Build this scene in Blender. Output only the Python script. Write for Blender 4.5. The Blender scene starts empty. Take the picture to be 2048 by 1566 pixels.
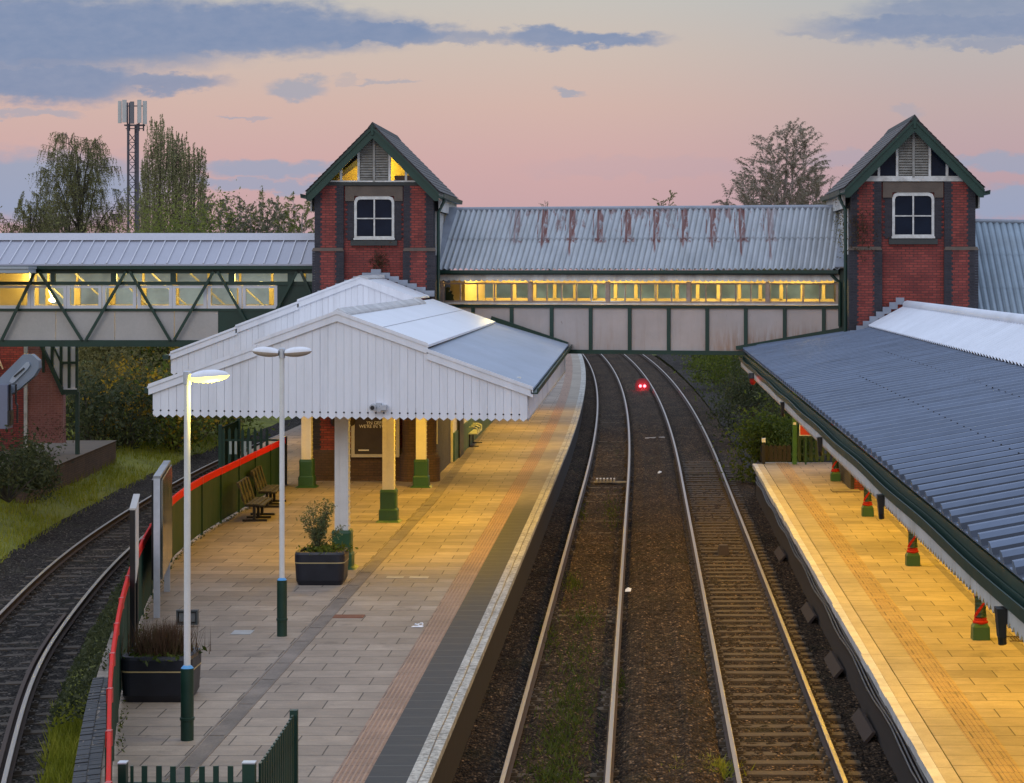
import bpy, math, random
import numpy as np
random.seed(7)
RNG = np.random.default_rng(11)
S = bpy.context.scene
COL = S.collection
R = math.radians

# ------------------------------------------------------------------ camera
F, HX, HY, H = 4300.0, 1285.0, 541.0, 7.26      # photo focal length (px), optical axis (px), eye height (m over rail)
ZP = 0.90                                       # platform level
cam_d = bpy.data.cameras.new("camera")
cam = bpy.data.objects.new("camera", cam_d)
COL.objects.link(cam)
cam.location = (0, 0, H)
cam.rotation_euler = (R(90), 0, 0)
cam_d.sensor_width = 36
cam_d.lens = F / 2048 * 36
cam_d.shift_x = (1024 - HX) / 2048
cam_d.shift_y = -(783 - HY) / 2048
cam_d.clip_start = 0.5
cam_d.clip_end = 6000
S.camera = cam
S.view_settings.view_transform = 'Standard'
S.view_settings.look = 'None'
S.view_settings.exposure = 0.0
S.view_settings.gamma = 1.0
S.cycles.max_bounces = 6
S.cycles.transparent_max_bounces = 12
S.cycles.sample_clamp_indirect = 4.0
try:
    S.cycles.use_denoising = True
    S.cycles.denoiser = 'OPENIMAGEDENOISE'
except Exception:
    pass


def at(px, py, Y):
    return ((px - HX) / F * Y, Y, H - (py - HY) * Y / F)


def xat(px, Y):
    return (px - HX) / F * Y


# ------------------------------------------------------------------ node helper
class NT:
    def __init__(self, tree):
        self.t = tree

    def n(self, typ, props=None, **ins):
        nd = self.t.nodes.new(typ)
        for k, v in (props or {}).items():
            setattr(nd, k, v)
        for k, v in ins.items():
            key = int(k[1:]) if k[0] == 'i' and k[1:].isdigit() else k.replace('_', ' ')
            self.set(nd.inputs[key], v)
        return nd

    def set(self, sock, v):
        if isinstance(v, bpy.types.NodeSocket):
            self.t.links.new(v, sock)
        elif isinstance(v, bpy.types.Node):
            self.t.links.new(v.outputs[0], sock)
        else:
            if isinstance(v, (tuple, list)) and len(v) == 3 and sock.type == 'RGBA':
                v = (*v, 1)
            sock.default_value = v

    def math(self, op, a, b=0.0, c=None, clamp=False):
        d = dict(i0=a, i1=b)
        if c is not None:
            d['i2'] = c
        return self.n('ShaderNodeMath', {'operation': op, 'use_clamp': clamp}, **d).outputs[0]

    def vec(self, op, a, b=(0, 0, 0)):
        nd = self.n('ShaderNodeVectorMath', {'operation': op}, i0=a, i1=b)
        return nd.outputs['Value'] if op in ('LENGTH', 'DOT_PRODUCT') else nd.outputs[0]

    def mix(self, fac, a, b, blend='MIX'):
        nd = self.n('ShaderNodeMix', {'data_type': 'RGBA', 'blend_type': blend})
        self.set(nd.inputs[0], fac)
        self.set(nd.inputs[6], a)
        self.set(nd.inputs[7], b)
        return nd.outputs[2]

    def mr(self, v, a, b, c=0.0, d=1.0, smooth=False):
        nd = self.n('ShaderNodeMapRange', {'interpolation_type': 'SMOOTHSTEP' if smooth else 'LINEAR'})
        for i, x in enumerate((v, a, b, c, d)):
            self.set(nd.inputs[i], x)
        return nd.outputs[0]

    def noise(self, vec, scale, detail=4, rough=0.55, dist=0.0):
        nd = self.n('ShaderNodeTexNoise')
        self.set(nd.inputs['Vector'], vec)
        nd.inputs['Scale'].default_value = scale
        nd.inputs['Detail'].default_value = detail
        nd.inputs['Roughness'].default_value = rough
        nd.inputs['Distortion'].default_value = dist
        return nd.outputs[0]

    def ramp(self, fac, stops, interp='LINEAR'):
        nd = self.n('ShaderNodeValToRGB')
        cr = nd.color_ramp
        cr.interpolation = interp
        while len(cr.elements) < len(stops):
            cr.elements.new(0.5)
        for e, (p, c) in zip(cr.elements, stops):
            e.position = p
            e.color = (*c, 1)
        self.set(nd.inputs[0], fac)
        return nd.outputs[0]

    def sep(self, v):
        nd = self.n('ShaderNodeSeparateXYZ')
        self.set(nd.inputs[0], v)
        return nd.outputs

    def comb(self, x, y, z):
        return self.n('ShaderNodeCombineXYZ', None, i0=x, i1=y, i2=z).outputs[0]


# ------------------------------------------------------------------ sky (dusk, afterglow behind the viewer)
W = bpy.data.worlds.new("World")
S.world = W
W.use_nodes = True
W.node_tree.nodes.clear()
w = NT(W.node_tree)
gen = w.n('ShaderNodeTexCoord').outputs['Generated']
dx, dy, dz = w.sep(gen)
ysafe = w.math('MAXIMUM', dy, 0.05)
u = w.math('DIVIDE', dx, ysafe)
v = w.math('DIVIDE', dz, ysafe)
ahead = w.mr(dy, 0.3, 0.7, 0, 1, True)
base = w.ramp(w.mr(dz, 0.0, 0.40, 0, 1), [
    (0.0, (0.50, 0.31, 0.35)), (0.06, (0.575, 0.345, 0.37)), (0.125, (0.63, 0.38, 0.375)), (0.19, (0.655, 0.44, 0.385)),
    (0.25, (0.62, 0.495, 0.43)), (0.31, (0.56, 0.53, 0.485)), (0.48, (0.68, 0.77, 0.94)), (1.0, (0.72, 0.87, 1.18))])
base = w.mix(0.16, base, (0.52, 0.50, 0.51))
right = w.mr(u, -0.05, 0.17, 0, 1, True)
base = w.mix(w.math('MULTIPLY', right, w.mr(dz, 0.2, 0.4, 0.8, 0)), base, w.mix(1.0, base, (0.76, 0.86, 0.99), 'MULTIPLY'))
uv = w.comb(u, v, 0.0)
wob1 = w.noise(w.vec('MULTIPLY', uv, (26, 60, 1)), 1.0, 5, 0.55)
wob2 = w.noise(w.vec('MULTIPLY', uv, (90, 190, 1)), 1.0, 4, 0.6)
wobx = w.math('MULTIPLY', w.math('SUBTRACT', wob1, 0.5), 0.030)
woby = w.math('ADD', w.math('MULTIPLY', w.math('SUBTRACT', wob1, 0.5), 0.013), w.math('MULTIPLY', w.math('SUBTRACT', wob2, 0.5), 0.011))
uvw = w.vec('ADD', uv, w.comb(wobx, woby, 0.0))
DEEP = [(120, 62, 340, 72, 1), (430, 58, 330, 46, 1), (690, 64, 210, 22, 1), (70, 166, 190, 36, .95), (300, 166, 120, 17, .85), (-60, 110, 260, 60, .9),
        (1185, 76, 125, 15, .95), (1090, 76, 70, 17, .9), (940, 72, 90, 11, .6), (1930, 52, 260, 27, .9), (1960, 16, 190, 28, .8),
        (1700, 66, 120, 10, .45), (2000, 90, 110, 9, .6)]
SOFT = [(597, 178, 48, 17, .8), (780, 163, 55, 5, .55), (470, 235, 28, 4, .6), (512, 237, 24, 4, .5), (1138, 184, 28, 6, .8), (60, 228, 90, 8, .6),
        (30, 375, 260, 58, .95), (540, 338, 130, 16, .85), (520, 370, 150, 12, .8), (2030, 325, 130, 17, .8), (2080, 405, 150, 30, .9),
        (1830, 214, 28, 12, .4), (1680, 322, 60, 12, .35), (1300, 335, 200, 18, .12), (690, 160, 25, 6, .3), (970, 66, 120, 8, .4)]


def clouds(lst):
    acc = None
    for cx, cy, rx, ry, k in lst:
        d = w.vec('SUBTRACT', uvw, ((cx - HX) / F, (HY - cy) / F, 0))
        d = w.vec('MULTIPLY', d, (F / rx, F / ry, 0))
        m = w.mr(w.vec('LENGTH', d), 1.55, 0.75, 0, k, True)
        acc = m if acc is None else w.math('MAXIMUM', acc, m)
    return w.math('MULTIPLY', acc, ahead)


deepcol = w.mix(wob2, (0.17, 0.245, 0.41), (0.27, 0.32, 0.46))
softcol = w.mix(w.mr(v, 0.03, 0.10), (0.31, 0.37, 0.52), (0.36, 0.37, 0.44))
sky = w.mix(clouds(SOFT), base, softcol)
sky = w.mix(clouds(DEEP), sky, deepcol)
nish = w.n('ShaderNodeTexSky', {'sky_type': 'NISHITA', 'sun_disc': False, 'sun_elevation': R(1.0), 'sun_rotation': R(200), 'air_density': 1.0, 'dust_density': 1.5})
sky = w.mix(1.0, sky, w.mix(1.0, nish.outputs[0], (0.012, 0.012, 0.012), 'MULTIPLY'), 'ADD')
bg = w.n('ShaderNodeBackground', None, i0=sky, i1=1.0)
w.n('ShaderNodeOutputWorld', None, i0=bg.outputs[0])
W.cycles.sampling_method = 'MANUAL'
W.cycles.sample_map_resolution = 1024

sun_d = bpy.data.lights.new("sun", 'SUN')
sun_d.energy = 0.4
sun_d.angle = R(25)
sun_d.color = (1.0, 0.95, 0.94)
sun = bpy.data.objects.new("sun", sun_d)
COL.objects.link(sun)
sun.rotation_euler = (R(62), 0, R(-20))         # low glow from behind the viewer


# ------------------------------------------------------------------ mesh helpers
class MB:
    def __init__(self):
        self.v, self.f, self.m, self.cur = [], [], [], 0

    def add(self, vs, fs):
        o = len(self.v)
        self.v += [tuple(map(float, p)) for p in vs]
        for f in fs:
            self.f.append(tuple(i + o for i in f))
            self.m.append(self.cur)
        return self

    def box(self, x0, x1, y0, y1, z0, z1):
        return self.add([(x0, y0, z0), (x1, y0, z0), (x1, y1, z0), (x0, y1, z0), (x0, y0, z1), (x1, y0, z1), (x1, y1, z1), (x0, y1, z1)],
                        [(0, 3, 2, 1), (4, 5, 6, 7), (0, 1, 5, 4), (1, 2, 6, 5), (2, 3, 7, 6), (3, 0, 4, 7)])

    def hexa(self, p):      # eight points: bottom ring 4, top ring 4
        return self.add(p, [(0, 3, 2, 1), (4, 5, 6, 7), (0, 1, 5, 4), (1, 2, 6, 5), (2, 3, 7, 6), (3, 0, 4, 7)])

    def quad(self, *p):
        return self.add(p, [tuple(range(len(p)))])

    def prism(self, poly, d):       # planar polygon (3-D points) pushed along d
        n = len(poly)
        top = [(p[0] + d[0], p[1] + d[1], p[2] + d[2]) for p in poly]
        return self.add(list(poly) + top, [tuple(range(n))[::-1], tuple(range(n, 2 * n))] + [(i, (i + 1) % n, (i + 1) % n + n, i + n) for i in range(n)])

    def bar(self, a, b, wd, ht, up=(0, 0, 1)):
        a, b, up = np.array(a, float), np.array(b, float), np.array(up, float)
        t = b - a
        t /= np.linalg.norm(t)
        s = np.cross(t, up)
        if np.linalg.norm(s) < 1e-4:
            s = np.cross(t, (0, 1, 0))
        s /= np.linalg.norm(s)
        q = np.cross(s, t)
        s, q = s * wd / 2, q * ht / 2
        return self.hexa([a - s - q, a + s - q, b + s - q, b - s - q, a - s + q, a + s + q, b + s + q, b - s + q])

    def tube(self, pts, rad, n=8, cap=True):
        pts = [np.array(p, float) for p in pts]
        if not hasattr(rad, '__len__'):
            rad = [rad] * len(pts)
        vs, fs = [], []
        ref = None
        for i, p in enumerate(pts):
            t = pts[min(i + 1, len(pts) - 1)] - pts[max(i - 1, 0)]
            t /= (np.linalg.norm(t) + 1e-9)
            if ref is None:
                ref = np.array((1, 0, 0)) if abs(t[0]) < .9 else np.array((0, 1, 0))
            a = np.cross(t, ref)
            a /= (np.linalg.norm(a) + 1e-9)
            b = np.cross(t, a)
            ref = -np.cross(t, a) if False else ref
            for k in range(n):
                g = 2 * math.pi * k / n
                vs.append(p + rad[i] * (math.cos(g) * a + math.sin(g) * b))
        for i in range(len(pts) - 1):
            for k in range(n):
                fs.append((i * n + k, i * n + (k + 1) % n, (i + 1) * n + (k + 1) % n, (i + 1) * n + k))
        if cap:
            fs.append(tuple(range(n))[::-1])
            fs.append(tuple(range((len(pts) - 1) * n, len(pts) * n)))
        return self.add(vs, fs)

    def lathe(self, c, prof, n=16):     # prof: (radius, z) pairs
        vs, fs = [], []
        for r, z in prof:
            for k in range(n):
                g = 2 * math.pi * k / n
                vs.append((c[0] + r * math.cos(g), c[1] + r * math.sin(g), c[2] + z))
        for i in range(len(prof) - 1):
            for k in range(n):
                fs.append((i * n + k, i * n + (k + 1) % n, (i + 1) * n + (k + 1) % n, (i + 1) * n + k))
        fs.append(tuple(range(n))[::-1])
        fs.append(tuple(range((len(prof) - 1) * n, len(prof) * n)))
        return self.add(vs, fs)

    def rbox(self, cx, cy, wx, wy, z0, z1, r, top=None, seg=5):      # rounded-corner box; top = (wx, wy) at z1
        rings = []
        for z, (a, b) in ((z0, (wx, wy)), (z1, top or (wx, wy))):
            ring = []
            for sx, sy, g0 in ((1, 1, 0), (-1, 1, 90), (-1, -1, 180), (1, -1, 270)):
                for k in range(seg + 1):
                    g = R(g0 + 90 * k / seg)
                    ring.append((cx + sx * (a / 2 - r) + r * math.cos(g), cy + sy * (b / 2 - r) + r * math.sin(g), z))
            rings.append(ring)
        n = len(rings[0])
        return self.add(rings[0] + rings[1], [tuple(range(n))[::-1], tuple(range(n, 2 * n))] + [(i, (i + 1) % n, (i + 1) % n + n, i + n) for i in range(n)])

    def sweep(self, path, prof, closed=True):   # prof: (sideways, up) points, path: 3-D points, level sweep
        P = np.array(path, float)
        n, k = len(P), len(prof)
        T = np.gradient(P, axis=0)
        T[:, 2] = 0
        T /= np.linalg.norm(T, axis=1)[:, None]
        Sd = np.stack([T[:, 1], -T[:, 0], np.zeros(n)], 1)
        vs = []
        for i in range(n):
            for a, b in prof:
                vs.append(P[i] + Sd[i] * a + np.array((0, 0, b)))
        fs = []
        kk = k if closed else k - 1
        for i in range(n - 1):
            for j in range(kk):
                fs.append((i * k + j, (i + 1) * k + j, (i + 1) * k + (j + 1) % k, i * k + (j + 1) % k))
        if closed:
            fs += [tuple(range(k)), tuple(range((n - 1) * k, n * k))[::-1]]
        return self.add(vs, fs)


def link_mesh(name, me, parent=None, loc=(0, 0, 0)):
    o = bpy.data.objects.new(name, me)
    COL.objects.link(o)
    if parent is not None:
        o.parent = parent
    else:
        o.location = loc
    return o


def abs_loc(o):
    x = np.zeros(3)
    while o is not None:
        x += np.array(o.location)
        o = o.parent
    return x


def build(mb, name, mats, parent=None, origin=None, smooth=False, label=None):
    """One mesh object. World coordinates in, stored relative to the parent's (or own) base point."""
    mats = mats if isinstance(mats, (list, tuple)) else [mats]
    base = abs_loc(parent) if parent is not None else np.array(origin if origin is not None else (0, 0, 0), float)
    me = bpy.data.meshes.new(name)
    vs = (np.array(mb.v) - base).tolist()
    me.from_pydata(vs, [], mb.f)
    for m in mats:
        me.materials.append(m)
    if len(mats) > 1:
        me.polygons.foreach_set('material_index', mb.m)
    import bmesh
    bm = bmesh.new()
    bm.from_mesh(me)
    if len(bm.faces) < 60000:
        bmesh.ops.recalc_face_normals(bm, faces=bm.faces)
    bm.to_mesh(me)
    bm.free()
    if smooth:
        me.polygons.foreach_set('use_smooth', [True] * len(me.polygons))
        try:
            me.set_sharp_from_angle(angle=R(38))
        except Exception:
            pass
    me.update()
    o = link_mesh(name, me, parent, base if parent is None else (0, 0, 0))
    if label:
        o['label'] = label
    return o


def np_mesh(name, verts, faces, mat, parent=None, origin=(0, 0, 0)):
    base = abs_loc(parent) if parent is not None else np.array(origin, float)
    verts = np.asarray(verts, np.float32) - base.astype(np.float32)
    faces = np.asarray(faces, np.int32)
    k = faces.shape[1]
    me = bpy.data.meshes.new(name)
    me.vertices.add(len(verts))
    me.vertices.foreach_set('co', verts.ravel())
    me.loops.add(faces.size)
    me.loops.foreach_set('vertex_index', faces.ravel())
    me.polygons.add(len(faces))
    me.polygons.foreach_set('loop_start', np.arange(0, faces.size, k, dtype=np.int32))
    me.polygons.foreach_set('loop_total', np.full(len(faces), k, np.int32))
    me.update(calc_edges=True)
    me.validate()
    me.materials.append(mat)
    return link_mesh(name, me, parent, base if parent is None else (0, 0, 0))


def tag(o, label, cat, group=None, kind=None):
    o['label'] = label
    o['category'] = cat
    if group:
        o['group'] = group
    if kind:
        o['kind'] = kind
    return o


def thing(name, label, cat, loc=(0, 0, 0), group=None, kind=None):
    o = bpy.data.objects.new(name, None)
    COL.objects.link(o)
    o.location = loc
    o.empty_display_size = 0.3
    return tag(o, label, cat, group, kind)


def copy_tree(o, parent=None):
    c = o.copy()
    COL.objects.link(c)
    c.parent = parent
    for ch in list(o.children):
        copy_tree(ch, c)
    return c


# ------------------------------------------------------------------ materials
def newmat(name):
    m = bpy.data.materials.new(name)
    m.use_nodes = True
    m.node_tree.nodes.clear()
    t = NT(m.node_tree)
    b = t.n('ShaderNodeBsdfPrincipled')
    t.n('ShaderNodeOutputMaterial', None, i0=b.outputs[0])
    return m, t, b


def ocoord(t):
    return t.n('ShaderNodeTexCoord').outputs['Object']


def bump(t, b, h, strength=0.3, dist=0.02):
    nd = t.n('ShaderNodeBump', None, Strength=strength, Distance=dist, Height=h)
    t.set(b.inputs['Normal'], nd.outputs[0])


def M(name, col, rough=0.6, var=0.12, scale=2.5, metal=0.0, fine=0.06, dirt=None, dirt_amt=0.0, bmp=0.0, bscale=60, spec=0.5, stretch=(1, 1, 1)):
    m, t, b = newmat(name)
    c = t.vec('MULTIPLY', ocoord(t), stretch)
    n1 = t.noise(c, scale, 5)
    n2 = t.noise(c, scale * 14, 3)
    k = t.math('ADD', t.mr(n1, 0.25, 0.75, 1 - var, 1 + var), t.mr(n2, 0.2, 0.8, -fine, fine))
    cc = t.mix(1.0, col, t.comb(k, k, k), 'MULTIPLY')
    if dirt:
        d = t.mr(t.noise(c, scale * 0.8, 7, 0.65), 0.62 - dirt_amt * 0.3, 0.85 - dirt_amt * 0.2, 0, dirt_amt)
        cc = t.mix(d, cc, dirt)
    t.set(b.inputs['Base Color'], cc)
    t.set(b.inputs['Roughness'], t.mr(n1, 0.2, 0.8, max(0.05, rough - 0.08), min(1, rough + 0.08)))
    b.inputs['Metallic'].default_value = metal
    b.inputs['Specular IOR Level'].default_value = spec
    if bmp:
        bump(t, b, t.noise(c, bscale, 4), bmp, 0.02)
    return m


def emit(name, col, strength):
    m, t, b = newmat(name)
    b.inputs['Base Color'].default_value = (*col, 1)
    b.inputs['Emission Color'].default_value = (*col, 1)
    b.inputs['Emission Strength'].default_value = strength
    return m


def brick_mat(name, c1, c2, mortar, bw=0.225, bh=0.075, ms=0.009, stain=None, stain_amt=0.0):
    m, t, b = newmat(name)
    x, y, z = t.sep(ocoord(t))
    vv = t.comb(t.math('ADD', x, y), z, 0.0)
    br = t.n('ShaderNodeTexBrick', {'offset': 0.5}, Vector=vv, Color1=c1, Color2=c2, Mortar=mortar, Scale=1.0)
    for k, val in (('Mortar Size', ms), ('Mortar Smooth', 0.2), ('Bias', 0.0), ('Brick Width', bw), ('Row Height', bh)):
        br.inputs[k].default_value = val
    n = t.noise(ocoord(t), 1.3, 6, 0.6)
    n2 = t.noise(ocoord(t), 22, 3)
    k = t.math('MULTIPLY', t.mr(n, 0.25, 0.75, 0.72, 1.22), t.mr(n2, 0.2, 0.8, 0.85, 1.15))
    cc = t.mix(1.0, br.outputs[0], t.comb(k, k, k), 'MULTIPLY')
    if stain:
        s = t.mr(t.noise(t.vec('MULTIPLY', ocoord(t), (3, 3, 0.5)), 1.0, 6, 0.65), 0.52, 0.75, 0, stain_amt)
        cc = t.mix(s, cc, stain)
    t.set(b.inputs['Base Color'], cc)
    b.inputs['Roughness'].default_value = 0.85
    bump(t, b, t.math('ADD', t.math('MULTIPLY', br.outputs[1], -1.0), t.math('MULTIPLY', n2, 0.4)), 0.5, 0.01)
    return m


def leaf_mat(name, cols, scale=0.6, trans=0.45, rough=0.6):
    m, t, b = newmat(name)
    rnd = t.n('ShaderNodeNewGeometry').outputs['Random Per Island']
    n = t.noise(ocoord(t), scale, 3)
    f = t.math('ADD', t.math('MULTIPLY', rnd, 0.55), t.math('MULTIPLY', t.mr(n, 0.3, 0.7, 0, 1), 0.45))
    st = [(i / max(1, len(cols) - 1), c) for i, c in enumerate(cols)]
    t.set(b.inputs['Base Color'], t.ramp(f, st))
    b.inputs['Roughness'].default_value = rough
    b.inputs['Specular IOR Level'].default_value = 0.2
    out = [q for q in m.node_tree.nodes if q.type == 'OUTPUT_MATERIAL'][0]
    tl = t.n('ShaderNodeBsdfTranslucent', None, i0=t.ramp(f, st))
    mx = t.n('ShaderNodeMixShader', None, i0=trans, i1=b.outputs[0], i2=tl.outputs[0])
    t.set(out.inputs[0], mx.outputs[0])
    return m


def paving_mat(name, c1, c2, joint, bw=0.9, bh=0.6, dark=None, weather_y=None, ms=0.011):
    m, t, b = newmat(name)
    oc = ocoord(t)
    x, y, z = t.sep(oc)
    wob = t.math('MULTIPLY', t.math('SUBTRACT', t.noise(oc, 0.5, 2), 0.5), 0.03)
    vv = t.comb(t.math('ADD', x, wob), t.math('ADD', y, wob), 0.0)
    br = t.n('ShaderNodeTexBrick', {'offset': 0.5}, Vector=vv, Color1=c1, Color2=c2, Mortar=joint, Scale=1.0)
    for k, val in (('Mortar Size', ms), ('Mortar Smooth', 0.3), ('Bias', 0.0), ('Brick Width', bw), ('Row Height', bh)):
        br.inputs[k].default_value = val
    big = t.noise(oc, 0.45, 6, 0.65)
    mid = t.noise(t.vec('MULTIPLY', oc, (1, 2.2, 1)), 2.3, 6, 0.65)
    fine = t.noise(oc, 45, 3)
    k = t.math('MULTIPLY', t.math('MULTIPLY', t.mr(big, 0.28, 0.72, 0.72, 1.18), t.mr(mid, 0.25, 0.75, 0.72, 1.18)), t.mr(fine, 0.2, 0.8, 0.88, 1.12))
    cc = t.mix(1.0, br.outputs[0], t.comb(k, k, k), 'MULTIPLY')
    st = t.mr(t.noise(t.vec('MULTIPLY', oc, (1, 1, 1)), 1.1, 8, 0.7), 0.58, 0.68, 0, 0.6)
    cc = t.mix(st, cc, t.mix(1.0, cc, (0.5, 0.5, 0.52), 'MULTIPLY'))
    if dark:
        f = t.mr(t.math('ADD', y, t.math('MULTIPLY', t.math('SUBTRACT', mid, 0.5), 5.0)), weather_y[0], weather_y[1], 1, 0, True)
        k2 = t.mr(mid, 0.3, 0.7, 0.75, 1.35)
        dk = t.mix(br.outputs[1], t.mix(1.0, dark, t.comb(k2, k2, k2), 'MULTIPLY'), (0.13, 0.125, 0.115))
        cc = t.mix(f, cc, dk)
    t.set(b.inputs['Base Color'], cc)
    t.set(b.inputs['Roughness'], t.mr(mid, 0.2, 0.8, 0.6, 0.9))
    bump(t, b, t.math('ADD', t.math('MULTIPLY', br.outputs[1], -1.0), t.math('MULTIPLY', fine, 0.3)), 0.5, 0.008)
    return m


def ballast_mat(name, c1, c2, c3, moss=None, moss_amt=0.0, scale=22):
    m, t, b = newmat(name)
    oc = ocoord(t)
    vo = t.n('ShaderNodeTexVoronoi', None, Vector=oc, Scale=scale)
    vo2 = t.n('ShaderNodeTexVoronoi', None, Vector=oc, Scale=scale * 0.45)
    rnd = t.sep(vo.outputs['Color'])[0]
    cc = t.ramp(rnd, [(0.0, c1), (0.55, c2), (0.9, c3), (1.0, tuple(min(1, q * 2.6) for q in c3))])
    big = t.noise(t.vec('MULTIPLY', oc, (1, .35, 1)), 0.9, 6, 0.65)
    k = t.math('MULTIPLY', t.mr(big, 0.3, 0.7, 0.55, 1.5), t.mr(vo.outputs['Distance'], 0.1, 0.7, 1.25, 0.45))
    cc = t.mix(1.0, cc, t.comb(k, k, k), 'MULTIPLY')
    if moss:
        cc = t.mix(t.mr(t.noise(oc, 0.8, 7, 0.7), 0.52, 0.7, 0, moss_amt), cc, moss)
    t.set(b.inputs['Base Color'], cc)
    b.inputs['Roughness'].default_value = 0.95
    b.inputs['Specular IOR Level'].default_value = 0.2
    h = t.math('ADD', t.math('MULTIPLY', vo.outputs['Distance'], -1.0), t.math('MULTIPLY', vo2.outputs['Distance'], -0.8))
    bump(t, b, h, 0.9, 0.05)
    return m


m_white = M('white_paint', (0.78, 0.795, 0.835), 0.5, 0.06, 1.0, fine=0.03, dirt=(0.48, 0.48, 0.48), dirt_amt=0.4, stretch=(3.5, 1, .5))
m_cream = M('cream_paint', (0.70, 0.66, 0.56), 0.5, 0.08, 2, dirt=(0.4, 0.3, 0.2), dirt_amt=0.2)
m_panelgrey = M('roof_grey_sheet', (0.36, 0.40, 0.465), 0.75, 0.10, 0.8, fine=0.03, spec=.25, dirt=(.25, .28, .32), dirt_amt=.4, stretch=(1, .5, 1))
m_green = M('dark_green_paint', (0.008, 0.038, 0.025), 0.45, 0.18, 2, fine=0.1)
m_greymid = M('green_paint', (0.022, 0.085, 0.036), 0.45, 0.15, 2, fine=0.08, dirt=(0.06, 0.06, 0.03), dirt_amt=0.25)
m_fence = M('fence_green', (0.003, 0.036, 0.022), 0.6, 0.18, 1.6, fine=0.1)
m_red = M('red_plastic', (0.58, 0.014, 0.010), 0.65, 0.12, 4, spec=.15)
m_black = M('black_paint', (0.012, 0.012, 0.014), 0.4, 0.2, 3)
m_blackplastic = M('black_plastic', (0.012, 0.014, 0.022), 0.42, 0.25, 4)
m_gold = M('gold_line', (0.45, 0.36, 0.18), 0.5, 0.1, 4)
m_blue = M('blue_collar', (0.08, 0.30, 0.60), 0.5, 0.1, 4)
m_steel = M('galvanised_steel', (0.52, 0.55, 0.60), 0.45, 0.12, 5, metal=0.35)
m_greymetal = M('grey_cabinet_paint', (0.20, 0.235, 0.285), 0.5, 0.1, 2)
m_rail_top = M('rail_running_surface', (0.30, 0.265, 0.23), 0.38, 0.10, 3, metal=0.5, spec=0.9)
m_rail = M('rusty_rail', (0.055, 0.032, 0.022), 0.8, 0.3, 3, fine=0.2)
m_sleeper = M('old_timber', (0.062, 0.046, 0.032), 0.85, 0.3, 3, fine=0.25, stretch=(1, 5, 5), bmp=0.3, bscale=25)
m_sleeper_conc = M('concrete_sleeper', (0.085, 0.06, 0.036), 0.9, 0.3, 2.5, fine=0.25, bmp=0.3, bscale=40, dirt=(0.05, 0.035, 0.02), dirt_amt=0.6)
m_wood = M('weathered_bench_wood', (0.052, 0.047, 0.033), 0.8, 0.25, 5, fine=0.2)
m_brownboard = M('brown_board', (0.038, 0.023, 0.017), 0.8, 0.25, 3, fine=0.2)
m_brick = brick_mat('red_brick', (0.33, 0.062, 0.045), (0.20, 0.036, 0.030), (0.11, 0.035, 0.03), ms=0.013, stain=(0.05, 0.03, 0.028), stain_amt=0.6)
m_darkbrick = brick_mat('blue_engineering_brick', (0.040, 0.036, 0.044), (0.028, 0.026, 0.033), (0.045, 0.042, 0.046))
m_brownbrick = brick_mat('sooty_brown_brick', (0.105, 0.058, 0.036), (0.08, 0.044, 0.03), (0.05, 0.036, 0.026), stain=(0.03, 0.022, 0.018), stain_amt=0.5)
m_pinkbrick = brick_mat('faded_pink_brick', (0.30, 0.115, 0.095), (0.25, 0.09, 0.075), (0.32, 0.17, 0.15), stain=(0.5, 0.36, 0.33), stain_amt=0.3)
m_copebrick = brick_mat('black_cope_brick', (0.022, 0.022, 0.024), (0.034, 0.034, 0.035), (0.006, 0.006, 0.006), bw=0.23, bh=0.09)
m_stone = M('brown_stone', (0.115, 0.088, 0.068), 0.85, 0.25, 2.5, fine=0.15, bmp=0.3)
m_darkstone = M('dark_stone', (0.04, 0.042, 0.038), 0.8, 0.25, 3, fine=0.15)
m_sash = M('old_white_timber', (0.62, 0.61, 0.57), 0.7, 0.2, 4, fine=0.12, dirt=(0.22, 0.19, 0.15), dirt_amt=0.6)
m_louvre = M('louvre_timber', (0.30, 0.29, 0.26), 0.75, 0.25, 5, fine=0.2, dirt=(0.13, 0.11, 0.08), dirt_amt=0.6)
m_palebark = M('pale_twigs', (0.34, 0.285, 0.25), 0.9, 0.3, 3, fine=0.2)
m_bark = M('bark', (0.075, 0.062, 0.048), 0.9, 0.3, 3, fine=0.2)
m_soil = M('soil', (0.03, 0.022, 0.015), 0.95, 0.3, 6)
m_interior = M('interior_cream', (0.70, 0.55, 0.26), 0.6, 0.08, 2)
m_browntimber = M('brown_window_timber', (0.34, 0.25, 0.20), 0.7, 0.25, 4, fine=0.15, dirt=(0.5, 0.45, 0.4), dirt_amt=0.5)
m_panelcream = None


def glassy(name, col, rough=0.1, spec=0.5):
    m, t, b = newmat(name)
    n = t.noise(ocoord(t), 1.4, 3)
    k = t.mr(n, 0.3, 0.7, 0.75, 1.25)
    t.set(b.inputs['Base Color'], t.mix(1.0, col, t.comb(k, k, k), 'MULTIPLY'))
    b.inputs['Roughness'].default_value = rough
    b.inputs['Specular IOR Level'].default_value = spec
    bump(t, b, n, 0.05, 0.05)
    return m


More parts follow.
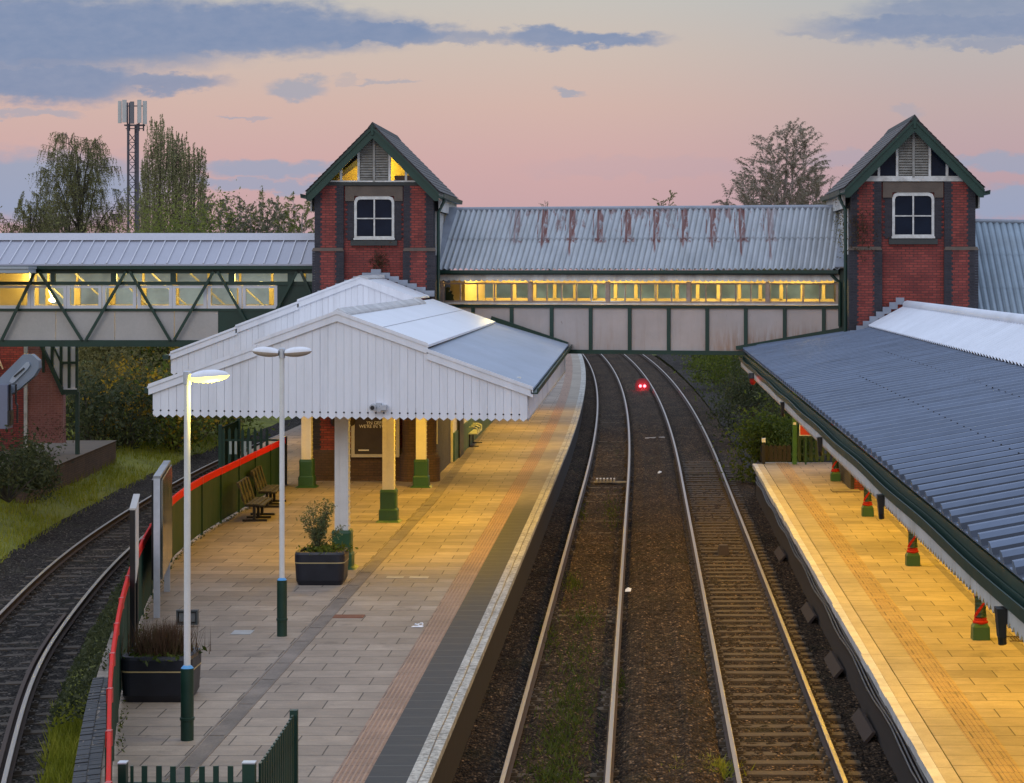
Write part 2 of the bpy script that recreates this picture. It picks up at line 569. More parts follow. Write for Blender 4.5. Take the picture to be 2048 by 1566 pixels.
m_darkpane = glassy('dark_pane', (0.010, 0.016, 0.028), 0.2, 0.12)
m_farpane = glassy('green_frosted_pane', (0.035, 0.045, 0.026), 0.35, 0.2)
def frosted(name, col, tcol):
    m, t, b = newmat(name)
    n = t.noise(ocoord(t), 1.1, 4)
    k = t.mr(n, 0.3, 0.7, 0.7, 1.3)
    b.inputs['Base Color'].default_value = (*col, 1)
    b.inputs['Roughness'].default_value = 0.5
    b.inputs['Specular IOR Level'].default_value = 0.08
    tl = t.n('ShaderNodeBsdfTranslucent', None, i0=t.mix(1.0, tcol, t.comb(k, k, k), 'MULTIPLY'))
    out = [q for q in m.node_tree.nodes if q.type == 'OUTPUT_MATERIAL'][0]
    t.set(out.inputs[0], t.n('ShaderNodeMixShader', None, i0=0.7, i1=b.outputs[0], i2=tl.outputs[0]).outputs[0])
    return m


m_farpane = frosted('green_frosted_pane', (0.05, 0.06, 0.045), (0.86, 0.92, 0.74))
m_bluepane = glassy('pale_blue_pane', (0.36, 0.42, 0.40), 0.35, 0.3)


def clear_glass():
    m = bpy.data.materials.new('window_glass')
    m.use_nodes = True
    m.node_tree.nodes.clear()
    t = NT(m.node_tree)
    tr = t.n('ShaderNodeBsdfTransparent', None, i0=(0.86, 0.88, 0.84))
    gl = t.n('ShaderNodeBsdfGlossy', None, i0=(0.8, 0.8, 0.8), i1=0.06)
    fr = t.n('ShaderNodeFresnel', None, IOR=1.45)
    mx = t.n('ShaderNodeMixShader', None, i0=fr.outputs[0], i1=tr.outputs[0], i2=gl.outputs[0])
    t.n('ShaderNodeOutputMaterial', None, i0=mx.outputs[0])
    return m


m_glass = clear_glass()


def stained_panel():
    m, t, b = newmat('cream_steel_panel')
    oc = ocoord(t)
    x, y, z = t.sep(oc)
    n = t.noise(oc, 1.2, 6, 0.6)
    k = t.mr(n, 0.25, 0.75, 0.88, 1.1)
    cc = t.mix(1.0, (0.46, 0.405, 0.375), t.comb(k, k, k), 'MULTIPLY')
    z = t.math('ADD', z, 4.6)
    zone = t.math('MULTIPLY', t.mr(x, 1.0, 3.4, 0, 1, True), t.mr(z, 4.8, 5.9, 1, 0, True))
    drip = t.noise(t.vec('MULTIPLY', oc, (9, 9, 1.0)), 1.0, 6, 0.65)
    f = t.math('MULTIPLY', t.mr(drip, 0.36, 0.58, 0, 0.95), zone, clamp=True)
    f = t.math('MAXIMUM', f, t.math('MULTIPLY', t.mr(drip, 0.5, 0.7, 0, 0.35), t.mr(z, 4.7, 6.0, 1, 0.2)))
    cc = t.mix(f, cc, (0.30, 0.155, 0.075))
    sp = t.math('MULTIPLY', t.mr(t.noise(t.vec('MULTIPLY', oc, (6, 6, 2.2)), 1.6, 6, 0.7), 0.66, 0.72, 0, 0.75), 1.0)
    cc = t.mix(sp, cc, (0.17, 0.085, 0.05))
    t.set(b.inputs['Base Color'], cc)
    b.inputs['Roughness'].default_value = 0.6
    return m


m_panelcream = stained_panel()
m_panelplain = M('cream_grey_panel', (0.44, 0.41, 0.375), 0.6, 0.08, 1.2)


def rusty_roof(name='rusting_corrugated_sheet', k_=1.0):
    m, t, b = newmat(name)
    oc = ocoord(t)
    x, y, z = t.sep(oc)
    n = t.noise(t.vec('MULTIPLY', oc, (1.3, 0.6, 0.6)), 1.3, 6, 0.6)
    cc = t.mix(t.mr(n, 0.3, 0.7), (0.36, 0.39, 0.415), (0.50, 0.535, 0.565))
    cc = t.mix(t.mr(t.noise(t.vec('MULTIPLY', oc, (5, .5, .5)), 2, 5, .6), .5, .75, 0, .45), cc, (0.30, 0.31, 0.28))
    z = t.math('ADD', z, 4.6)
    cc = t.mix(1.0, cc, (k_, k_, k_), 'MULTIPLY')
    # rust runs on every fifth crest, starting at the ridge and at the lap
    fr = t.math('FRACT', t.math('MULTIPLY', t.math('ADD', x, t.math('MULTIPLY', t.math('SUBTRACT', t.noise(oc, 3.0, 3), 0.5), 0.05)), 1 / 0.875))
    line = t.mr(t.math('ABSOLUTE', t.math('SUBTRACT', fr, 0.42)), 0.028, 0.046, 1, 0)
    line2 = t.mr(t.math('ABSOLUTE', t.math('SUBTRACT', fr, 0.53)), 0.06, 0.085, 1, 0)
    line3 = t.mr(t.math('ABSOLUTE', t.math('SUBTRACT', fr, 0.25)), 0.012, 0.022, 1, 0)
    cell = t.noise(t.comb(t.math('FLOOR', t.math('MULTIPLY', x, 1 / 0.875)), 0.0, 0.0), 7.3, 0)
    ln = t.mr(cell, 0.3, 0.7, 7.5, 8.35)
    run = t.mr(z, t.math('SUBTRACT', ln, 0.15), ln, 0, 1)
    blot = t.mr(t.noise(t.vec('MULTIPLY', oc, (9, 3, 3)), 1.0, 6, 0.7), 0.42, 0.50, 0, 1)
    up = t.mr(z, 8.15, 8.4, 0, 1)
    lap = t.math('MULTIPLY', t.mr(t.math('ABSOLUTE', t.math('SUBTRACT', z, 8.20)), 0.05, 0.10, 1, 0), t.mr(t.math('ABSOLUTE', t.math('SUBTRACT', fr, 0.5)), 0.16, 0.25, 1, 0))
    fac = t.math('MAXIMUM', t.math('MULTIPLY', line, run), t.math('MULTIPLY', t.math('MULTIPLY', line2, blot), up))
    fac = t.math('MAXIMUM', fac, t.math('MULTIPLY', t.math('MULTIPLY', line3, up), blot))
    fac = t.math('MAXIMUM', fac, t.math('MULTIPLY', lap, t.mr(t.noise(oc, 9, 3), 0.45, 0.55, 0, 1)))
    pat = t.mr(t.math('ADD', t.noise(t.vec('MULTIPLY', oc, (4.2, 1.2, 1.2)), 1.0, 6, 0.7), t.mr(z, 8.0, 9.2, -0.16, 0.05)), 0.525, 0.60, 0, 0.75)
    fac = t.math('MAXIMUM', fac, pat)
    zone = t.math('MULTIPLY', t.mr(x, -4.9, -3.4, 0, 1), t.mr(x, 3.6, 4.4, 1, 0))
    fac = t.math('MULTIPLY', fac, zone, clamp=True)
    cc = t.mix(t.math('MULTIPLY', fac, 0.85), cc, t.mix(n, (0.15, 0.035, 0.024), (0.22, 0.075, 0.048)))
    t.set(b.inputs['Base Color'], cc)
    b.inputs['Roughness'].default_value = 0.5
    return m


m_rustroof = rusty_roof()
m_bluesheet = M('blue_grey_corrugated', (0.125, 0.163, 0.235), 0.55, 0.26, 0.7, fine=0.10, dirt=(0.065, 0.085, 0.13), dirt_amt=0.5, stretch=(0.6, 1.5, 1))
m_stairroof = M('grey_blue_corrugated', (0.27, 0.34, 0.40), 0.5, 0.15, 1.0, fine=0.06, dirt=(0.16, 0.17, 0.16), dirt_amt=0.4)
m_seamroof = M('standing_seam_grey', (0.38, 0.385, 0.44), 0.45, 0.08, 0.8, fine=0.03)
m_slate = M('roof_slate', (0.085, 0.078, 0.075), 0.75, 0.25, 2.5, fine=0.2, stretch=(1, 1, 3))
m_lead = M('lead_flashing', (0.27, 0.30, 0.35), 0.6, 0.15, 3)
m_whitesheet = M('white_corrugated', (0.68, 0.71, 0.77), 0.5, 0.08, 0.8, fine=0.04, dirt=(0.4, 0.42, 0.44), dirt_amt=0.25)

m_pave = paving_mat('paving_slabs', (0.36, 0.29, 0.225), (0.25, 0.20, 0.155), (0.075, 0.058, 0.043))
m_edgeslab = paving_mat('edge_slabs', (0.34, 0.29, 0.225), (0.29, 0.25, 0.195), (0.15, 0.125, 0.09), bw=9.0, bh=0.6, dark=(0.034, 0.036, 0.036), weather_y=(37, 47))
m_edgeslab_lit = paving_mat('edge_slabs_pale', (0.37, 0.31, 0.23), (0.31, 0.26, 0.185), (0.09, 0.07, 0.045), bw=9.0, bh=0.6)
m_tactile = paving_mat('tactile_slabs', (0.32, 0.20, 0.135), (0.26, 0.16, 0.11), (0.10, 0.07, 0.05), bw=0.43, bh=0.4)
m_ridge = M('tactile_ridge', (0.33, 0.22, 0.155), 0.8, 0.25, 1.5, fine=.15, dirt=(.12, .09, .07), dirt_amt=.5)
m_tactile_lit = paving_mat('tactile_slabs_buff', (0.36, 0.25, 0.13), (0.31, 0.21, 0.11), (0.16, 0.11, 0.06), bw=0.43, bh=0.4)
m_channel = M('drain_concrete', (0.19, 0.16, 0.135), 0.9, 0.35, 1.8, fine=0.2, bmp=0.3)


def worn_white():
    m, t, b = newmat('worn_white_line')
    oc = ocoord(t)
    n = t.noise(oc, 11, 8, 0.75)
    n2 = t.noise(oc, 1.2, 4, 0.6)
    f = t.mr(t.math('ADD', n, t.math('MULTIPLY', n2, 0.35)), 0.56, 0.78, 0, 0.85)
    cc = t.mix(f, (0.56, 0.54, 0.48), (0.13, 0.125, 0.105))
    t.set(b.inputs['Base Color'], cc)
    b.inputs['Roughness'].default_value = 0.8
    return m


m_whiteline = worn_white()
m_ballast = ballast_mat('brown_ballast', (0.015, 0.0095, 0.006), (0.050, 0.030, 0.016), (0.110, 0.070, 0.040), moss=(0.030, 0.034, 0.012), moss_amt=0.35)
m_ballast2 = ballast_mat('grey_ballast', (0.017, 0.014, 0.012), (0.038, 0.031, 0.026), (0.075, 0.063, 0.053), moss=(0.035, 0.035, 0.015), moss_amt=0.4)


def bank_mat():
    m, t, b = newmat('rough_grass_ground')
    oc = ocoord(t)
    n = t.noise(oc, 0.35, 7, 0.65)
    n2 = t.noise(oc, 3.0, 5, 0.6)
    cc = t.ramp(t.math('ADD', t.math('MULTIPLY', n, 0.6), t.math('MULTIPLY', n2, 0.4)), [(0.3, (0.07, 0.075, 0.016)), (0.5, (0.16, 0.17, 0.022)), (0.7, (0.24, 0.24, 0.03))])
    t.set(b.inputs['Base Color'], cc)
    b.inputs['Roughness'].default_value = 0.95
    bump(t, b, t.noise(oc, 9, 4), 0.8, 0.1)
    return m


m_bank = bank_mat()
m_grass = leaf_mat('grass_blades', [(0.13, 0.15, 0.014), (0.26, 0.275, 0.024), (0.38, 0.35, 0.05)], 0.5)
m_weed = leaf_mat('weed_leaves', [(0.025, 0.040, 0.010), (0.065, 0.095, 0.016), (0.14, 0.16, 0.03)], 0.8)
m_drygrass = leaf_mat('dry_grass', [(0.06, 0.035, 0.022), (0.11, 0.065, 0.04), (0.07, 0.075, 0.025)], 3)
m_leaf_dark = leaf_mat('dark_foliage', [(0.018, 0.027, 0.012), (0.065, 0.078, 0.033), (0.14, 0.145, 0.06)], 0.7)
m_leaf_bright = leaf_mat('bright_foliage', [(0.035, 0.06, 0.011), (0.12, 0.155, 0.022), (0.21, 0.235, 0.04)], 0.7)
m_leaf_birch = leaf_mat('birch_leaves', [(0.13, 0.135, 0.055), (0.24, 0.235, 0.09), (0.34, 0.315, 0.125)], 0.6)
m_leaf_poplar = leaf_mat('poplar_leaves', [(0.18, 0.18, 0.09), (0.32, 0.31, 0.155), (0.42, 0.39, 0.21)], 0.5)
m_leaf_hedge = leaf_mat('spring_hedge_leaves', [(0.12, 0.145, 0.034), (0.22, 0.25, 0.055), (0.31, 0.33, 0.085)], 0.5)
m_leaf_bare = leaf_mat('bare_birch_twigs', [(0.20, 0.17, 0.115), (0.34, 0.29, 0.20), (0.52, 0.46, 0.37)], 0.6, 0.65)
m_leaf_silver_green = leaf_mat('silvery_spring_leaves', [(0.10, 0.115, 0.055), (0.19, 0.20, 0.11), (0.28, 0.28, 0.17)], 0.6)
m_leaf_olive = leaf_mat('olive_foliage', [(0.07, 0.065, 0.022), (0.17, 0.15, 0.05), (0.27, 0.22, 0.08)], 0.6)
m_gorse = leaf_mat('gorse_flowers', [(0.30, 0.17, 0.012), (0.45, 0.27, 0.02), (0.5, 0.34, 0.03)], 0.8)
m_silver = leaf_mat('grey_green_leaves', [(0.07, 0.095, 0.04), (0.15, 0.18, 0.08), (0.25, 0.27, 0.13)], 2)

SOD = (1.0, 0.565, 0.03)         # sodium yellow
m_tubelamp = emit('lit_tube', (1.0, 0.72, 0.30), 12)
m_bulb = emit('lit_bowl', (1.0, 0.84, 0.10), 5.0)
m_redlamp = emit('lit_red_aspect', (1.0, 0.05, 0.06), 18)
m_warmlamp = emit('lit_bulkhead', (1.0, 0.80, 0.35), 9)


def lamp(name, loc, kind, energy, col=SOD, parent=None, size=None, rot=(0, 0, 0), radius=0.1):
    d = bpy.data.lights.new(name, kind)
    d.energy = energy
    d.color = col
    if kind == 'AREA':
        d.shape = 'RECTANGLE'
        d.size, d.size_y = size
    else:
        d.shadow_soft_size = radius
    o = bpy.data.objects.new(name, d)
    COL.objects.link(o)
    if parent is not None:
        o.parent = parent
        o.location = np.array(loc) - abs_loc(parent)
    else:
        o.location = loc
    o.rotation_euler = rot
    return o


# ------------------------------------------------------------------ alignments
def off(Y):
    q = max(0.0, Y - 75.0)
    return -(2.3e-4 + q * 0.5e-6) * q * q


def rise(Y):
    return 0.004 * max(0.0, Y - 75.0)


def ys(a, b, step):
    n = max(2, int(round((b - a) / step)) + 1)
    return np.linspace(a, b, n)


def interp_smooth(pts):
    pts = sorted(pts)
    X = np.array([p[0] for p in pts], float)
    V = np.array([p[1] for p in pts], float)
    D = np.gradient(V, X)

    def f(q):
        q = float(min(max(q, X[0]), X[-1]))
        i = int(min(max(np.searchsorted(X, q) - 1, 0), len(X) - 2))
        h = X[i + 1] - X[i]
        t = (q - X[i]) / h
        return float((2 * t**3 - 3 * t**2 + 1) * V[i] + (t**3 - 2 * t**2 + t) * h * D[i] + (-2 * t**3 + 3 * t**2) * V[i + 1] + (t**3 - t**2) * h * D[i + 1])
    return f


loopX = interp_smooth([(18, -6.5), (25, -8.45), (31.6, -10.1), (39.6, -11.88), (48, -13.2), (54, -13.95), (69.5, -15.1), (81, -15.5), (95, -15.35), (110, -15.1), (135, -15.2), (170, -16.6), (230, -21)])
fenceX = interp_smooth([(18, -4.5), (22, -5.47), (24.4, -6.06), (27.46, -6.79), (29.3, -7.2), (32.55, -7.90), (38.3, -9.0), (42.9, -9.75), (47, -10.3), (50.5, -10.56), (56.5, -10.62), (63.7, -10.62), (70, -10.62)])
T1, T2 = -1.25, 2.13

# ------------------------------------------------------------------ ground, banks, ballast
mb = MB()
mb.quad((-1500, -60, -0.6), (1500, -60, -0.6), (1500, 3000, -0.6), (-1500, 3000, -0.6))
tag(build(mb, 'ground', m_bank), 'wide rough grass ground beyond the railway', 'ground', kind='structure')


def sheet(name, mat, yarr, xs_of, z_of, label, cat='ground', kind='structure'):
    rows = []
    for y in yarr:
        for x in xs_of(y):
            rows.append((x, y, z_of(x, y)))
    k = len(xs_of(yarr[0]))
    n = len(yarr)
    idx = np.arange(n * k).reshape(n, k)
    fs = np.stack([idx[:-1, :-1], idx[:-1, 1:], idx[1:, 1:], idx[1:, :-1]], -1).reshape(-1, 4)
    o = np_mesh(name, np.array(rows), fs, mat)
    return tag(o, label, cat, kind=kind)


_rz = RNG.random(400000)
_ri = [0]


def rnd():
    _ri[0] = (_ri[0] + 1) % 400000
    return float(_rz[_ri[0]])


def ball_z(x, y):
    xo = x - off(y)
    z = -0.20
    m1 = max(0, 1 - abs(xo - 0.44) / 0.95)
    z += 0.13 * min(1, m1 * 1.5)
    if xo > 3.0:
        z -= 0.06
    if xo < -2.3:
        z -= 0.02
    e1, e2 = abs(abs(xo - T1) - 0.7525), abs(abs(xo - T2) - 0.7525)
    amp = 0.03 if min(e1, e2) > 0.12 else 0.012
    if min(e1, e2) < 0.18:
        z -= 0.05
    if (xo - T2 > .95 or (-1.5 < xo - T2 < -.95)) or xo - T1 < -.95 or (.95 < xo - T1 < 1.3):
        z += 0.05
    return z + rise(y) + (rnd() - 0.5) * 2 * amp


yy = np.concatenate([np.arange(23, 60, 0.11), np.arange(60, 100, 0.3), np.arange(100, 260, 1.5)])
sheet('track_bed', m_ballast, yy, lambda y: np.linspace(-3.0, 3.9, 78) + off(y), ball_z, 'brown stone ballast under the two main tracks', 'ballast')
sheet('gravel_path', m_ballast2, np.arange(66, 200, 0.6), lambda y: np.linspace(3.9, 8.5, 20) + off(y) * 0.9, lambda x, y: -0.2 + rise(y) + 0.18 * max(0, x - off(y) - 4.6) + rnd() * 0.05, 'grey stony cess beside the far tracks', 'gravel')


def lb_z(s, y):
    pts = [(-40, 3.0), (-20, 2.2), (-12, 1.4), (-7, 0.75), (-4.4, 0.30), (-2.6, -0.04), (-1.9, -0.26), (1.9, -0.26), (2.6, -0.35), (4.5, -0.4)]
    z = np.interp(s, [p[0] for p in pts], [p[1] for p in pts])
    return z


sheet('gravel_bed', m_ballast2, np.concatenate([np.arange(19, 62, 0.16), np.arange(62, 200, 0.7)]), lambda y: np.linspace(-2.35, 1.3, 34) + loopX(y),
      lambda x, y: lb_z(x - loopX(y), y) + 0.03 + (rnd() - .5) * 0.06, 'grey brown ballast under the curving loop track', 'ballast')
sheet('embankment', m_bank, np.concatenate([np.arange(19, 110, 0.6), np.arange(110, 320, 3)]), lambda y: np.concatenate([np.linspace(-45, -8, 30), np.linspace(-7.5, 4.2, 40)]) + loopX(y),
      lambda x, y: lb_z(x - loopX(y), y) + (rnd() - .5) * 0.10 + (0.0 if x - loopX(y) < -2.3 else -0.05), 'grassy bank left of the loop track', 'bank')
sheet('hillside', m_bank, np.arange(71.5, 330, 2.5), lambda y: np.linspace(0, 60, 30) + 7.2 + off(y) * 0.9,
      lambda x, y: -0.1 + rise(y) + min(3.0, 0.25 * max(0, x - off(y) * .9 - 7.2)) + rnd() * 0.1, 'grassy slope right of the far tracks', 'bank')


# ------------------------------------------------------------------ tracks
def rail_mesh(path):
    mb = MB()
    prof = [(-0.07, -0.16), (0.07, -0.16), (0.07, -0.145), (0.012, -0.125), (0.012, -0.045), (0.036, -0.035), (0.036, -0.004), (0.028, 0.0), (-0.028, 0.0), (-0.036, -0.004), (-0.036, -0.035), (-0.012, -0.045), (-0.012, -0.125), (-0.07, -0.145)]
    mb.sweep(path, prof)
    k = len(prof)
    nseg = len(path) - 1
    for i in range(nseg):
        for j in (6, 7, 8):
            mb.m[i * k + j] = 1
    return mb


def track(label, cf, zf, y0, y1, sl_mat, sl_spacing, sl_half, sl_top, n_sep, chairs=True, check=False, visible=None, step=1.0):
    t = thing('railway_track', label, 'track', (cf(y0), y0, -0.2))
    Y = ys(y0, y1, step)
    cpts = np.array([(cf(y), y, zf(y)) for y in Y])
    T = np.gradient(cpts, axis=0)
    T /= np.linalg.norm(T, axis=1)[:, None]
    Sd = np.stack([T[:, 1], -T[:, 0], np.zeros(len(Y))], 1)
    for s in (-1, 1):
        build(rail_mesh(cpts + Sd * s * 0.7525), 'rail', [m_rail, m_rail_top], t)
    if check:
        sel = (Y < 46)
        build(rail_mesh((cpts + Sd * 0.62)[sel]), 'check_rail', m_rail, t)
    # one sleeper mesh, copied along the line
    mb = MB()
    mb.hexa([(-sl_half, -.14, -.16), (sl_half, -.14, -.16), (sl_half, .14, -.16), (-sl_half, .14, -.16),
             (-sl_half, -.12, 0), (sl_half, -.12, 0), (sl_half, .12, 0), (-sl_half, .12, 0)])
    if chairs:
        for s in (-1, 1):
            for q in (-0.115, 0.115):
                cx = s * 0.7525 + q
                mb.box(cx - .05, cx + .05, -.075, .075, 0.0, .055)
                mb.box(cx - .02, cx + .02, -.03, .03, .055, .085)
    me0 = None
    y = y0 + 0.3
    k = 0
    while y < y1 and k < n_sep:
        dX = cf(y + .2) - cf(y - .2)
        if visible is None or visible(y):
            if me0 is None:
                first = build(mb, 'sleeper', sl_mat, None)
                me0 = first.data
                o = first
                o.parent = t
            else:
                o = bpy.data.objects.new('sleeper', me0)
                COL.objects.link(o)
                o.parent = t
            o.location = np.array((cf(y) + random.uniform(-.02, .02), y, zf(y) + sl_top + random.uniform(-.012, .012))) - abs_loc(t)
            o.rotation_euler = (random.uniform(-.01, .01), random.uniform(-.008, .008), -math.atan2(dX, .4) + random.uniform(-.015, .015))
            k += 1
        y += sl_spacing
    return t


track('left straight main track, weedy, its sleepers buried', lambda y: T1 + off(y), rise, 21, 250, m_sleeper_conc, 0.7, 1.2, -0.205, 40, True, visible=lambda y: rnd() < 0.4)
track('right straight main track with a ladder of bare sleepers', lambda y: T2 + off(y), rise, 21, 250, m_sleeper_conc, 0.66, 1.15, -0.183, 95)
track('single curved loop track left of the green fence', loopX, lambda y: 0.0, 18.5, 220, m_sleeper, 0.72, 1.25, -0.228, 95, check=True)

# a small treadle box and a plank between the rails of the right track
p = at(1445, 1092, 56.5)
mb = MB()
mb.hexa([(1.98, 56.2, -.2), (2.28, 56.2, -.2), (2.28, 57.0, -.2), (1.98, 57.0, -.2), (2.02, 56.3, .06), (2.24, 56.3, .06), (2.24, 56.9, .02), (2.02, 56.9, .02)])
tag(build(mb, 'track_magnet', m_brownboard, origin=(2.13, 56.5, -.2)), 'small ochre box fixed between the rails of the right main track', 'track box')
mb = MB()
mb.bar((0.12, 93, -.0), (0.95, 93.2, .02), 0.12, 0.06)
tag(build(mb, 'timber_offcut', m_panelplain, origin=(0.5, 93, 0)), 'pale plank lying between the two main tracks', 'plank')
mb = MB()
for k in range(6):
    mb.box(-1.62 + k * .12, -1.56 + k * .12, 75.0, 75.5, -.14, -.02)
mb.box(-1.7, -0.55, 75.1, 75.16, -.16, -.10)
tag(build(mb, 'treadle_frame', m_panelplain, origin=(-1.3, 75, -.2)), 'small pale metal comb frame between the left track rails', 'track box')

# ------------------------------------------------------------------ island platform (left) and side platform (right)
YS = np.concatenate([np.arange(18, 60, 1.5), np.arange(60, 200, 3.0)])


def strip(mb, f0, f1, z, ya, yb, step=1.5, zr=True):
    Y = ys(ya, yb, step)
    o = len(mb.v)
    vs = []
    for y in Y:
        zz = z + (rise(y) if zr else 0)
        vs += [(f0(y), y, zz), (f1(y), y, zz)]
    mb.add(vs, [(2 * i, 2 * i + 1, 2 * i + 3, 2 * i + 2) for i in range(len(Y) - 1)])


EL = -2.66


def pl_left(y):
    if y < 60:
        return fenceX(y) - 0.42
    f = min(1, (y - 60) / 4)
    return (fenceX(min(y, 60)) - 0.42) * (1 - f) + (loopX(y) + 1.5) * f


plat = thing('platform', 'island platform of grey slabs with white edge line, between loop and main tracks', 'platform', (-6, 18, 0), kind='structure')
mb = MB()
strip(mb, pl_left, lambda y: -3.88 + off(y), ZP, 18, 200)
build(mb, 'paving', m_pave, plat)
mb = MB()
strip(mb, lambda y: -3.88 + off(y), lambda y: -3.45 + off(y), ZP + .004, 18, 200)
build(mb, 'tactile_strip', m_tactile, plat)
mb = MB()
for k in range(6):
    c = -3.85 + 0.068 * k
    mb.sweep([(c + off(y), y, ZP + .004 + rise(y)) for y in ys(18, 130, 1.5)], [(0, 0), (.036, 0), (.03, .008), (.006, .008)])
build(mb, 'tactile_rib', m_ridge, plat)
mb = MB()
strip(mb, lambda y: -3.45 + off(y), lambda y: -2.93 + off(y), ZP + .003, 18, 200)
build(mb, 'edge_slab', m_edgeslab, plat)
mb = MB()
mb.sweep([(off(y), y, rise(y)) for y in ys(18, 200, 1.5)], [(-2.93, ZP - .1), (EL, ZP - .1), (EL, ZP + .006), (-2.93, ZP + .006)])
build(mb, 'white_coping', m_whiteline, plat)
mb = MB()
mb.sweep([(off(y) + .006 * math.sin(y * 2.1), y, rise(y) + ZP + .0065) for y in ys(18, 110, .7)], [(-2.80, 0), (-2.782, 0), (-2.782, .003), (-2.80, .003)])
build(mb, 'coping_joint', m_black, plat)
mb = MB()
mb.sweep([(off(y), y, rise(y)) for y in ys(18, 200, 1.5)], [(-2.84, -.4), (-2.76, -.4), (-2.76, ZP - .1), (-2.84, ZP - .1)])
mb.sweep([(pl_left(y), y, 0) for y in ys(18, 200, 1.0)], [(0.0, -.5), (0.2, -.5), (0.2, ZP - .003), (0.0, ZP - .003)])
build(mb, 'wall', M('sooty_wall', (.022, .015, .011), .9, .3, 2, fine=.2), plat)
mb = MB()
strip(mb, lambda y: -5.93 + off(y) - max(0, y - 60) * .018, lambda y: -5.71 + off(y) - max(0, y - 60) * .018, ZP + .003, 18, 120)
build(mb, 'drain_channel', m_channel, plat)
mb = MB()
for e in (-5.97, -5.70):
    mb.sweep([(e + off(y) - max(0, y - 60) * .018, y, ZP) for y in ys(18, 110, 1.5)], [(0, 0), (.025, 0), (.025, .010), (0, .010)])
y = 18.4
while y < 100:
    mb.box(-5.92 + off(y) - max(0, y - 60) * .018, -5.72 + off(y) - max(0, y - 60) * .018, y, y + .03, ZP + .004, ZP + .010)
    y += random.uniform(1.0, 2.2)
build(mb, 'drain_lip', m_channel, plat)
# black brick coping outside the near fence
mb = MB()
y = 18.0
while y < 33.5:
    x = fenceX(y) - 0.47
    for q in range(2):
        z0 = ZP - .02 + random.uniform(-.008, .008)
        mb.hexa([(x + q * .175, y, z0 - .2), (x + q * .175 + .17, y, z0 - .2), (fenceX(y + .1) - .47 + q * .175 + .17, y + .1, z0 - .2), (fenceX(y + .1) - .47 + q * .175, y + .1, z0 - .2),
                 (x + q * .175, y, z0 + .02), (x + q * .175 + .17, y, z0 + .04), (fenceX(y + .1) - .47 + q * .175 + .17, y + .1, z0 + .04), (fenceX(y + .1) - .47 + q * .175, y + .1, z0 + .02)])
    y += 0.112
build(mb, 'brick_coping', M('black_brick', (0.022, 0.022, 0.024), 0.55, 0.5, 6, fine=0.3), plat)

rp = thing('platform', 'side platform on the right, slabs lit yellow under the blue roof', 'platform', (6, 18, 0), kind='structure')
RY1 = 71.3


def rx(c):
    return lambda y: c


mb = MB()
strip(mb, rx(4.82), rx(14), ZP, 14, RY1)
build(mb, 'paving', m_pave, rp)
mb = MB()
strip(mb, rx(4.40), rx(4.82), ZP + .004, 14, RY1)
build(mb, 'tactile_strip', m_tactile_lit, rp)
mb = MB()
for k in range(6):
    c = 4.42 + 0.068 * k
    mb.sweep([(c, y, ZP + .004) for y in ys(14, RY1, 3)], [(0, 0), (.036, 0), (.03, .008), (.006, .008)])
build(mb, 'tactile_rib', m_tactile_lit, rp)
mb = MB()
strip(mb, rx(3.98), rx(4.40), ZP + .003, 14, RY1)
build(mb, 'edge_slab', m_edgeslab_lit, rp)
mb = MB()
strip(mb, rx(6.30), rx(6.44), ZP + .004, 14, 66)
build(mb, 'drain_channel', m_channel, rp)
mb = MB()
for k in range(8):
    mb.box(6.36 + k * .05, 6.385 + k * .05, 36.9, 37.3, ZP + .004, ZP + .012)
mb.box(6.3, 6.8, 36.85, 36.9, ZP + .002, ZP + .014)
mb.box(6.3, 6.8, 37.3, 37.35, ZP + .002, ZP + .014)
build(mb, 'drain_grate', m_rail, rp)
mb = MB()
mb.box(5.45, 6.25, 61.6, 62.4, ZP, ZP + .035)
build(mb, 'access_hatch', m_channel, rp)
mb = MB()
for y in np.arange(14, RY1 - .8, .9):
    j = random.uniform(-.012, .012)
    mb.cur = 0
    mb.box(3.62 + j, 3.765, y, y + .892, ZP - .12, ZP + .007 + random.uniform(-.003, .003))
    mb.cur = 1
    mb.box(3.77, 3.965, y, y + .892, ZP - .12, ZP + .006 + random.uniform(-.003, .003))
    mb.cur = 0
build(mb, 'white_coping', [M('white_lip', (.56, .55, .52), .8, .16, 3, fine=.12, dirt=(.25, .22, .18), dirt_amt=.5), M('buff_coping', (.42, .36, .26), .8, .18, 2.2, fine=.12, dirt=(.25, .21, .15), dirt_amt=.4)], rp)
mb = MB()
mb.box(3.74, 3.95, 14, RY1, -.5, ZP - .12)
mb.box(3.74, 14, RY1 - .3, RY1, -.5, ZP - .01)
build(mb, 'wall', M('sooty_wall_right', (.030, .021, .016), .9, .35, 2, fine=.25), rp)
mb = MB()
for zc, dz_ in ((.62, .03), (.52, .04), (.42, .05)):
    mb.tube([(3.70, y, zc + dz_ * math.sin(y * 1.1 + zc * 9)) for y in ys(20, 70, 1.2)], .022, 6)
tag(build(mb, 'cable_run', m_black, origin=(3.7, 45, .5)), 'black cables slung along the right platform wall', 'cable')
bb = None
for y in (29.6, 34.9, 40.3, 46.4, 56.0):
    if bb is None:
        mb = MB()
        mb.hexa([(3.50, 28.8, -.20), (3.54, 28.8, -.24), (3.52, 30.7, -.24), (3.48, 30.7, -.20), (3.64, 28.8, -.04), (3.69, 28.8, -.05), (3.66, 30.7, -.05), (3.61, 30.7, -.04)])
        o = bb = build(mb, 'wooden_board', m_brownboard, origin=(3.5, 29.7, -.2))
    else:
        o = bb.copy()
        COL.objects.link(o)
        o.location.y = y
    tag(o, 'brown board leaning on the foot of the right platform wall', 'board', 'boards along the right platform wall')

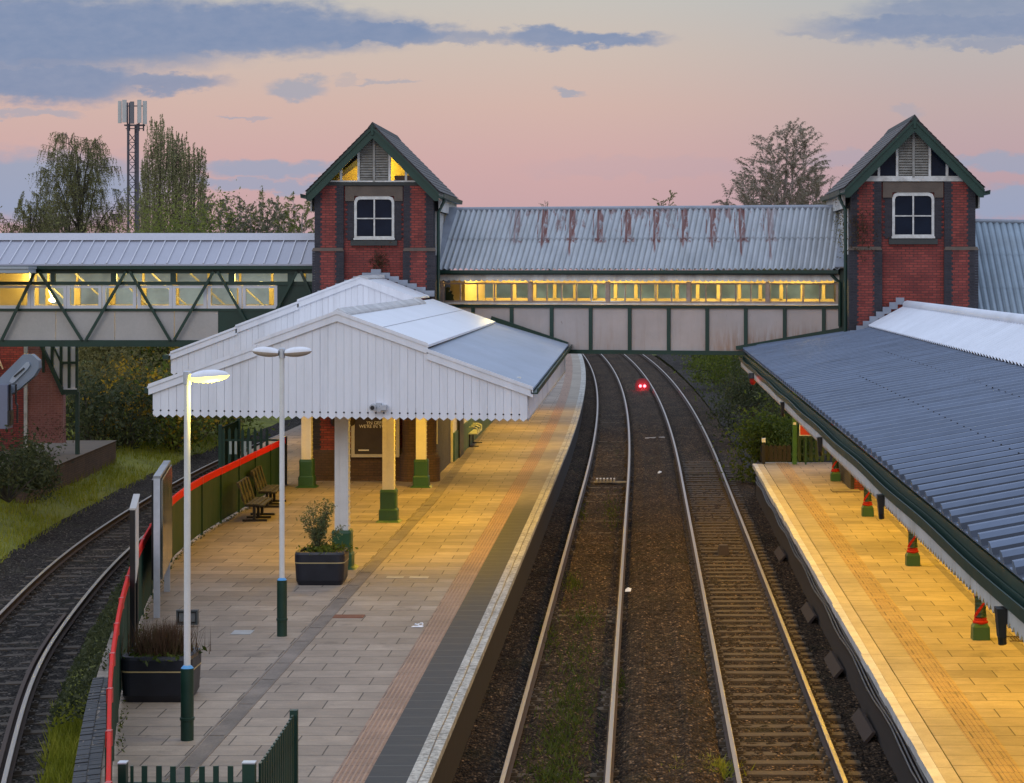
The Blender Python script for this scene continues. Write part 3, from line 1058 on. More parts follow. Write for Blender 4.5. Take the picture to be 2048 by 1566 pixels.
# access covers and scraps on the island platform
for nm, px, py, wpx, dep, mat_, lab in (('access_cover', 697, 1233, 62, .36, M('rust_cover', (0.17, 0.06, 0.035), .8, .2, 4), 'rust red cover plate in the slabs beside the drain'),
                                        ('access_cover', 790, 1155, 34, .26, M('pale_cover', (0.42, 0.36, 0.25), .8, .2, 4), 'larger pale cover plate in the slabs right of the planter'),
                                        ('access_cover', 838, 1155, 38, .26, M('pale_cover_b', (0.44, 0.38, 0.27), .8, .2, 4), 'smaller pale cover plate in the slabs toward the tactile strip'),
                                        ('access_cover', 485, 1265, 40, .42, M('grey_cover', (0.33, 0.35, 0.36), .6, .2, 4), 'grey metal cover in the slabs left of the twin lamp post')):
    Y = F * (H - ZP) / (py - HY)
    x = xat(px, Y)
    wd = wpx * Y / F
    mb = MB()
    mb.box(x - wd / 2, x + wd / 2, Y - dep / 2, Y + dep / 2, ZP - .02, ZP + .008)
    tag(build(mb, nm, mat_, origin=(x, Y, ZP)), lab, 'cover plate')
Y = F * (H - ZP) / (1252 - HY)
x = xat(838, Y)
mb = MB()
mb.tube([(x + .07 * math.cos(a), Y + .05 * math.sin(a) * 1.6, ZP + .03 + .015 * math.sin(2 * a)) for a in np.linspace(0, 6.0, 14)], .012, 5)
mb.add([(x - .13, Y - .16, ZP + .008), (x + .08, Y - .2, ZP + .012), (x + .1, Y - .1, ZP + .02), (x - .1, Y - .04, ZP + .012)], [(0, 1, 2, 3)])
tag(build(mb, 'paper_scrap', m_white, origin=(x, Y, ZP)), 'crumpled white scrap on the slabs by the tactile strip', 'litter')
for (px, py, lab) in ((1256, 1188, 'white litter beside the inner rail of the left track'), (1319, 950, 'white litter on the brown ballast between tracks')):
    Y = F * (H + .1) / (py - HY)
    x = xat(px, Y)
    mb = MB()
    mb.add([(x - .07, Y - .05, -.04), (x + .06, Y - .07, -.03), (x + .08, Y + .06, .02), (x, Y + .02, .05), (x - .06, Y + .07, .0)], [(0, 1, 3), (1, 2, 3), (2, 4, 3), (4, 0, 3)])
    tag(build(mb, 'litter_scrap', m_white, origin=(x, Y, -.05)), lab, 'litter')


# ------------------------------------------------------------------ towers
MPX = 65.2 / F


def tower(name, label, cx, Yf, lit, base_detail):
    t = thing(name, label, 'tower', (cx, Yf, ZP))

    def X(px):
        return cx + (px - 747.5) * MPX

    def Z(py):
        return H + (HY - py) * MPX
    Yb = Yf + 6.0
    zt = Z(370)
    zs = Z(497)
    rec = 0.10
    # wall: recessed centre, projecting piers
    mb = MB()
    mb.box(X(636), X(860), Yf + rec, Yb, ZP - .2, zt)
    mb.box(X(641), X(673), Yf, Yf + rec, zs, zt)
    mb.box(X(820), X(852), Yf, Yf + rec, zs, zt)
    mb.box(X(640), X(673), Yf - .06, Yf + rec, 1.8, zs - .08)
    mb.box(X(820), X(854), Yf - .06, Yf + rec, 1.8, zs - .08)
    build(mb, 'wall', m_brick, t)
    # toothed dark brick quoins
    mb = MB()

    def quoin(x0, x1, y, z0, z1, tl, tr):
        z = z0
        k = 0
        while z < z1 - .01:
            h = min(.077, z1 - z)
            a = x0 - (.045 if (k % 2 and tl) else 0)
            b = x1 + (.045 if (k % 2 and tr) else 0)
            mb.box(a, b, y, y + .12, z, z + h - .004)
            z += h
            k += 1
    quoin(X(629), X(641), Yf - .004, zs, zt, 0, 1)
    quoin(X(673), X(687), Yf - .004, zs, zt, 1, 0)
    quoin(X(807), X(820), Yf - .004, zs, zt, 0, 1)
    quoin(X(852), X(866), Yf - .004, zs, zt, 1, 0)
    quoin(X(625), X(640), Yf - .066, 1.8, zs - .08, 0, 1)
    quoin(X(673), X(688), Yf - .066, 1.8, zs - .08, 1, 0)
    quoin(X(806), X(820), Yf - .066, 1.8, zs - .08, 0, 1)
    quoin(X(854), X(871), Yf - .066, 1.8, zs - .08, 1, 0)
    mb.box(X(629), X(629) + .1, Yf + .12, Yb, ZP, zt - .004)
    mb.box(X(866) - .1, X(866), Yf + .12, Yb, ZP, zt - .004)
    build(mb, 'quoin', m_darkbrick, t)
    for a, b in ((624, 688), (806, 872)):
        mb = MB()
        mb.hexa([(X(a), Yf - .09, zs - .08), (X(b), Yf - .09, zs - .08), (X(b), Yf + .05, zs - .08), (X(a), Yf + .05, zs - .08),
                 (X(a) + .04, Yf - .02, zs + .02), (X(b) - .04, Yf - .02, zs + .02), (X(b) - .04, Yf + .05, zs + .02), (X(a) + .04, Yf + .05, zs + .02)])
        build(mb, 'string_course', m_stone, t)
    # window surround, lintel, sill, sash
    for sx0, sx1, sgn in ((694, 708, -1), (788, 802, 1)):
        mb = MB()
        z = Z(480)
        k = 0
        while z < Z(394):
            e = .05 * (k % 2)
            mb.box(X(sx0) - (e if sgn < 0 else 0), X(sx1) + (e if sgn > 0 else 0), Yf + rec - .025, Yf + rec + .05, z, z + .07)
            z += .074
            k += 1
        build(mb, 'window_surround', m_darkbrick, t)
    mb = MB()
    mb.box(X(690), X(805), Yf + .03, Yf + .2, Z(392), Z(372))
    mb.box(X(690), X(708), Yf + .03, Yf + .2, Z(402), Z(392))
    mb.box(X(788), X(805), Yf + .03, Yf + .2, Z(402), Z(392))
    build(mb, 'lintel', m_stone, t)
    mb = MB()
    mb.hexa([(X(701), Yf - .03, Z(491)), (X(794), Yf - .03, Z(491)), (X(794), Yf + .14, Z(491)), (X(701), Yf + .14, Z(491)),
             (X(701), Yf - .01, Z(482)), (X(794), Yf - .01, Z(482)), (X(794), Yf + .14, Z(479)), (X(701), Yf + .14, Z(479))])
    build(mb, 'window_sill', m_darkstone, t)
    win = MB()
    xa, xb, za, zb = X(708), X(788), Z(479), Z(392)
    fw = .075
    yf0, yf1 = Yf + .05, Yf + .16
    c = .16
    outer = [(xa, za), (xb, za), (xb, zb - c), (xb - c * .3, zb - c * .3), (xb - c, zb), (xa + c, zb), (xa + c * .3, zb - c * .3), (xa, zb - c)]
    q = .1
    inner = [(xa + fw, za + .1), (xb - fw, za + .1), (xb - fw, zb - .1 - q), (xb - fw - q * .3, zb - .1 - q * .3), (xb - fw - q, zb - .1), (xa + fw + q, zb - .1), (xa + fw + q * .3, zb - .1 - q * .3), (xa + fw, zb - .1 - q)]
    n = 8
    vs = [(x, yf0, z) for x, z in outer] + [(x, yf0, z) for x, z in inner] + [(x, yf1, z) for x, z in outer] + [(x, yf1, z) for x, z in inner]
    fs = []
    for i in range(n):
        j = (i + 1) % n
        fs += [(i, j, n + j, n + i), (n + i, n + j, 3 * n + j, 3 * n + i), (i, j, 2 * n + j, 2 * n + i)]
    win.add(vs, fs)
    xm, zm = (xa + xb) / 2, (za + zb) / 2 - .02
    win.box(xm - .022, xm + .022, Yf + .06, Yf + .12, za + .1, zb - .1)
    win.box(xa + fw, xb - fw, Yf + .065, Yf + .115, zm - .018, zm + .018)
    win.box(xa - .02, xb + .02, Yf + .02, Yf + .06, za - .01, za + .045)
    wo = build(win, 'window', m_sash, t)
    mb = MB()
    mb.box(xa + .03, xb - .03, Yf + .095, Yf + .099, za + .05, zb - .05)
    build(mb, 'pane', m_darkpane, wo)
    mb = MB()
    mb.box(X(640), X(856), Yf - .02, Yf + .16, Z(371), Z(364))
    build(mb, 'gable_beam', m_darkstone if lit else m_sash, t)
    # gable: glazing behind white bars, louvre
    gx0, gx1, gz0, gza, gxm = X(645), X(851), Z(364), Z(266), X(748)

    def edge_z(x):
        return gz0 + (gza - gz0) * (1 - abs(x - gxm) / ((gx1 - gx0) / 2))
    lx0, lx1 = X(717), X(779)
    for a, b in ((gx0, X(682)), (X(682), lx0)):
        mb = MB()
        mb.prism([(a, Yf + .06, gz0), (b, Yf + .06, gz0), (b, Yf + .06, edge_z(b)), (a, Yf + .06, edge_z(a) + .01)], (0, .01, 0))
        build(mb, 'gable_glazing', m_glass if lit else m_darkpane, t)
    for a, b in ((lx1, X(812)), (X(812), gx1)):
        mb = MB()
        mb.prism([(a, Yf + .06, gz0), (b, Yf + .06, gz0), (b, Yf + .06, edge_z(b) + .01), (a, Yf + .06, edge_z(a))], (0, .01, 0))
        build(mb, 'gable_glazing', m_glass if lit else m_darkpane, t)
    if lit:
        mb = MB()
        mb.prism([(gx0, Yf + 1.4, gz0 - .1), (gx1, Yf + 1.4, gz0 - .1), (gxm, Yf + 1.4, gza)], (0, .05, 0))
        build(mb, 'inner_lining', m_interior, t)
        mb = MB()
        mb.bar((X(655), Yf + .5, gz0 + .02), (X(735), Yf + 1.2, gz0 + 1.0), .12, .16)
        mb.bar((X(785), Yf + .6, gz0 + .12), (X(845), Yf + .6, gz0 + .12), .12, .2)
        build(mb, 'roof_timber', m_darkstone, t)
        lamp('lantern_light', (gxm, Yf + .7, gz0 + .45), 'POINT', 75, (1.0, .70, .07), t, radius=.12)
    mb = MB()
    for x in (X(682), lx0, lx1, X(812)):
        mb.box(x - .035, x + .035, Yf - .0, Yf + .08, gz0, edge_z(x) + .02)
    for s, e in (((gx0 - .1, gz0 + .0), (gxm, gza + .05)), ((gx1 + .1, gz0 + .0), (gxm, gza + .05))):
        mb.bar((s[0], Yf + .03, s[1]), (e[0], Yf + .03, e[1]), .09, .075, up=(0, 1, 0))
    mb.box(gx0, gx1, Yf - .015, Yf + .07, gz0, gz0 + .045)
    build(mb, 'gable_frame', m_sash, t)
    mb = MB()
    z = gz0 + .07
    while z < gza - .15:
        wl = min(lx1 - lx0 - .1, 2 * (gx1 - gxm) * (gza - z) / (gza - gz0) - .2)
        if wl > .12:
            for a, b in ((gxm - wl / 2, gxm - .04), (gxm + .04, gxm + wl / 2)):
                mb.hexa([(a, Yf + .0, z), (b, Yf + .0, z), (b, Yf + .02, z - .008), (a, Yf + .02, z - .008), (a, Yf + .07, z + .075), (b, Yf + .07, z + .075), (b, Yf + .085, z + .065), (a, Yf + .085, z + .065)])
        z += .078
    mb.box(gxm - .035, gxm + .035, Yf - .02, Yf + .09, gz0, gza - .05)
    build(mb, 'louvre', m_louvre, t)
    mb = MB()
    mb.prism([(lx0, Yf + .10, gz0), (lx1, Yf + .10, gz0), (lx1, Yf + .10, edge_z(lx1)), (gxm, Yf + .10, gza), (lx0, Yf + .10, edge_z(lx0))], (0, .02, 0))
    build(mb, 'louvre_backing', m_black, t)
    # barge boards
    az, ez = Z(255), Z(392)
    ex0, ex1 = cx - 1.99, cx + 1.99
    mb = MB()
    for ex in (ex0, ex1):
        s = 1 if ex > cx else -1
        mb.prism([(cx, Yf - .32, az), (ex, Yf - .32, ez + .06), (ex, Yf - .32, ez - .16), (ex - s * .12, Yf - .32, ez - .16), (cx, Yf - .32, az - .34)], (0, .07, 0))
        mb.prism([(cx, Yf - .36, az + .02), (ex + s * .02, Yf - .36, ez + .08), (ex + s * .02, Yf - .36, ez + .0), (cx, Yf - .36, az - .07)], (0, .04, 0))
    mb.box(cx - .04, cx + .04, Yf - .37, Yf - .28, az - .25, az + .05)
    build(mb, 'barge_board', m_green, t)
    # soffit behind the barge and roof slopes
    mb = MB()
    for s in (-1, 1):
        mb.prism([(cx, Yf - .3, az + .02), (cx + s * 2.0, Yf - .3, ez + .06), (cx + s * 2.0, Yf - .3, ez + .12), (cx, Yf - .3, az + .09)], (0, 6.6, 0))
        z0, x0 = az + .08, cx
        rows = 16
        for k in range(rows):
            a, b = k / rows, (k + 1) / rows
            p0 = (cx + s * 2.02 * a, az + .095 + (ez - az + .03) * a)
            p1 = (cx + s * 2.03 * b, az + .085 + (ez - az + .03) * b + .012)
            mb.prism([(p0[0], Yf - .34, p0[1]), (p1[0], Yf - .34, p1[1]), (p1[0], Yf - .34, p1[1] + .02), (p0[0], Yf - .34, p0[1] + .006)], (0, 6.65, 0))
    build(mb, 'roof', m_slate, t)
    mb = MB()
    mb.prism([(cx - .14, Yf - .36, az - .03), (cx, Yf - .36, az + .15), (cx + .14, Yf - .36, az - .03)], (0, 6.7, 0))
    build(mb, 'ridge_tile', m_darkstone, t)
    for s in (-1, 1):
        mb = MB()
        pth = [(cx + s * 2.08, Yf - .35, ez + .02), (cx + s * 2.08, Yf + 6.2, ez + .02)]
        mb.sweep(pth, [(-.085, -.09), (.085, -.09), (.10, .035), (.075, .035), (.06, -.06), (-.06, -.06), (-.075, .035), (-.1, .035)])
        build(mb, 'gutter', m_green, t)
    # side fascia below the eaves, facing the bridge
    for s in (-1, 1):
        mb = MB()
        xo = cx + s * 1.93
        mb.box(min(xo, xo + s * .05), max(xo, xo + s * .05), Yf + .35, Yf + 6.2, ez - .45, ez + .02)
        mb.box(cx + s * 1.8 - .02, cx + s * 1.8 + .02 + s * .02, Yf + .7, Yf + 5.8, zs - .2, ez - .45)
        build(mb, 'side_board', m_sash, t)
    s = 1 if cx < 0 else -1
    mb = MB()
    mb.tube([(cx + s * 2.08, Yf + .5, ez - .02), (cx + s * 2.08, Yf + .5, ez - .16), (cx + s * 1.93, Yf + .3, ez - .5), (cx + s * 1.93, Yf + .3, 4.8)], .05, 8)
    build(mb, 'downpipe', m_green, t, smooth=True)
    return t, X, Z


towL, XL, ZL = tower('lift_tower', 'red brick gabled tower on the island platform with yellow lit gable panes', xat(747.5, 65.2), 65.2, True, True)
towR, XR, ZR = tower('lift_tower', 'red brick gabled tower on the right platform with dark gable panes', xat(1826.5, 62.1), 62.1, False, False)
# plinth at the foot of the left tower
mb = MB()
mb.box(XL(622), XL(872), 65.08, 66, ZP - .1, 1.75)
mb.hexa([(XL(622), 65.08, 1.75), (XL(872), 65.08, 1.75), (XL(872), 65.4, 1.75), (XL(622), 65.4, 1.75), (XL(626), 65.16, 1.86), (XL(868), 65.16, 1.86), (XL(868), 65.4, 1.86), (XL(626), 65.4, 1.86)])
mb.box(XL(620), XL(874), 65.0, 65.2, ZP - .1, 1.02)
mb.lathe((XL(858), 65.0, ZP), [(.36, 0), (.36, .72), (.31, .8), (.25, .85), (.25, 3.0)], 18)
mb.lathe((XL(822), 65.0, ZP), [(.33, 0), (.33, .74), (.28, .82), (.24, .86), (.24, 3.0)], 18)
build(mb, 'plinth', m_brownbrick, towL)
# stepped lead flashing above the canopy roof
mb = MB()
for k in range(7):
    for s in ((-1, 1) if k else (1,)):
        c = xat(752, 65.1) + s * k * .27
        z = 7.30 - k * .108
        mb.box(c - .15, c + .15, 65.085 + (.004 * (k % 2)), 65.13, z - .18, z)
build(mb, 'flashing', m_lead, towL)
mb = MB()
for k in range(10):
    c = xat(1800, 62.0) - k * .19
    z = 6.48 - k * .135
    mb.box(c - .12, c + .12, 61.97 + (.004 * (k % 2)), 62.02, z - .2, z)
build(mb, 'flashing', m_lead, towR)


# ------------------------------------------------------------------ corrugated helper
def corrugated(mb, a0, a1, b0, b1, period, amp, seg=6, profile=None, closed_end=False):
    """Sheet between line a0->a1 (upper) and b0->b1 (lower); corrugations run from upper to lower line."""
    a0, a1, b0, b1 = [np.array(q, float) for q in (a0, a1, b0, b1)]
    L = np.linalg.norm(b1 - b0)
    nper = max(1, int(round(L / period)))
    nrm = np.cross(a1 - a0, b0 - a0)
    nrm /= np.linalg.norm(nrm)
    if nrm[2] < 0:
        nrm = -nrm
    ts, hs = [], []
    if profile is None:
        for i in range(nper * seg + 1):
            ts.append(i / (nper * seg))
            hs.append(amp * math.cos(2 * math.pi * i / seg))
    else:
        for i in range(nper):
            for q, h in profile:
                ts.append((i + q) / nper)
                hs.append(h * amp)
        ts.append(1.0)
        hs.append(profile[0][1] * amp)
    vs = []
    for t, h in zip(ts, hs):
        vs.append(a0 + (a1 - a0) * t + nrm * h)
        vs.append(b0 + (b1 - b0) * t + nrm * h)
    mb.add(vs, [(2 * i, 2 * i + 1, 2 * i + 3, 2 * i + 2) for i in range(len(ts) - 1)])
    if closed_end:
        ev = []
        for t, h in zip(ts, hs):
            ev += [b0 + (b1 - b0) * t + nrm * h, b0 + (b1 - b0) * t - nrm * .02]
        mb.add(ev, [(2 * i, 2 * i + 1, 2 * i + 3, 2 * i + 2) for i in range(len(ts) - 1)])


# ------------------------------------------------------------------ main covered footbridge between the towers
BA = np.array((xat(880, 67.0), 67.0))
BB = np.array((xat(1680, 64.3), 64.3))
BL = float(np.linalg.norm(BB - BA))
bt = (BB - BA) / BL
bn = np.array((-bt[1], bt[0]))                     # pointing away from the viewer


def B(s, d, z):
    q = BA + bt * s + bn * d
    return (q[0], q[1], z)


def bs(px):      # distance along the bridge front of a photo column
    k = (px - HX) / F
    # solve (BA + bt s).x = k * (BA + bt s).y
    return (k * BA[1] - BA[0]) / (bt[0] - k * bt[1])


def bz(py, s=6.0):
    return H - (py - HY) * (BA[1] + bt[1] * s) / F


def bbox(mb, s0, s1, d0, d1, z0, z1):
    mb.hexa([B(s0, d0, z0), B(s1, d0, z0), B(s1, d1, z0), B(s0, d1, z0), B(s0, d0, z1), B(s1, d0, z1), B(s1, d1, z1), B(s0, d1, z1)])


BD = 3.3
fb = thing('footbridge', 'covered footbridge with rust streaked corrugated roof joining the two towers', 'footbridge', (0, 66, 4.6))
s0b, s1b = -.1, BL + .05
zr, ze = 9.21, 7.30
mb = MB()
zl = (zr + ze) / 2 + .02
dm = (BD / 2 - .35) / 2
corrugated(mb, B(s0b, BD / 2, zr), B(s1b, BD / 2, zr), B(s0b, dm - .02, zl - .03), B(s1b, dm - .02, zl - .03), .176, .042, 8)
corrugated(mb, B(s0b, dm + .02, zl - .02), B(s1b, dm + .02, zl - .02), B(s0b, -.35, ze), B(s1b, -.35, ze), .176, .042, 8)
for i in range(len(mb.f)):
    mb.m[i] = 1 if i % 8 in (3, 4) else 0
corrugated(mb, B(s0b, BD / 2, zr), B(s1b, BD / 2, zr), B(s0b, BD + .35, ze), B(s1b, BD + .35, ze), .176, .026, 6)
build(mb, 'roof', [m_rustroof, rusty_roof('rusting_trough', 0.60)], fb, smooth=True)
mb = MB()
mb.tube([B(s0b, BD / 2, zr + .0), B(s1b, BD / 2, zr + .0)], .07, 8)
for e in (s0b + .02, s1b - .02):
    mb.bar(B(e, BD / 2, zr + .05), B(e, -.36, ze + .05), .28, .06)
build(mb, 'ridge_cap', m_lead, fb)
mb = MB()
bbox(mb, 0, BL, -.40, -.26, ze - .13, ze - .03)
bbox(mb, 0, BL, -.26, -.12, ze - .17, ze - .05)
build(mb, 'gutter', m_green, fb)
mb = MB()
zv0, zv1 = bz(561), bz(546)
nps = int(BL / .176)
for k in range(nps):
    a, b = k * BL / nps, (k + 1) * BL / nps
    zz = zv0 + random.uniform(-.012, .012)
    m_ = (a + b) / 2
    P = [B(a, -.14, zv1), B(b, -.14, zv1), B(b, -.20, zz + .02), B(m_ + .04, -.215, zz - .025), B(m_ - .04, -.215, zz - .025), B(a, -.20, zz + .02)]
    mb.add(P, [tuple(range(6))])
build(mb, 'valance', M('weathered_valance', (0.66, 0.66, 0.60), .7, .18, 2.0, fine=.1, dirt=(0.25, 0.16, 0.10), dirt_amt=.55, stretch=(1.5, 1.5, .6)), fb)
# floor, ceiling and the far wall
mb = MB()
bbox(mb, 0, BL, .05, BD - .05, 4.72, 4.9)
build(mb, 'deck', m_darkstone, fb)
mb = MB()
bbox(mb, 0, BL, .02, BD - .02, ze - .1, ze - .06)
build(mb, 'ceiling', m_interior, fb)
mb = MB()
zs0, zs1 = bz(604), bz(567)
for d0, d1 in ((BD - .08, BD),):
    bbox(mb, 0, BL, d0, d1, 4.9, zs0 - .05 + .12)
    bbox(mb, 0, BL, d0, d1, zs1, ze - .1)
    for k in range(19):
        s = .15 + k * BL / 18.6
        bbox(mb, s - .055, s + .055, d0, d1, zs0, zs1)
build(mb, 'far_wall', m_interior, fb)
mb = MB()
bbox(mb, 0, BL, BD - .03, BD - .02, zs0, zs1)
build(mb, 'far_glazing', m_farpane, fb)
mb = MB()
bbox(mb, 0.02, .5, 1.0, BD - .1, 4.9, ze - .1)
build(mb, 'end_partition', m_interior, fb)
# near windows: sill, head, posts, frames and panes
mb = MB()
bbox(mb, 0, BL, -.06, .04, zs1 - .02, zs1 + .02)
bbox(mb, 0, BL, -.03, .08, zs0 - .03, zs0)
build(mb, 'window_head', m_browntimber, fb)
mb = MB()
bbox(mb, 0, BL, -.16, .05, zs0 - .08, zs0 - .032)
build(mb, 'sill', m_sash, fb)
posts = [884, 1061, 1216, 1378, 1536, 1677]
mb0 = None
for px in posts:
    s = bs(px)
    mb = MB()
    bbox(mb, s - .06, s + .06, -.075, .06, zs0 - .02, zs1 + .06)
    build(mb, 'post', m_browntimber, fb)
for i in range(5):
    a, b = bs(posts[i]) + .06, bs(posts[i + 1]) - .06
    n = 5 if i < 4 else 4
    if i == 0:
        n = 5
    for k in range(n):
        s0, s1 = a + (b - a) * k / n, a + (b - a) * (k + 1) / n
        mb = MB()
        fwd = .018
        bbox(mb, s0 + .003, s0 + fwd, -.03, .03, zs0, zs1)
        bbox(mb, s1 - fwd, s1 - .003, -.03, .03, zs0, zs1)
        bbox(mb, s0 + fwd, s1 - fwd, -.028, .028, zs0, zs0 + .03)
        bbox(mb, s0 + fwd, s1 - fwd, -.028, .028, zs1 - .03, zs1)
        mt = m_sash if (i, k) in ((2, 0), (1, 4)) else m_browntimber
        wv = build(mb, 'window', mt, fb)
        mb = MB()
        mb.quad(B(s0 + .02, .0, zs0 + .02), B(s1 - .02, .0, zs0 + .02), B(s1 - .02, .0, zs1 - .02), B(s0 + .02, .0, zs1 - .02))
        build(mb, 'pane', m_glass, wv)
mb = MB()
bbox(mb, BL - .02, BL + .22, -.12, .3, 4.6, ze + .2)
build(mb, 'end_post', m_green, fb)  # post added to stop interior light leaking out beside the tower
# torn film in the first pane
a = bs(890)
mb = MB()
pts = [(0, zs0), (.30, zs0), (.24, zs0 + .12), (.27, zs0 + .2), (.19, zs0 + .24), (.23, zs0 + .33), (.10, zs0 + .30), (.16, zs0 + .41), (.08, zs0 + .46), (0, zs0 + .42)]
mb.prism([B(a + x, .06, z) for x, z in pts], (bn[0] * .01, bn[1] * .01, 0))
build(mb, 'torn_film', m_leaf_dark, fb)
# lower cladding
mb = MB()
bbox(mb, 0, BL, -.08, .06, bz(616), zs0 - .09)
bbox(mb, 0, BL, -.10, .10, bz(708), bz(700))
bbox(mb, 0, BL, -.05, BD, bz(708) + .02, bz(708) + .12)
build(mb, 'girder', m_green, fb)
ribs = [947, 1024, 1104, 1182, 1260, 1338, 1415, 1492, 1570, 1648]
prev = 0.0
for px in ribs + [1690]:
    s = min(bs(px), BL)
    mb = MB()
    bbox(mb, prev + .004, s - .004, -.012, .012, bz(700), bz(616))
    build(mb, 'panel', m_panelcream, fb)
    prev = s
for px in ribs:
    s = bs(px)
    mb = MB()
    bbox(mb, s - .055, s + .055, -.075, -.014, bz(700) + .002, bz(616) - .002)
    build(mb, 'rib', m_green, fb)
mb = MB()
bbox(mb, 0, BL, BD - .06, BD - .01, bz(704), 4.9)
build(mb, 'rear_cladding', m_panelplain, fb)
# cover strips where the platform roofs meet the bridge
mb = MB()
mb.bar(B(bs(985), -.14, bz(637) - .02), B(bs(1137), -.14, bz(690)), .10, .16)
build(mb, 'roof_flashing', m_green, fb)
mb = MB()
mb.bar(B(bs(1474), -.14, bz(694)), B(bs(1692), -.14, bz(655)), .10, .12)
build(mb, 'roof_flashing', m_green, fb)
for s in (1.6, 4.8, 8.0, 11.0):
    lamp('bridge_light', B(s, 1.7, ze - .35), 'POINT', 125, (1.0, .74, .24), fb, radius=.15)
mb = MB()
mb.tube([B(BL - .25, -.2, ze - .15), B(BL - .1, -.2, ze - .3), B(BL + .02, -.2, ze - .4), B(BL + .02, -.2, 5.6)], .05, 8)
build(mb, 'downpipe', m_green, fb, smooth=True)

# ------------------------------------------------------------------ steel truss footbridge on the left
GY = 67.0
lb = thing('footbridge', 'green steel truss footbridge with grey seamed roof left of the towers', 'footbridge', (-16, GY, 4.6))


def GX(px):
    return xat(px, GY)


def GZ(py):
    return H - (py - HY) * GY / F


gx0, gx1 = -25.0, GX(628)
GD = 3.0
gze, gzr = 7.46, 8.36
mb = MB()
mb.hexa([(gx0, GY - .35, gze - .05), (gx1, GY - .35, gze - .05), (gx1, GY + 1.5, gzr - .05), (gx0, GY + 1.5, gzr - .05), (gx0, GY - .35, gze), (gx1, GY - .35, gze), (gx1, GY + 1.5, gzr), (gx0, GY + 1.5, gzr)])
mb.hexa([(gx0, GY + 1.5, gzr - .05), (gx1, GY + 1.5, gzr - .05), (gx1, GY + 3.3, gze - .05), (gx0, GY + 3.3, gze - .05), (gx0, GY + 1.5, gzr), (gx1, GY + 1.5, gzr), (gx1, GY + 3.3, gze), (gx0, GY + 3.3, gze)])
build(mb, 'roof', m_seamroof, lb)
mb = MB()
k = 0
x = GX(604)
while x > gx0:
    mb.bar((x, GY - .36, gze + .02), (x, GY + 1.5, gzr + .02), .03, .045)
    x -= 24.1 * GY / F
build(mb, 'roof_seam', M('pale_seam', (0.58, 0.58, 0.62), .45, .05, 2), lb)
mb = MB()
mb.hexa([(gx0, GY + 1.1, gzr - .14), (gx1, GY + 1.1, gzr - .14), (gx1, GY + 1.9, gzr - .14), (gx0, GY + 1.9, gzr - .14), (gx0, GY + 1.3, gzr + .09), (gx1, GY + 1.3, gzr + .09), (gx1, GY + 1.7, gzr + .09), (gx0, GY + 1.7, gzr + .09)])
build(mb, 'ridge_cap', M('pale_cap', (0.50, 0.50, 0.54), .45, .05, 1), lb)
mb = MB()
mb.box(gx0, gx1, GY - .34, GY - .24, gze - .16, gze - .04)
mb.box(gx0, gx1, GY - .12, GY + .1, GZ(547), gze - .05)
mb.box(gx0, gx1, GY - .10, GY + .08, GZ(570), GZ(563))
mb.box(gx0, gx1, GY - .08, GY + .02, GZ(622), GZ(617))
mb.box(gx0, gx1, GY - .16, GY + .2, GZ(693), GZ(680))
mb.box(gx0, gx1, GY + GD - .1, GY + GD + .1, GZ(693), GZ(680))
build(mb, 'girder', m_green, lb)
mb = MB()
for a, b in ((103, 111), (223, 234), (342, 352), (458, 470), (576, 588)):
    mb.box(GX(a), GX(b), GY - .09, GY + .05, GZ(563), GZ(547))
build(mb, 'mullion', m_green, lb)
mb = MB()
mb.box(GX(553.5), gx1, GY - .06, GY + .04, GZ(680), GZ(570))
mb.box(GX(437), GX(553), GY - .055, GY + .04, GZ(680), GZ(622))
build(mb, 'end_panel', m_green, lb)
for px_t, px_b in ((78, 3), (78, 171), (259, 171), (259, 347), (434, 347), (434, 478 + 41), (600, 519), (600, 690 - 3), (-98, 3), (-98, -181)):
    if px_b > 640:
        px_b, zb_ = 630, GZ(595)
    else:
        zb_ = GZ(680)
    mb = MB()
    sh = 4 if px_b > px_t else -4
    mb.bar((GX(px_t + sh), GY - .2, GZ(543)), (GX(px_b - sh), GY - .2, zb_), .08, .085, up=(0, 1, 0))
    build(mb, 'diagonal', m_green, lb)
for a, b in ((-75, -10), (-5, 60), (65, 132), (137, 202), (208, 271), (278, 343), (348, 412), (418, 482), (488, 553)):
    mb = MB()
    x0, x1, z0, z1 = GX(a) - .035, GX(b) + .035, GZ(617), GZ(571)
    fwd = .10
    mb.box(x0, x0 + fwd, GY - .07, GY + .03, z0, z1)
    mb.box(x1 - fwd, x1, GY - .07, GY + .03, z0, z1)
    mb.box(x0 + fwd, x1 - fwd, GY - .065, GY + .03, z0, z0 + .10)
    mb.box(x0 + fwd, x1 - fwd, GY - .065, GY + .03, z1 - .08, z1)
    wv = build(mb, 'window', M('white_upvc', (0.62, 0.62, 0.64), .4, .04, 2) if a == -75 else bpy.data.materials['white_upvc'], lb)
    mb = MB()
    mb.quad((x0 + .05, GY - .02, z0 + .05), (x1 - .05, GY - .02, z0 + .05), (x1 - .05, GY - .02, z1 - .05), (x0 + .05, GY - .02, z1 - .05))
    build(mb, 'pane', m_glass, wv)
mb = MB()
mb.quad((gx0, GY + .0, GZ(563)), (gx1, GY + .0, GZ(563)), (gx1, GY + .0, GZ(547)), (gx0, GY + .0, GZ(547)))
build(mb, 'clerestory_glazing', m_glass, lb)
prev = gx0
for px in (-5, 112, 230, 349, 437):
    mb = MB()
    mb.box(prev + .008, GX(px) - .008, GY - .03, GY + .01, GZ(680), GZ(622))
    build(mb, 'panel', m_panelplain, lb)
    prev = GX(px)
mb = MB()
mb.box(gx0, gx1, GY + .1, GY + GD - .1, 4.95, 5.1)
build(mb, 'deck', m_darkstone, lb)
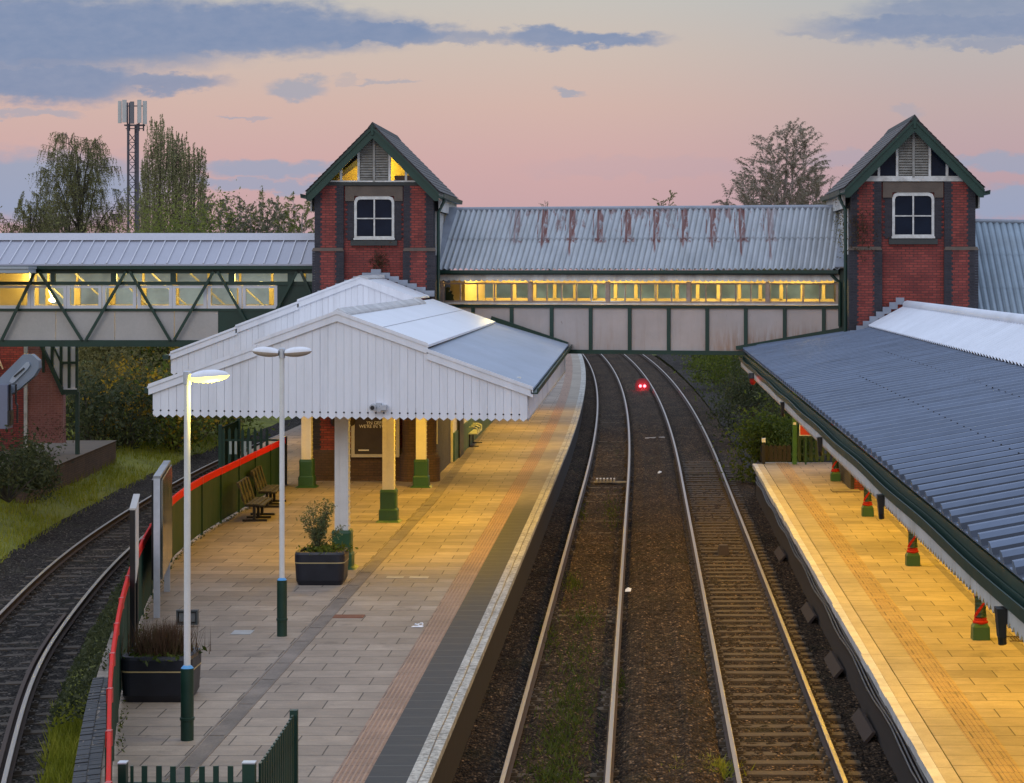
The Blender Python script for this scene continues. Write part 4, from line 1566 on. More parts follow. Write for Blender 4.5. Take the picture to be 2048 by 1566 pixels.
mb = MB()
mb.box(gx0, gx1, GY + .1, GY + GD, gze - .08, gze - .04)
build(mb, 'ceiling', m_interior, lb)
mb = MB()
fx = lambda px: xat(px, GY + GD)
mb.box(gx0, gx1, GY + GD - .06, GY + GD, 5.1, GZ(612))
mb.box(gx0, gx1, GY + GD - .06, GY + GD, GZ(571), GZ(564))
for px in (18, 45, 105, 178, 243, 311, 379, 445, 512, 580):
    mb.box(GX(px) - .10, GX(px) + .10, GY + GD - .08, GY + GD, GZ(612), GZ(571))
    mb.box(GX(px) - .035, GX(px) + .035, GY + GD - .08, GY + GD, GZ(564), gze - .1)
mb.box(gx0, GX(30), GY + 1.6, GY + 1.7, 5.1, gze - .1)
build(mb, 'far_wall', m_interior, lb)
mb = MB()
for a, b in ((-60, 20), (20, 100), (100, 180), (180, 260), (260, 340), (340, 420), (420, 500)):
    mb.bar((GX(a), GY + GD - .15, GZ(545)), (GX(b), GY + GD - .15, GZ(618)), .05, .05, up=(0, 1, 0))
build(mb, 'far_brace', m_cream, lb)
mb = MB()
mb.quad((gx0, GY + GD - .02, 5.1), (gx1, GY + GD - .02, 5.1), (gx1, GY + GD - .02, gze - .05), (gx0, GY + GD - .02, gze - .05))
build(mb, 'far_glazing', m_farpane, lb)
for x in (-22, -19.2, -15.8, -12.2):
    lamp('bridge_light', (x, GY + 1.5, gze - .4), 'POINT', 150 if x < -18 else 85, (1.0, .74, .22), lb, radius=.12)
mb = MB()
mb.lathe((GX(84), GY + 1.2, GZ(606)), [(.05, 0), (.12, .05), (.13, .1), (.05, .16)], 12)
mb.bar((GX(72), GY + 1.6, GZ(580)), (GX(82), GY + 1.3, GZ(592)), .09, .09)
build(mb, 'bulkhead_lamp', m_warmlamp, lb)
mb = MB()
mb.box(-26, GX(80), GY - 1.3, GY - .45, GZ(546), GZ(538))
mb.box(-26, GX(81), GY - 1.34, GY - .4, GZ(538), GZ(531) - .03)
tag(build(mb, 'stair_canopy', M('pale_fascia', (0.36, 0.40, 0.43), .5, .06, 1), origin=(-21, GY - .8, 7.2)), 'pale grey flat roof edge at the far left of the truss bridge', 'roof edge')

# ------------------------------------------------------------------ stair wing, hood and low wall at the far left
SY = 73.0
sx = lambda px: xat(px, SY)
sz = lambda py: H - (py - HY) * SY / F
st = thing('stair_wing', 'pink brick stair wing with black and white timber panels under the truss bridge', 'building', (sx(90), SY, .8))
mb = MB()
poly = [(sx(52), sz(886)), (sx(126), sz(886)), (sx(125), sz(790)), (sx(81), sz(690)), (sx(52), sz(690))]
mb.prism([(x, SY, z) for x, z in poly], (0, .4, 0))
build(mb, 'wall', m_pinkbrick, st)
mb = MB()
mb.prism([(sx(81), SY - .12, sz(692)), (sx(125), SY - .12, sz(790)), (sx(129), SY - .12, sz(782)), (sx(86), SY - .12, sz(690))], (0, .2, 0))
mb.box(sx(125), sx(156), SY - .1, SY + .1, sz(789), sz(779))
mb.box(sx(151), sx(158), SY - .05, SY + .1, .6, sz(784))
mb.bar((sx(105), SY + .02, sz(690)), (sx(123), SY + .02, sz(727)), .06, .06, up=(0, 1, 0))
mb.box(sx(122), sx(155), SY - .03, SY + .03, sz(728), sz(723))
for px in (87, 104, 122, 138, 153.5):
    mb.box(sx(px) - .045, sx(px) + .045, SY - .02, SY + .04, sz(779 if px > 110 else 745), sz(688))
build(mb, 'timber', m_green, st)
mb = MB()
mb.prism([(sx(82), SY + .05, sz(690)), (sx(154), SY + .05, sz(690)), (sx(154), SY + .05, sz(780)), (sx(124), SY + .05, sz(780))], (0, .05, 0))
build(mb, 'panel', m_white, st)
mb = MB()
mb.box(sx(51) - .03, sx(51) + .08, SY - .1, SY, .6, sz(690))
build(mb, 'downpipe', m_sash, st)
mb = MB()
mb.box(sx(123), sx(154), SY - .03, SY + .04, sz(779), sz(776.5))
build(mb, 'sill', m_white, st)
# lit orange brick recess with the end of an illuminated letter
OR_ = thing('lit_wall', 'orange lit brick recess with pale letter A at the far left edge', 'wall', (sx(10), SY + 1.5, .8))
mb = MB()
mb.box(sx(-90), sx(36), SY + 1.4, SY + 1.6, .6, 5.2)
build(mb, 'brickwork', m_brick, OR_)
mb = MB()
cxA, zA = xat(-4, SY + 1.36), sz(742)
for a, b in (((-.17, 0), (0, .45)), ((.17, 0), (0, .45)), ((-.12, .13), (.12, .13))):
    mb.bar((cxA + a[0], SY + 1.36, zA + a[1]), (cxA + b[0], SY + 1.36, zA + b[1]), .04, .035, up=(0, 1, 0))
build(mb, 'letter', M('pale_letter', (.75, .65, .4), .5, .05, 2), OR_)
lamp('recess_light', (sx(8), SY + .4, 4.3), 'POINT', 9, (1.0, .45, .08), OR_, radius=.1)

HYc = 60.0
hx = lambda px: xat(px, HYc)
hz = lambda py: H - (py - HYc * 0 - HY) * HYc / F
hd = thing('metal_hood', 'sloping blue grey metal hood with square cabinet at the far left', 'metal hood', (hx(20), HYc, 1.5))
mb = MB()
poly = [(-40, 808), (0, 755), (46, 709), (63, 708.5), (77, 721), (77.5, 736), (68, 752), (38, 778), (20, 790), (-20, 830)]
mb.prism([(hx(a), HYc, hz(b)) for a, b in poly], (0, .3, 0))
build(mb, 'hood', m_greymetal, hd)
mb = MB()
pl_ = [(20, 763), (24, 755), (54, 724), (59, 724), (61, 730), (56, 738), (30, 764), (25, 767)]
mb.prism([(hx(a), HYc - .06, hz(b)) for a, b in pl_], (0, .06, 0))
build(mb, 'raised_plate', M('pale_plate', (.34, .38, .43), .45, .1, 2), hd)
mb = MB()
mb.bar((hx(30), HYc - .08, hz(753)), (hx(50), HYc - .08, hz(736)), .03, .04)
build(mb, 'scuff', m_black, hd)
mb = MB()
mb.box(hx(-40), hx(21), HYc - .3, HYc + .2, hz(856), hz(769))
build(mb, 'cabinet', M('lilac_grey_cabinet', (.165, .175, .24), .5, .08, 2), hd)
mb = MB()
mb.tube([(hx(24), HYc - .2, hz(850)), (hx(24), HYc - .2, hz(768)), (hx(36), HYc - .2, hz(768)), (hx(36), HYc - .2, hz(805)), (hx(39), HYc - .2, hz(810)), (hx(39), HYc - .2, hz(845))], .03, 6)
mb.box(hx(21), hx(25), HYc - .3, HYc + .1, hz(850), hz(820))
build(mb, 'handrail', m_black, hd)

mb = MB()
for k in range(14):
    a, b = k / 14, (k + 1) / 14
    xa_, ya_, xb_, yb_ = -18.6 - .75 * a, 65 + 14 * a, -18.6 - .75 * b, 65 + 14 * b
    mb.hexa([(xa_ - .35, ya_, -.2), (xa_, ya_, -.2), (xb_, yb_, -.2), (xb_ - .35, yb_, -.2), (xa_ - .35, ya_, 1.0), (xa_, ya_, 1.0), (xb_, yb_, 1.0), (xb_ - .35, yb_, 1.0)])
lw = build(mb, 'garden_wall', m_brownbrick, origin=(-19, 72, .2))
tag(lw, 'low brown brick retaining wall on the bank left of the loop track', 'wall')
mb = MB()
mb.hexa([(-26, 65, .96), (-18.85, 65, .96), (-19.6, 79, .96), (-26, 79, .96), (-26, 65, 1.02), (-18.55, 65, 1.02), (-19.3, 79, 1.02), (-26, 79, 1.02)])
pv = build(mb, 'terrace', M('earthy_paving', (.12, .09, .06), .9, .25, 1.2, fine=.15), None, origin=(-22, 72, .2))
tag(pv, 'brown paved terrace behind the low brick wall', 'paving', kind='structure')


# ------------------------------------------------------------------ white platform roof (island)
cl = thing('platform_canopy', 'white boarded gable canopy over the island platform', 'canopy', (-6.3, 44.6, ZP))
CF, CB = 44.6, 65.0
cA = -6.33
zAp = 6.28
slope = 0.36


def cz(x, ax=cA, az=zAp):
    return az - abs(x - ax) * slope


# front gable planks with pointed tails
def gable(mb, holes, x0, x1, y, ax, az, zbot, pitch=.1665, thick=.03, dz=0.02):
    n = int(round((x1 - x0) / pitch))
    for k in range(n):
        a = x0 + (x1 - x0) * k / n
        b = x0 + (x1 - x0) * (k + 1) / n
        g = (.0022, .0009, .0036, .0014)[(k * 7 + k // 3) % 4]
        a2, b2 = a + g, b - g
        m_ = (a + b) / 2
        ta = az - abs(a2 - ax) * slope - .05
        tb = az - abs(b2 - ax) * slope - .05
        tm = az - abs(m_ - ax) * slope - .05
        if a < ax < b:
            tm = az - .05
        yo = y + random.uniform(-.003, .003)
        zb = zbot(m_)
        poly = [(a2, zb + .06), (m_, zb), (b2, zb + .06), (b2, tb), (m_, tm), (a2, ta)]
        mb.prism([(x, yo, z) for x, z in poly], (0, thick, 0))
        if holes is not None:
            r = .020
            holes.add([(a + r * math.cos(q), y - .006, zb + .145 + r * math.sin(q)) for q in np.linspace(0, 2 * math.pi, 9)[:-1]], [tuple(range(8))])


mb, hb = MB(), MB()
vb = lambda x: 4.22 - (x + 10.28) * .012
gable(mb, hb, -10.16, -2.39, CF, cA, zAp + .05, vb)
mb.add([(-10.15, CF + .028, 4.4), (-2.4, CF + .028, 4.4), (-2.4, CF + .028, cz(-2.4) - .1), (cA, CF + .028, zAp - .1), (-10.15, CF + .028, cz(-10.15) - .1)], [(0, 1, 2, 3, 4)])
build(mb, 'gable_boarding', m_white, cl)
build(hb, 'drilled_hole', m_black, cl)
# barge boards in two tiers
steps_L = [(-10.24, -8.0, 0), (-8.04, cA, .12)]
steps_R = [(-4.47, -2.27, 0), (cA, -4.45, .12)]
mb = MB()
for x0, x1, up in steps_L + steps_R:
    P = [(x0, CF - .05, cz(x0) - .19 + up), (x1, CF - .05, cz(x1) - .19 + up), (x1, CF - .05, cz(x1) + .02 + up), (x0, CF - .05, cz(x0) + .02 + up)]
    mb.prism(P, (0, .05, 0))
    mb.prism([(a, CF - .07, b + c) for (a, _, b), c in zip(P[2:] + P[:2], (0.015, .015, .15, .15))], (0, .03, 0))
build(mb, 'barge_board', m_white, cl)
# roof sheets: upper and lower on each side
def slab(mb, x0, z0, x1, z1, y0, y1, th=.05):
    mb.hexa([(x0, y0, z0 - th), (x1, y0, z1 - th), (x1, y1, z1 - th), (x0, y1, z0 - th), (x0, y0, z0), (x1, y0, z1), (x1, y1, z1), (x0, y1, z0)])


mb = MB()
slab(mb, cA, zAp + .12, -4.44, cz(-4.44) + .12, CF - .06, CB - .02)
slab(mb, -8.08, cz(-8.08) + .12, cA, zAp + .12, CF - .06, 61)
slab(mb, -10.26, cz(-10.26), -8.0, cz(-8.0), CF - .06, 61)
build(mb, 'upper_roof', M('white_roof_sheet', (0.76, 0.775, 0.81), .5, .05, .7, fine=.03), cl)
mb = MB()
zq0, zq1 = cz(-4.5) + .0, cz(-2.27) + .0
mb.hexa([(-4.5, CF - .02, zq0 - .05), (-2.27, CF - .02, zq1 - .05), (-2.27, CB + .9, zq1 + .13), (-4.5, CB + .9, zq0 + .0), (-4.5, CF - .02, zq0), (-2.27, CF - .02, zq1), (-2.27, CB + .9, zq1 + .18), (-4.5, CB + .9, zq0 + .05)])
build(mb, 'lower_roof', m_panelgrey, cl)
mb = MB()
for q in (.48,):
    xx = cA + (-4.44 - cA) * q
    mb.bar((xx, CF - .02, cz(xx) + .123), (xx, CB - .05, cz(xx) + .123), .02, .012)
build(mb, 'roof_joint', M('joint_grey', (.45, .46, .49), .6, .1, 2), cl)
mb = MB()
for k in range(100):
    yq = CF + .2 + k * .163
    mb.hexa([(cA + .02, yq, zAp + .12), (cA + .22, yq, cz(cA + .22) + .12), (cA + .22, yq + .1, cz(cA + .22) + .12), (cA + .02, yq + .1, zAp + .12),
             (cA + .02, yq, zAp + .16), (cA + .22, yq, cz(cA + .22) + .16), (cA + .22, yq + .1, cz(cA + .22) + .16), (cA + .02, yq + .1, zAp + .16)])
    if yq > 60.6:
        break
mb.prism([(cA - .2, CF + .1, cz(cA - .2) + .13), (cA, CF + .1, zAp + .20), (cA + .16, CF + .1, cz(cA + .16) + .165), (cA + .16, CF + .1, cz(cA + .16) + .14), (cA, CF + .1, zAp + .14)], (0, 16.3, 0))
build(mb, 'ridge_cap', M('weathered_cap', (.55, .54, .53), .7, .2, 1.5, dirt=(.2, .18, .16), dirt_amt=.5), cl)
# step between upper and lower roof: dark gap and lip
mb = MB()
mb.box(-4.52, -4.46, CF + .02, CB - .05, cz(-4.5) + .03, cz(-4.46) + .066)
build(mb, 'step_upstand', m_darkstone, cl)
# right eave gutter and side valance
mb = MB()
mb.sweep([(-2.24, CF - .05, cz(-2.3) - .05), (-2.24, 66.4, cz(-2.3) + .13)], [(-.07, -.08), (.07, -.08), (.08, .04), (.06, .04), (.05, -.05), (-.05, -.05), (-.06, .04), (-.08, .04)])
build(mb, 'gutter', m_green, cl)
mb = MB()
mb.sweep([(-10.27, CF + .02, cz(-10.26) - .07), (-10.27, 61, cz(-10.26) - .07)], [(-.06, -.08), (.06, -.08), (.07, .03), (-.07, .03)])
build(mb, 'gutter', m_green, cl)


def side_valance(mb, holes, x, y0, y1, ztop, zbot, pitch=.167, outward=1, pts=True):
    n = int(round((y1 - y0) / pitch))
    for k in range(n):
        a, b = y0 + (y1 - y0) * k / n + .002, y0 + (y1 - y0) * (k + 1) / n - .002
        m_ = (a + b) / 2
        zb = zbot(m_)
        xo = x + random.uniform(-.003, .003)
        mb.prism([(xo, a, zb + .06), (xo, m_, zb), (xo, b, zb + .06), (xo, b, ztop(b)), (xo, a, ztop(a))], (.025 * outward, 0, 0))


mb = MB()
side_valance(mb, None, -2.40, CF + .04, 66.2, lambda y: cz(-2.4) - .12, lambda y: 4.13)
build(mb, 'side_valance', m_white, cl)
mb = MB()
side_valance(mb, None, -10.17, CF + .04, 61, lambda y: cz(-10.3) - .12, lambda y: 4.22)
build(mb, 'side_valance', m_white, cl)
# rear, wider gable
rA, rzA = -8.0, 6.97
slope = 0.38
RYf = 60.9
mb = MB()
gable(mb, None, -13.36, -6.1, RYf, rA, rzA, lambda x: 4.3)
build(mb, 'gable_boarding', m_white, cl)
mb = MB()
for x0, x1, up in ((-13.36, -11.48, -.0), (-11.52, -9.73, .05), (-9.77, rA, .11)):
    z0, z1 = rzA - (rA - x0) * slope + up, rzA - (rA - x1) * slope + up
    mb.prism([(x0, RYf - .06, z0 - .2), (x1, RYf - .06, z1 - .2), (x1, RYf - .06, z1 + .02), (x0, RYf - .06, z0 + .02)], (0, .06, 0))
    mb.prism([(x0, RYf - .09, z0 - .03), (x1, RYf - .09, z1 - .03), (x1, RYf - .09, z1 + .035), (x0, RYf - .09, z0 + .035)], (0, .04, 0))
z1 = rzA - (1.5) * slope + .11
mb.prism([(rA, RYf - .06, rzA - .08), (-6.5, RYf - .06, z1 - .2), (-6.5, RYf - .06, z1 + .02), (rA, RYf - .06, rzA + .13)], (0, .06, 0))
build(mb, 'barge_board', m_white, cl)
mb = MB()
slab(mb, -13.40, rzA - 5.40 * slope - .02, -11.45, rzA - 3.45 * slope - .02, RYf - .05, CB - .02)
slab(mb, -11.55, rzA - 3.55 * slope + .05, -9.7, rzA - 1.7 * slope + .05, RYf - .05, CB - .02)
slab(mb, -9.78, rzA - 1.78 * slope + .12, rA, rzA + .12, RYf - .05, CB - .02)
slab(mb, rA, rzA + .12, -6.44, rzA - 1.56 * slope + .12, RYf - .05, CB + .02)
build(mb, 'upper_roof', bpy.data.materials['white_roof_sheet'], cl)
mb = MB()
mb.prism([(rA - .22, RYf - .1, rzA + .05), (rA - .22, RYf - .1, rzA + .075), (rA, RYf - .1, rzA + .155), (rA + .22, RYf - .1, rzA + .075), (rA + .22, RYf - .1, rzA + .05), (rA, RYf - .1, rzA + .125)], (0, CB - RYf + .14, 0))
mb.box(rA - .2, rA + .2, CB + .01, CB + .1, rzA - .15, rzA + .16)
build(mb, 'ridge_cap', bpy.data.materials['weathered_cap'], cl)
mb = MB()
mb.box(-13.55, -13.40, RYf - .2, CB, rzA - 5.5 * slope - .12, rzA - 5.5 * slope - .01)
build(mb, 'gutter', m_green, cl)
# underside framing
mb = MB()
for yq in (46, 54.4, 62.8):
    mb.box(-10.1, -2.6, yq - .08, yq + .08, 4.78, 4.98)
for xq in (-9.8, -6.43, -3.0):
    mb.box(xq - .06, xq + .06, CF + .1, CB, 4.5, 4.77)
build(mb, 'truss', m_cream, cl)
# round camera on the gable
cm = thing('security_camera', 'small white twin security camera on the white gable', 'camera', at(757, 812, CF - .05))
c0 = np.array(at(757, 812, CF - .1))
mb = MB()
mb.tube([c0 + (-.11, -.0, -.01), c0 + (-.11, -.14, -.03)], [.065, .07], 12)
mb.tube([c0 + (.02, 0, -.06), c0 + (.02, -.10, -.07)], [.06, .05], 12)
mb.box(c0[0] - .05, c0[0] + .05, c0[1] - .01, c0[1] + .1, c0[2] - .06, c0[2] + .06)
mb.box(c0[0] + .04, c0[0] + .17, c0[1] - .1, c0[1] + .09, c0[2] - .08, c0[2] + .02)
build(mb, 'housing', M('camera_grey', (.45, .46, .48), .5, .05, 2), cm)
mb = MB()
mb.tube([c0 + (-.11, -.141, -.03), c0 + (-.11, -.147, -.03)], [.045, .045], 12)
build(mb, 'lens', m_black, cm)

# columns
def column_at(x, y, mat, ztop=4.75):
    t = thing('canopy_column', '', 'column', (x, y, ZP), 'riveted columns under the white canopy')
    mb = MB()
    mb.box(x - .012, x + .012, y - .13, y + .13, ZP + .82, ztop)
    for s in (-1, 1):
        mb.box(x - .145, x + .145, y + s * .13 - .012, y + s * .13 + .012, ZP + .82, ztop)
    mb.box(x - .145, x - .05, y - .155, y - .142, ZP + .82, ztop)
    mb.box(x + .05, x + .145, y - .155, y - .142, ZP + .82, ztop)
    z = ZP + .9
    while z < ztop - .1:
        for s in (-1, 1):
            mb.box(x + s * .10 - .014, x + s * .10 + .014, y - .168, y - .155, z, z + .028)
            mb.box(x + .145, x + .158, y + s * .10 - .014, y + s * .10 + .014, z, z + .028)
        z += .125
    mb.box(x + .132, x + .145, y - .13, y + .13, ZP + .82, ztop)
    build(mb, 'shaft', mat, t)
    mb = MB()
    mb.rbox(x, y, .46, .46, ZP, ZP + .30, .03)
    mb.rbox(x, y, .64, .64, ZP, ZP + .05, .05, top=(.5, .5))
    mb.rbox(x, y, .46, .46, ZP + .30, ZP + .34, .03, top=(.41, .41))
    mb.rbox(x, y, .41, .41, ZP + .34, ZP + .80, .05)
    mb.rbox(x, y, .43, .43, ZP + .76, ZP + .82, .05, top=(.38, .38))
    build(mb, 'plinth', m_greymid, t)
    return t


m_colwhite = M('column_white', (0.66, 0.66, 0.64), .5, .08, 3)
c1 = column_at(-6.42, 46.0, m_colwhite)
c1['label'] = 'front white riveted column behind the round planter'
c2 = column_at(-6.43, 54.5, m_cream)
c2['label'] = 'cream riveted column standing between the benches and the drain'
c3 = column_at(-9.86, 63.2, m_cream)
c3['label'] = 'cream riveted column left of the brown brick tower base'
c4 = column_at(-6.5, 63.2, m_cream)
c4['label'] = 'cream riveted column before the right corner of the tower base'

# lights under the island canopy
def strip_light(x, y, z, e, name='strip_light', lab='long yellow strip lamp under the white island canopy', grp='strip lamps under the white canopy', ln=1.6):
    t = thing(name, lab, 'lamp', (x, y, z), grp)
    mb = MB()
    mb.box(x - .09, x + .09, y - ln / 2, y + ln / 2, z, z + .1)
    build(mb, 'housing', m_white, t)
    mb = MB()
    mb.tube([(x, y - ln / 2 + .05, z - .03), (x, y + ln / 2 - .05, z - .03)], .025, 8)
    build(mb, 'tube', m_tubelamp, t)
    lamp('strip_light_beam', (x, y, z - .08), 'AREA', e, SOD, t, (0.2, ln))
    return t


for x, y, e in ((-4.6, 48.5, 150), (-7.6, 48.5, 75), (-4.6, 54.5, 180), (-7.6, 54.5, 80), (-4.6, 60.5, 190), (-8.0, 60.5, 110)):
    strip_light(x, y, 4.62, e)
for x, y, e in ((-4.7, 70, 190), (-4.8, 78, 190), (-4.9, 86, 180), (-5.2, 95, 140), (-11.5, 70, 90), (-11.7, 80, 90)):
    strip_light(x, y, 4.5, e, lab='strip lamp hung beyond the bridge over the far platform', grp='strip lamps beyond the bridge')

# station building behind the tower (under the bridge and beyond)
sb = thing('station_building', 'cream walled waiting building behind the left tower', 'building', (-8, 72, ZP))
mb = MB()
mb.box(-9.9, -6.3, 71.4, 96, ZP - .1, 4.4)
build(mb, 'wall', m_cream, sb)
mb = MB()
mb.box(-6.35, -6.25, 71.5, 95.9, ZP, 1.85)
build(mb, 'dado', m_greymid, sb)
mb = MB()
mb.box(-6.28, -6.2, 73.0, 74.6, ZP, 3.2)
build(mb, 'door', m_black, sb)
mb = MB()
mb.box(-13.2, -3.0, 71.5, 100, 4.6, 4.8)
build(mb, 'roof', m_panelgrey, sb)

# poster on the tower base
pk = thing('poster', 'white framed dark poster with white words on the tower base', 'poster', (xat(750, 65), 65.0, 1.6))
px0, px1, pz0, pz1 = xat(703, 65), xat(799, 65), 1.62, 3.55
mb = MB()
fy = 64.93
for b in ((px0, px0 + .10, pz0, pz1), (px1 - .10, px1, pz0, pz1), (px0 + .1, px1 - .1, pz0, pz0 + .09), (px0 + .1, px1 - .1, pz1 - .09, pz1)):
    mb.box(b[0], b[1], fy, fy + .12, b[2], b[3])
build(mb, 'frame', m_panelplain, pk)
mb = MB()
mb.box(px0 + .08, px1 - .08, fy + .05, fy + .1, pz0 + .06, pz1 - .06)
build(mb, 'sheet', M('dark_poster', (.035, .024, .018), .35, .3, 2.5), pk)


def text_part(body, size, loc, mat, parent, name='lettering', rot=(R(90), 0, 0)):
    cu = bpy.data.curves.new(name, 'FONT')
    cu.body = body
    cu.size = size
    cu.extrude = .004
    cu.align_x = 'LEFT'
    cu.space_line = .9
    tmp = bpy.data.objects.new(name + '_src', cu)
    COL.objects.link(tmp)
    dg = bpy.context.evaluated_depsgraph_get()
    me = bpy.data.meshes.new_from_object(tmp.evaluated_get(dg))
    bpy.data.objects.remove(tmp)
    me.materials.clear()
    me.materials.append(mat)
    o = bpy.data.objects.new(name, me)
    COL.objects.link(o)
    o.parent = parent
    o.location = np.array(loc) - abs_loc(parent)
    o.rotation_euler = rot
    return o


m_ink = M('white_ink', (.8, .78, .72), .6, .03, 2)
text_part("YN GEFNI", .135, (xat(733, 65), fy + .045, H - (848.5 - HY) * 65 / F), m_ink, pk)
text_part("WE'RE IN YOUR", .135, (xat(718.5, 65), fy + .045, H - (855.5 - HY) * 65 / F), m_ink, pk)
mb = MB()
mb.box(xat(717, 65), xat(738, 65), fy + .044, fy + .05, H - (901.5 - HY) * 65 / F, H - (899 - HY) * 65 / F)
build(mb, 'footer_line', m_ink, pk)
mb = MB()
for px in (671, 701):
    c = at(px, 843, 64.95)
    mb.lathe((c[0], c[1], c[2]), [(.02, -.15), (.12, -.1), (.15, .02), (.14, .2)], 12)
tag(build(mb, 'hanging_basket', m_brownboard, origin=at(686, 843, 64.95)), 'dark rounded baskets on the tower base left of the poster', 'basket')
mb = MB()
c = at(873, 860, 65.2)
mb.box(c[0] - .02, c[0] + .04, 65.15, 65.2, 2.0, 3.2)
tag(build(mb, 'notice_strip', m_cream, origin=(c[0], 65.18, 2)), 'narrow cream notice on the right corner of the tower base', 'notice')
# far seat under the bridge
fs_ = thing('metal_bench', 'pale green metal seat with armrests beyond the tower base', 'seat', at(935, 890, 78.5))
b0 = np.array((xat(935, 78), 78.0, ZP))
mb = MB()
mb.box(b0[0] - .1, b0[0] + .42, 77.2, 79.4, 1.36, 1.40)
mb.hexa([(b0[0] - .16, 77.2, 1.42), (b0[0] - .11, 77.2, 1.42), (b0[0] - .11, 79.4, 1.42), (b0[0] - .16, 79.4, 1.42), (b0[0] - .33, 77.2, 1.85), (b0[0] - .28, 77.2, 1.85), (b0[0] - .28, 79.4, 1.85), (b0[0] - .33, 79.4, 1.85)])
build(mb, 'seat', M('pale_seat', (.40, .44, .33), .5, .1, 2), fs_)
mb = MB()
for y in (77.4, 78.3, 79.2):
    mb.tube([(b0[0] - .2, y, 1.62), (b0[0] + .3, y, 1.62), (b0[0] + .42, y, 1.56), (b0[0] + .42, y, 1.4)], .025, 6)
build(mb, 'armrest', M('pale_arm', (.5, .54, .42), .4, .1, 2), fs_)
mb = MB()
for y in (77.5, 79.1):
    mb.bar((b0[0] + .1, y, ZP), (b0[0] + .1, y, 1.36), .07, .07)
    mb.bar((b0[0] - .2, y, ZP + .02), (b0[0] + .45, y, ZP + .02), .07, .05)
    mb.tube([(b0[0] - .36, y, ZP), (b0[0] - .36, y, 1.75), (b0[0] - .24, y, 1.95), (b0[0] - .1, y, 1.8)], .035, 6)
build(mb, 'leg', m_black, fs_)

# ------------------------------------------------------------------ right platform roof
cr = thing('platform_canopy', 'blue grey ribbed canopy with white upper roof over the right platform', 'canopy', (5, 40, ZP))
RX0, RZ0, RX1, RZ1 = 3.03, 4.80, 6.60, 5.52
RXr, RZr = 7.60, 6.20
ryb = 65.0


def rend(x):     # back end of the roof against the bridge and tower
    return 65.3 if x < 5.5 else 62.0


mb = MB()
prof = [(0.0, 0.0), (.26, 0.0), (.46, 0.02), (.60, 0.0), (.66, .55), (.72, 1.0), (.86, 1.0), (.93, .5), (.985, .02)]
corrugated(mb, (RX1, 14, RZ1), (RX1, 62.0, RZ1 + .02), (RX0, 14, RZ0), (RX0, 65.2, RZ0 + .06), .6, .095, profile=prof, closed_end=True)
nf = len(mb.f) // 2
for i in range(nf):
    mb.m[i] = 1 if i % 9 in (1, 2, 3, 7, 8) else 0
build(mb, 'lower_roof', [m_bluesheet, M('dark_trough', (0.020, 0.027, 0.042), 0.6, .35, 1.2, fine=.15, dirt=(0.09, 0.12, 0.18), dirt_amt=.5)], cr)  # trough and rib flank faces take the darker blue grey
mb = MB()
for q, j in ((.36, .0), (.70, .3)):
    xx, zz = RX0 + (RX1 - RX0) * q, RZ0 + (RZ1 - RZ0) * q
    k = 0
    y = 14.0 + j
    while y < 60:
        mb.box(xx - .009, xx + .009, y + .455, y + .48, zz + .10, zz + .115)
        y += .6
build(mb, 'sheet_bolt', m_black, cr)
mb = MB()
corrugated(mb, (RXr, 14, RZr), (RXr, 61.95, RZr + .04), (RX1 - .08, 14, RZ1 + .10), (RX1 - .08, 61.95, RZ1 + .14), .36, .035, 8)
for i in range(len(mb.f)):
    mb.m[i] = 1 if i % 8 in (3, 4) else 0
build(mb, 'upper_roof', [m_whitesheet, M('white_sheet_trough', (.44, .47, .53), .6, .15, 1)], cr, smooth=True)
mb = MB()
mb.tube([(RXr + .03, 14, RZr + .02), (RXr + .03, 61.95, RZr + .06)], .14, 10)
slab(mb, RXr, RZr + .06, 12.5, 4.9, 14, 61.9)
build(mb, 'ridge_cap', m_whitesheet, cr, smooth=True)
mb = MB()
mb.box(RX1 - .04, RX1 + .02, 14, 61.9, RZ1 - .05, RZ1 + .09)
build(mb, 'step_upstand', m_darkstone, cr)
# eave: fascia slats, gutter, boarded valance
mb = MB()
gp = [(3.0, y, 4.59 + .012 * math.sin(y * .9)) for y in ys(14, 65.4, .8)]
mb.sweep(gp, [(-.05, -.07), (.035, -.07), (.045, .05), (.03, .05), (.02, -.05), (-.035, -.05), (-.05, .05), (-.065, .05)])
mb.box(3.06, 3.10, 14, 65.2, 4.45, 4.74)
build(mb, 'gutter', m_green, cr)
mb = MB()
side_valance(mb, None, 2.975, 14, 65.2, lambda y: 4.53, lambda y: 4.345, pitch=.19)
build(mb, 'valance', M('valance_offwhite', (.56, .535, .50), .55, .12, 1.5, fine=.06, dirt=(.25, .22, .18), dirt_amt=.4), cr)
mb = MB()
mb.box(12.0, 12.2, 14, 62, ZP - .1, 5.2)
build(mb, 'rear_wall', m_brick, cr)
mb = MB()
for xq in (5.85, 9.5):
    mb.box(xq - .08, xq + .08, 14, 62, 4.55, 4.75)
build(mb, 'beam', m_greymid, cr)
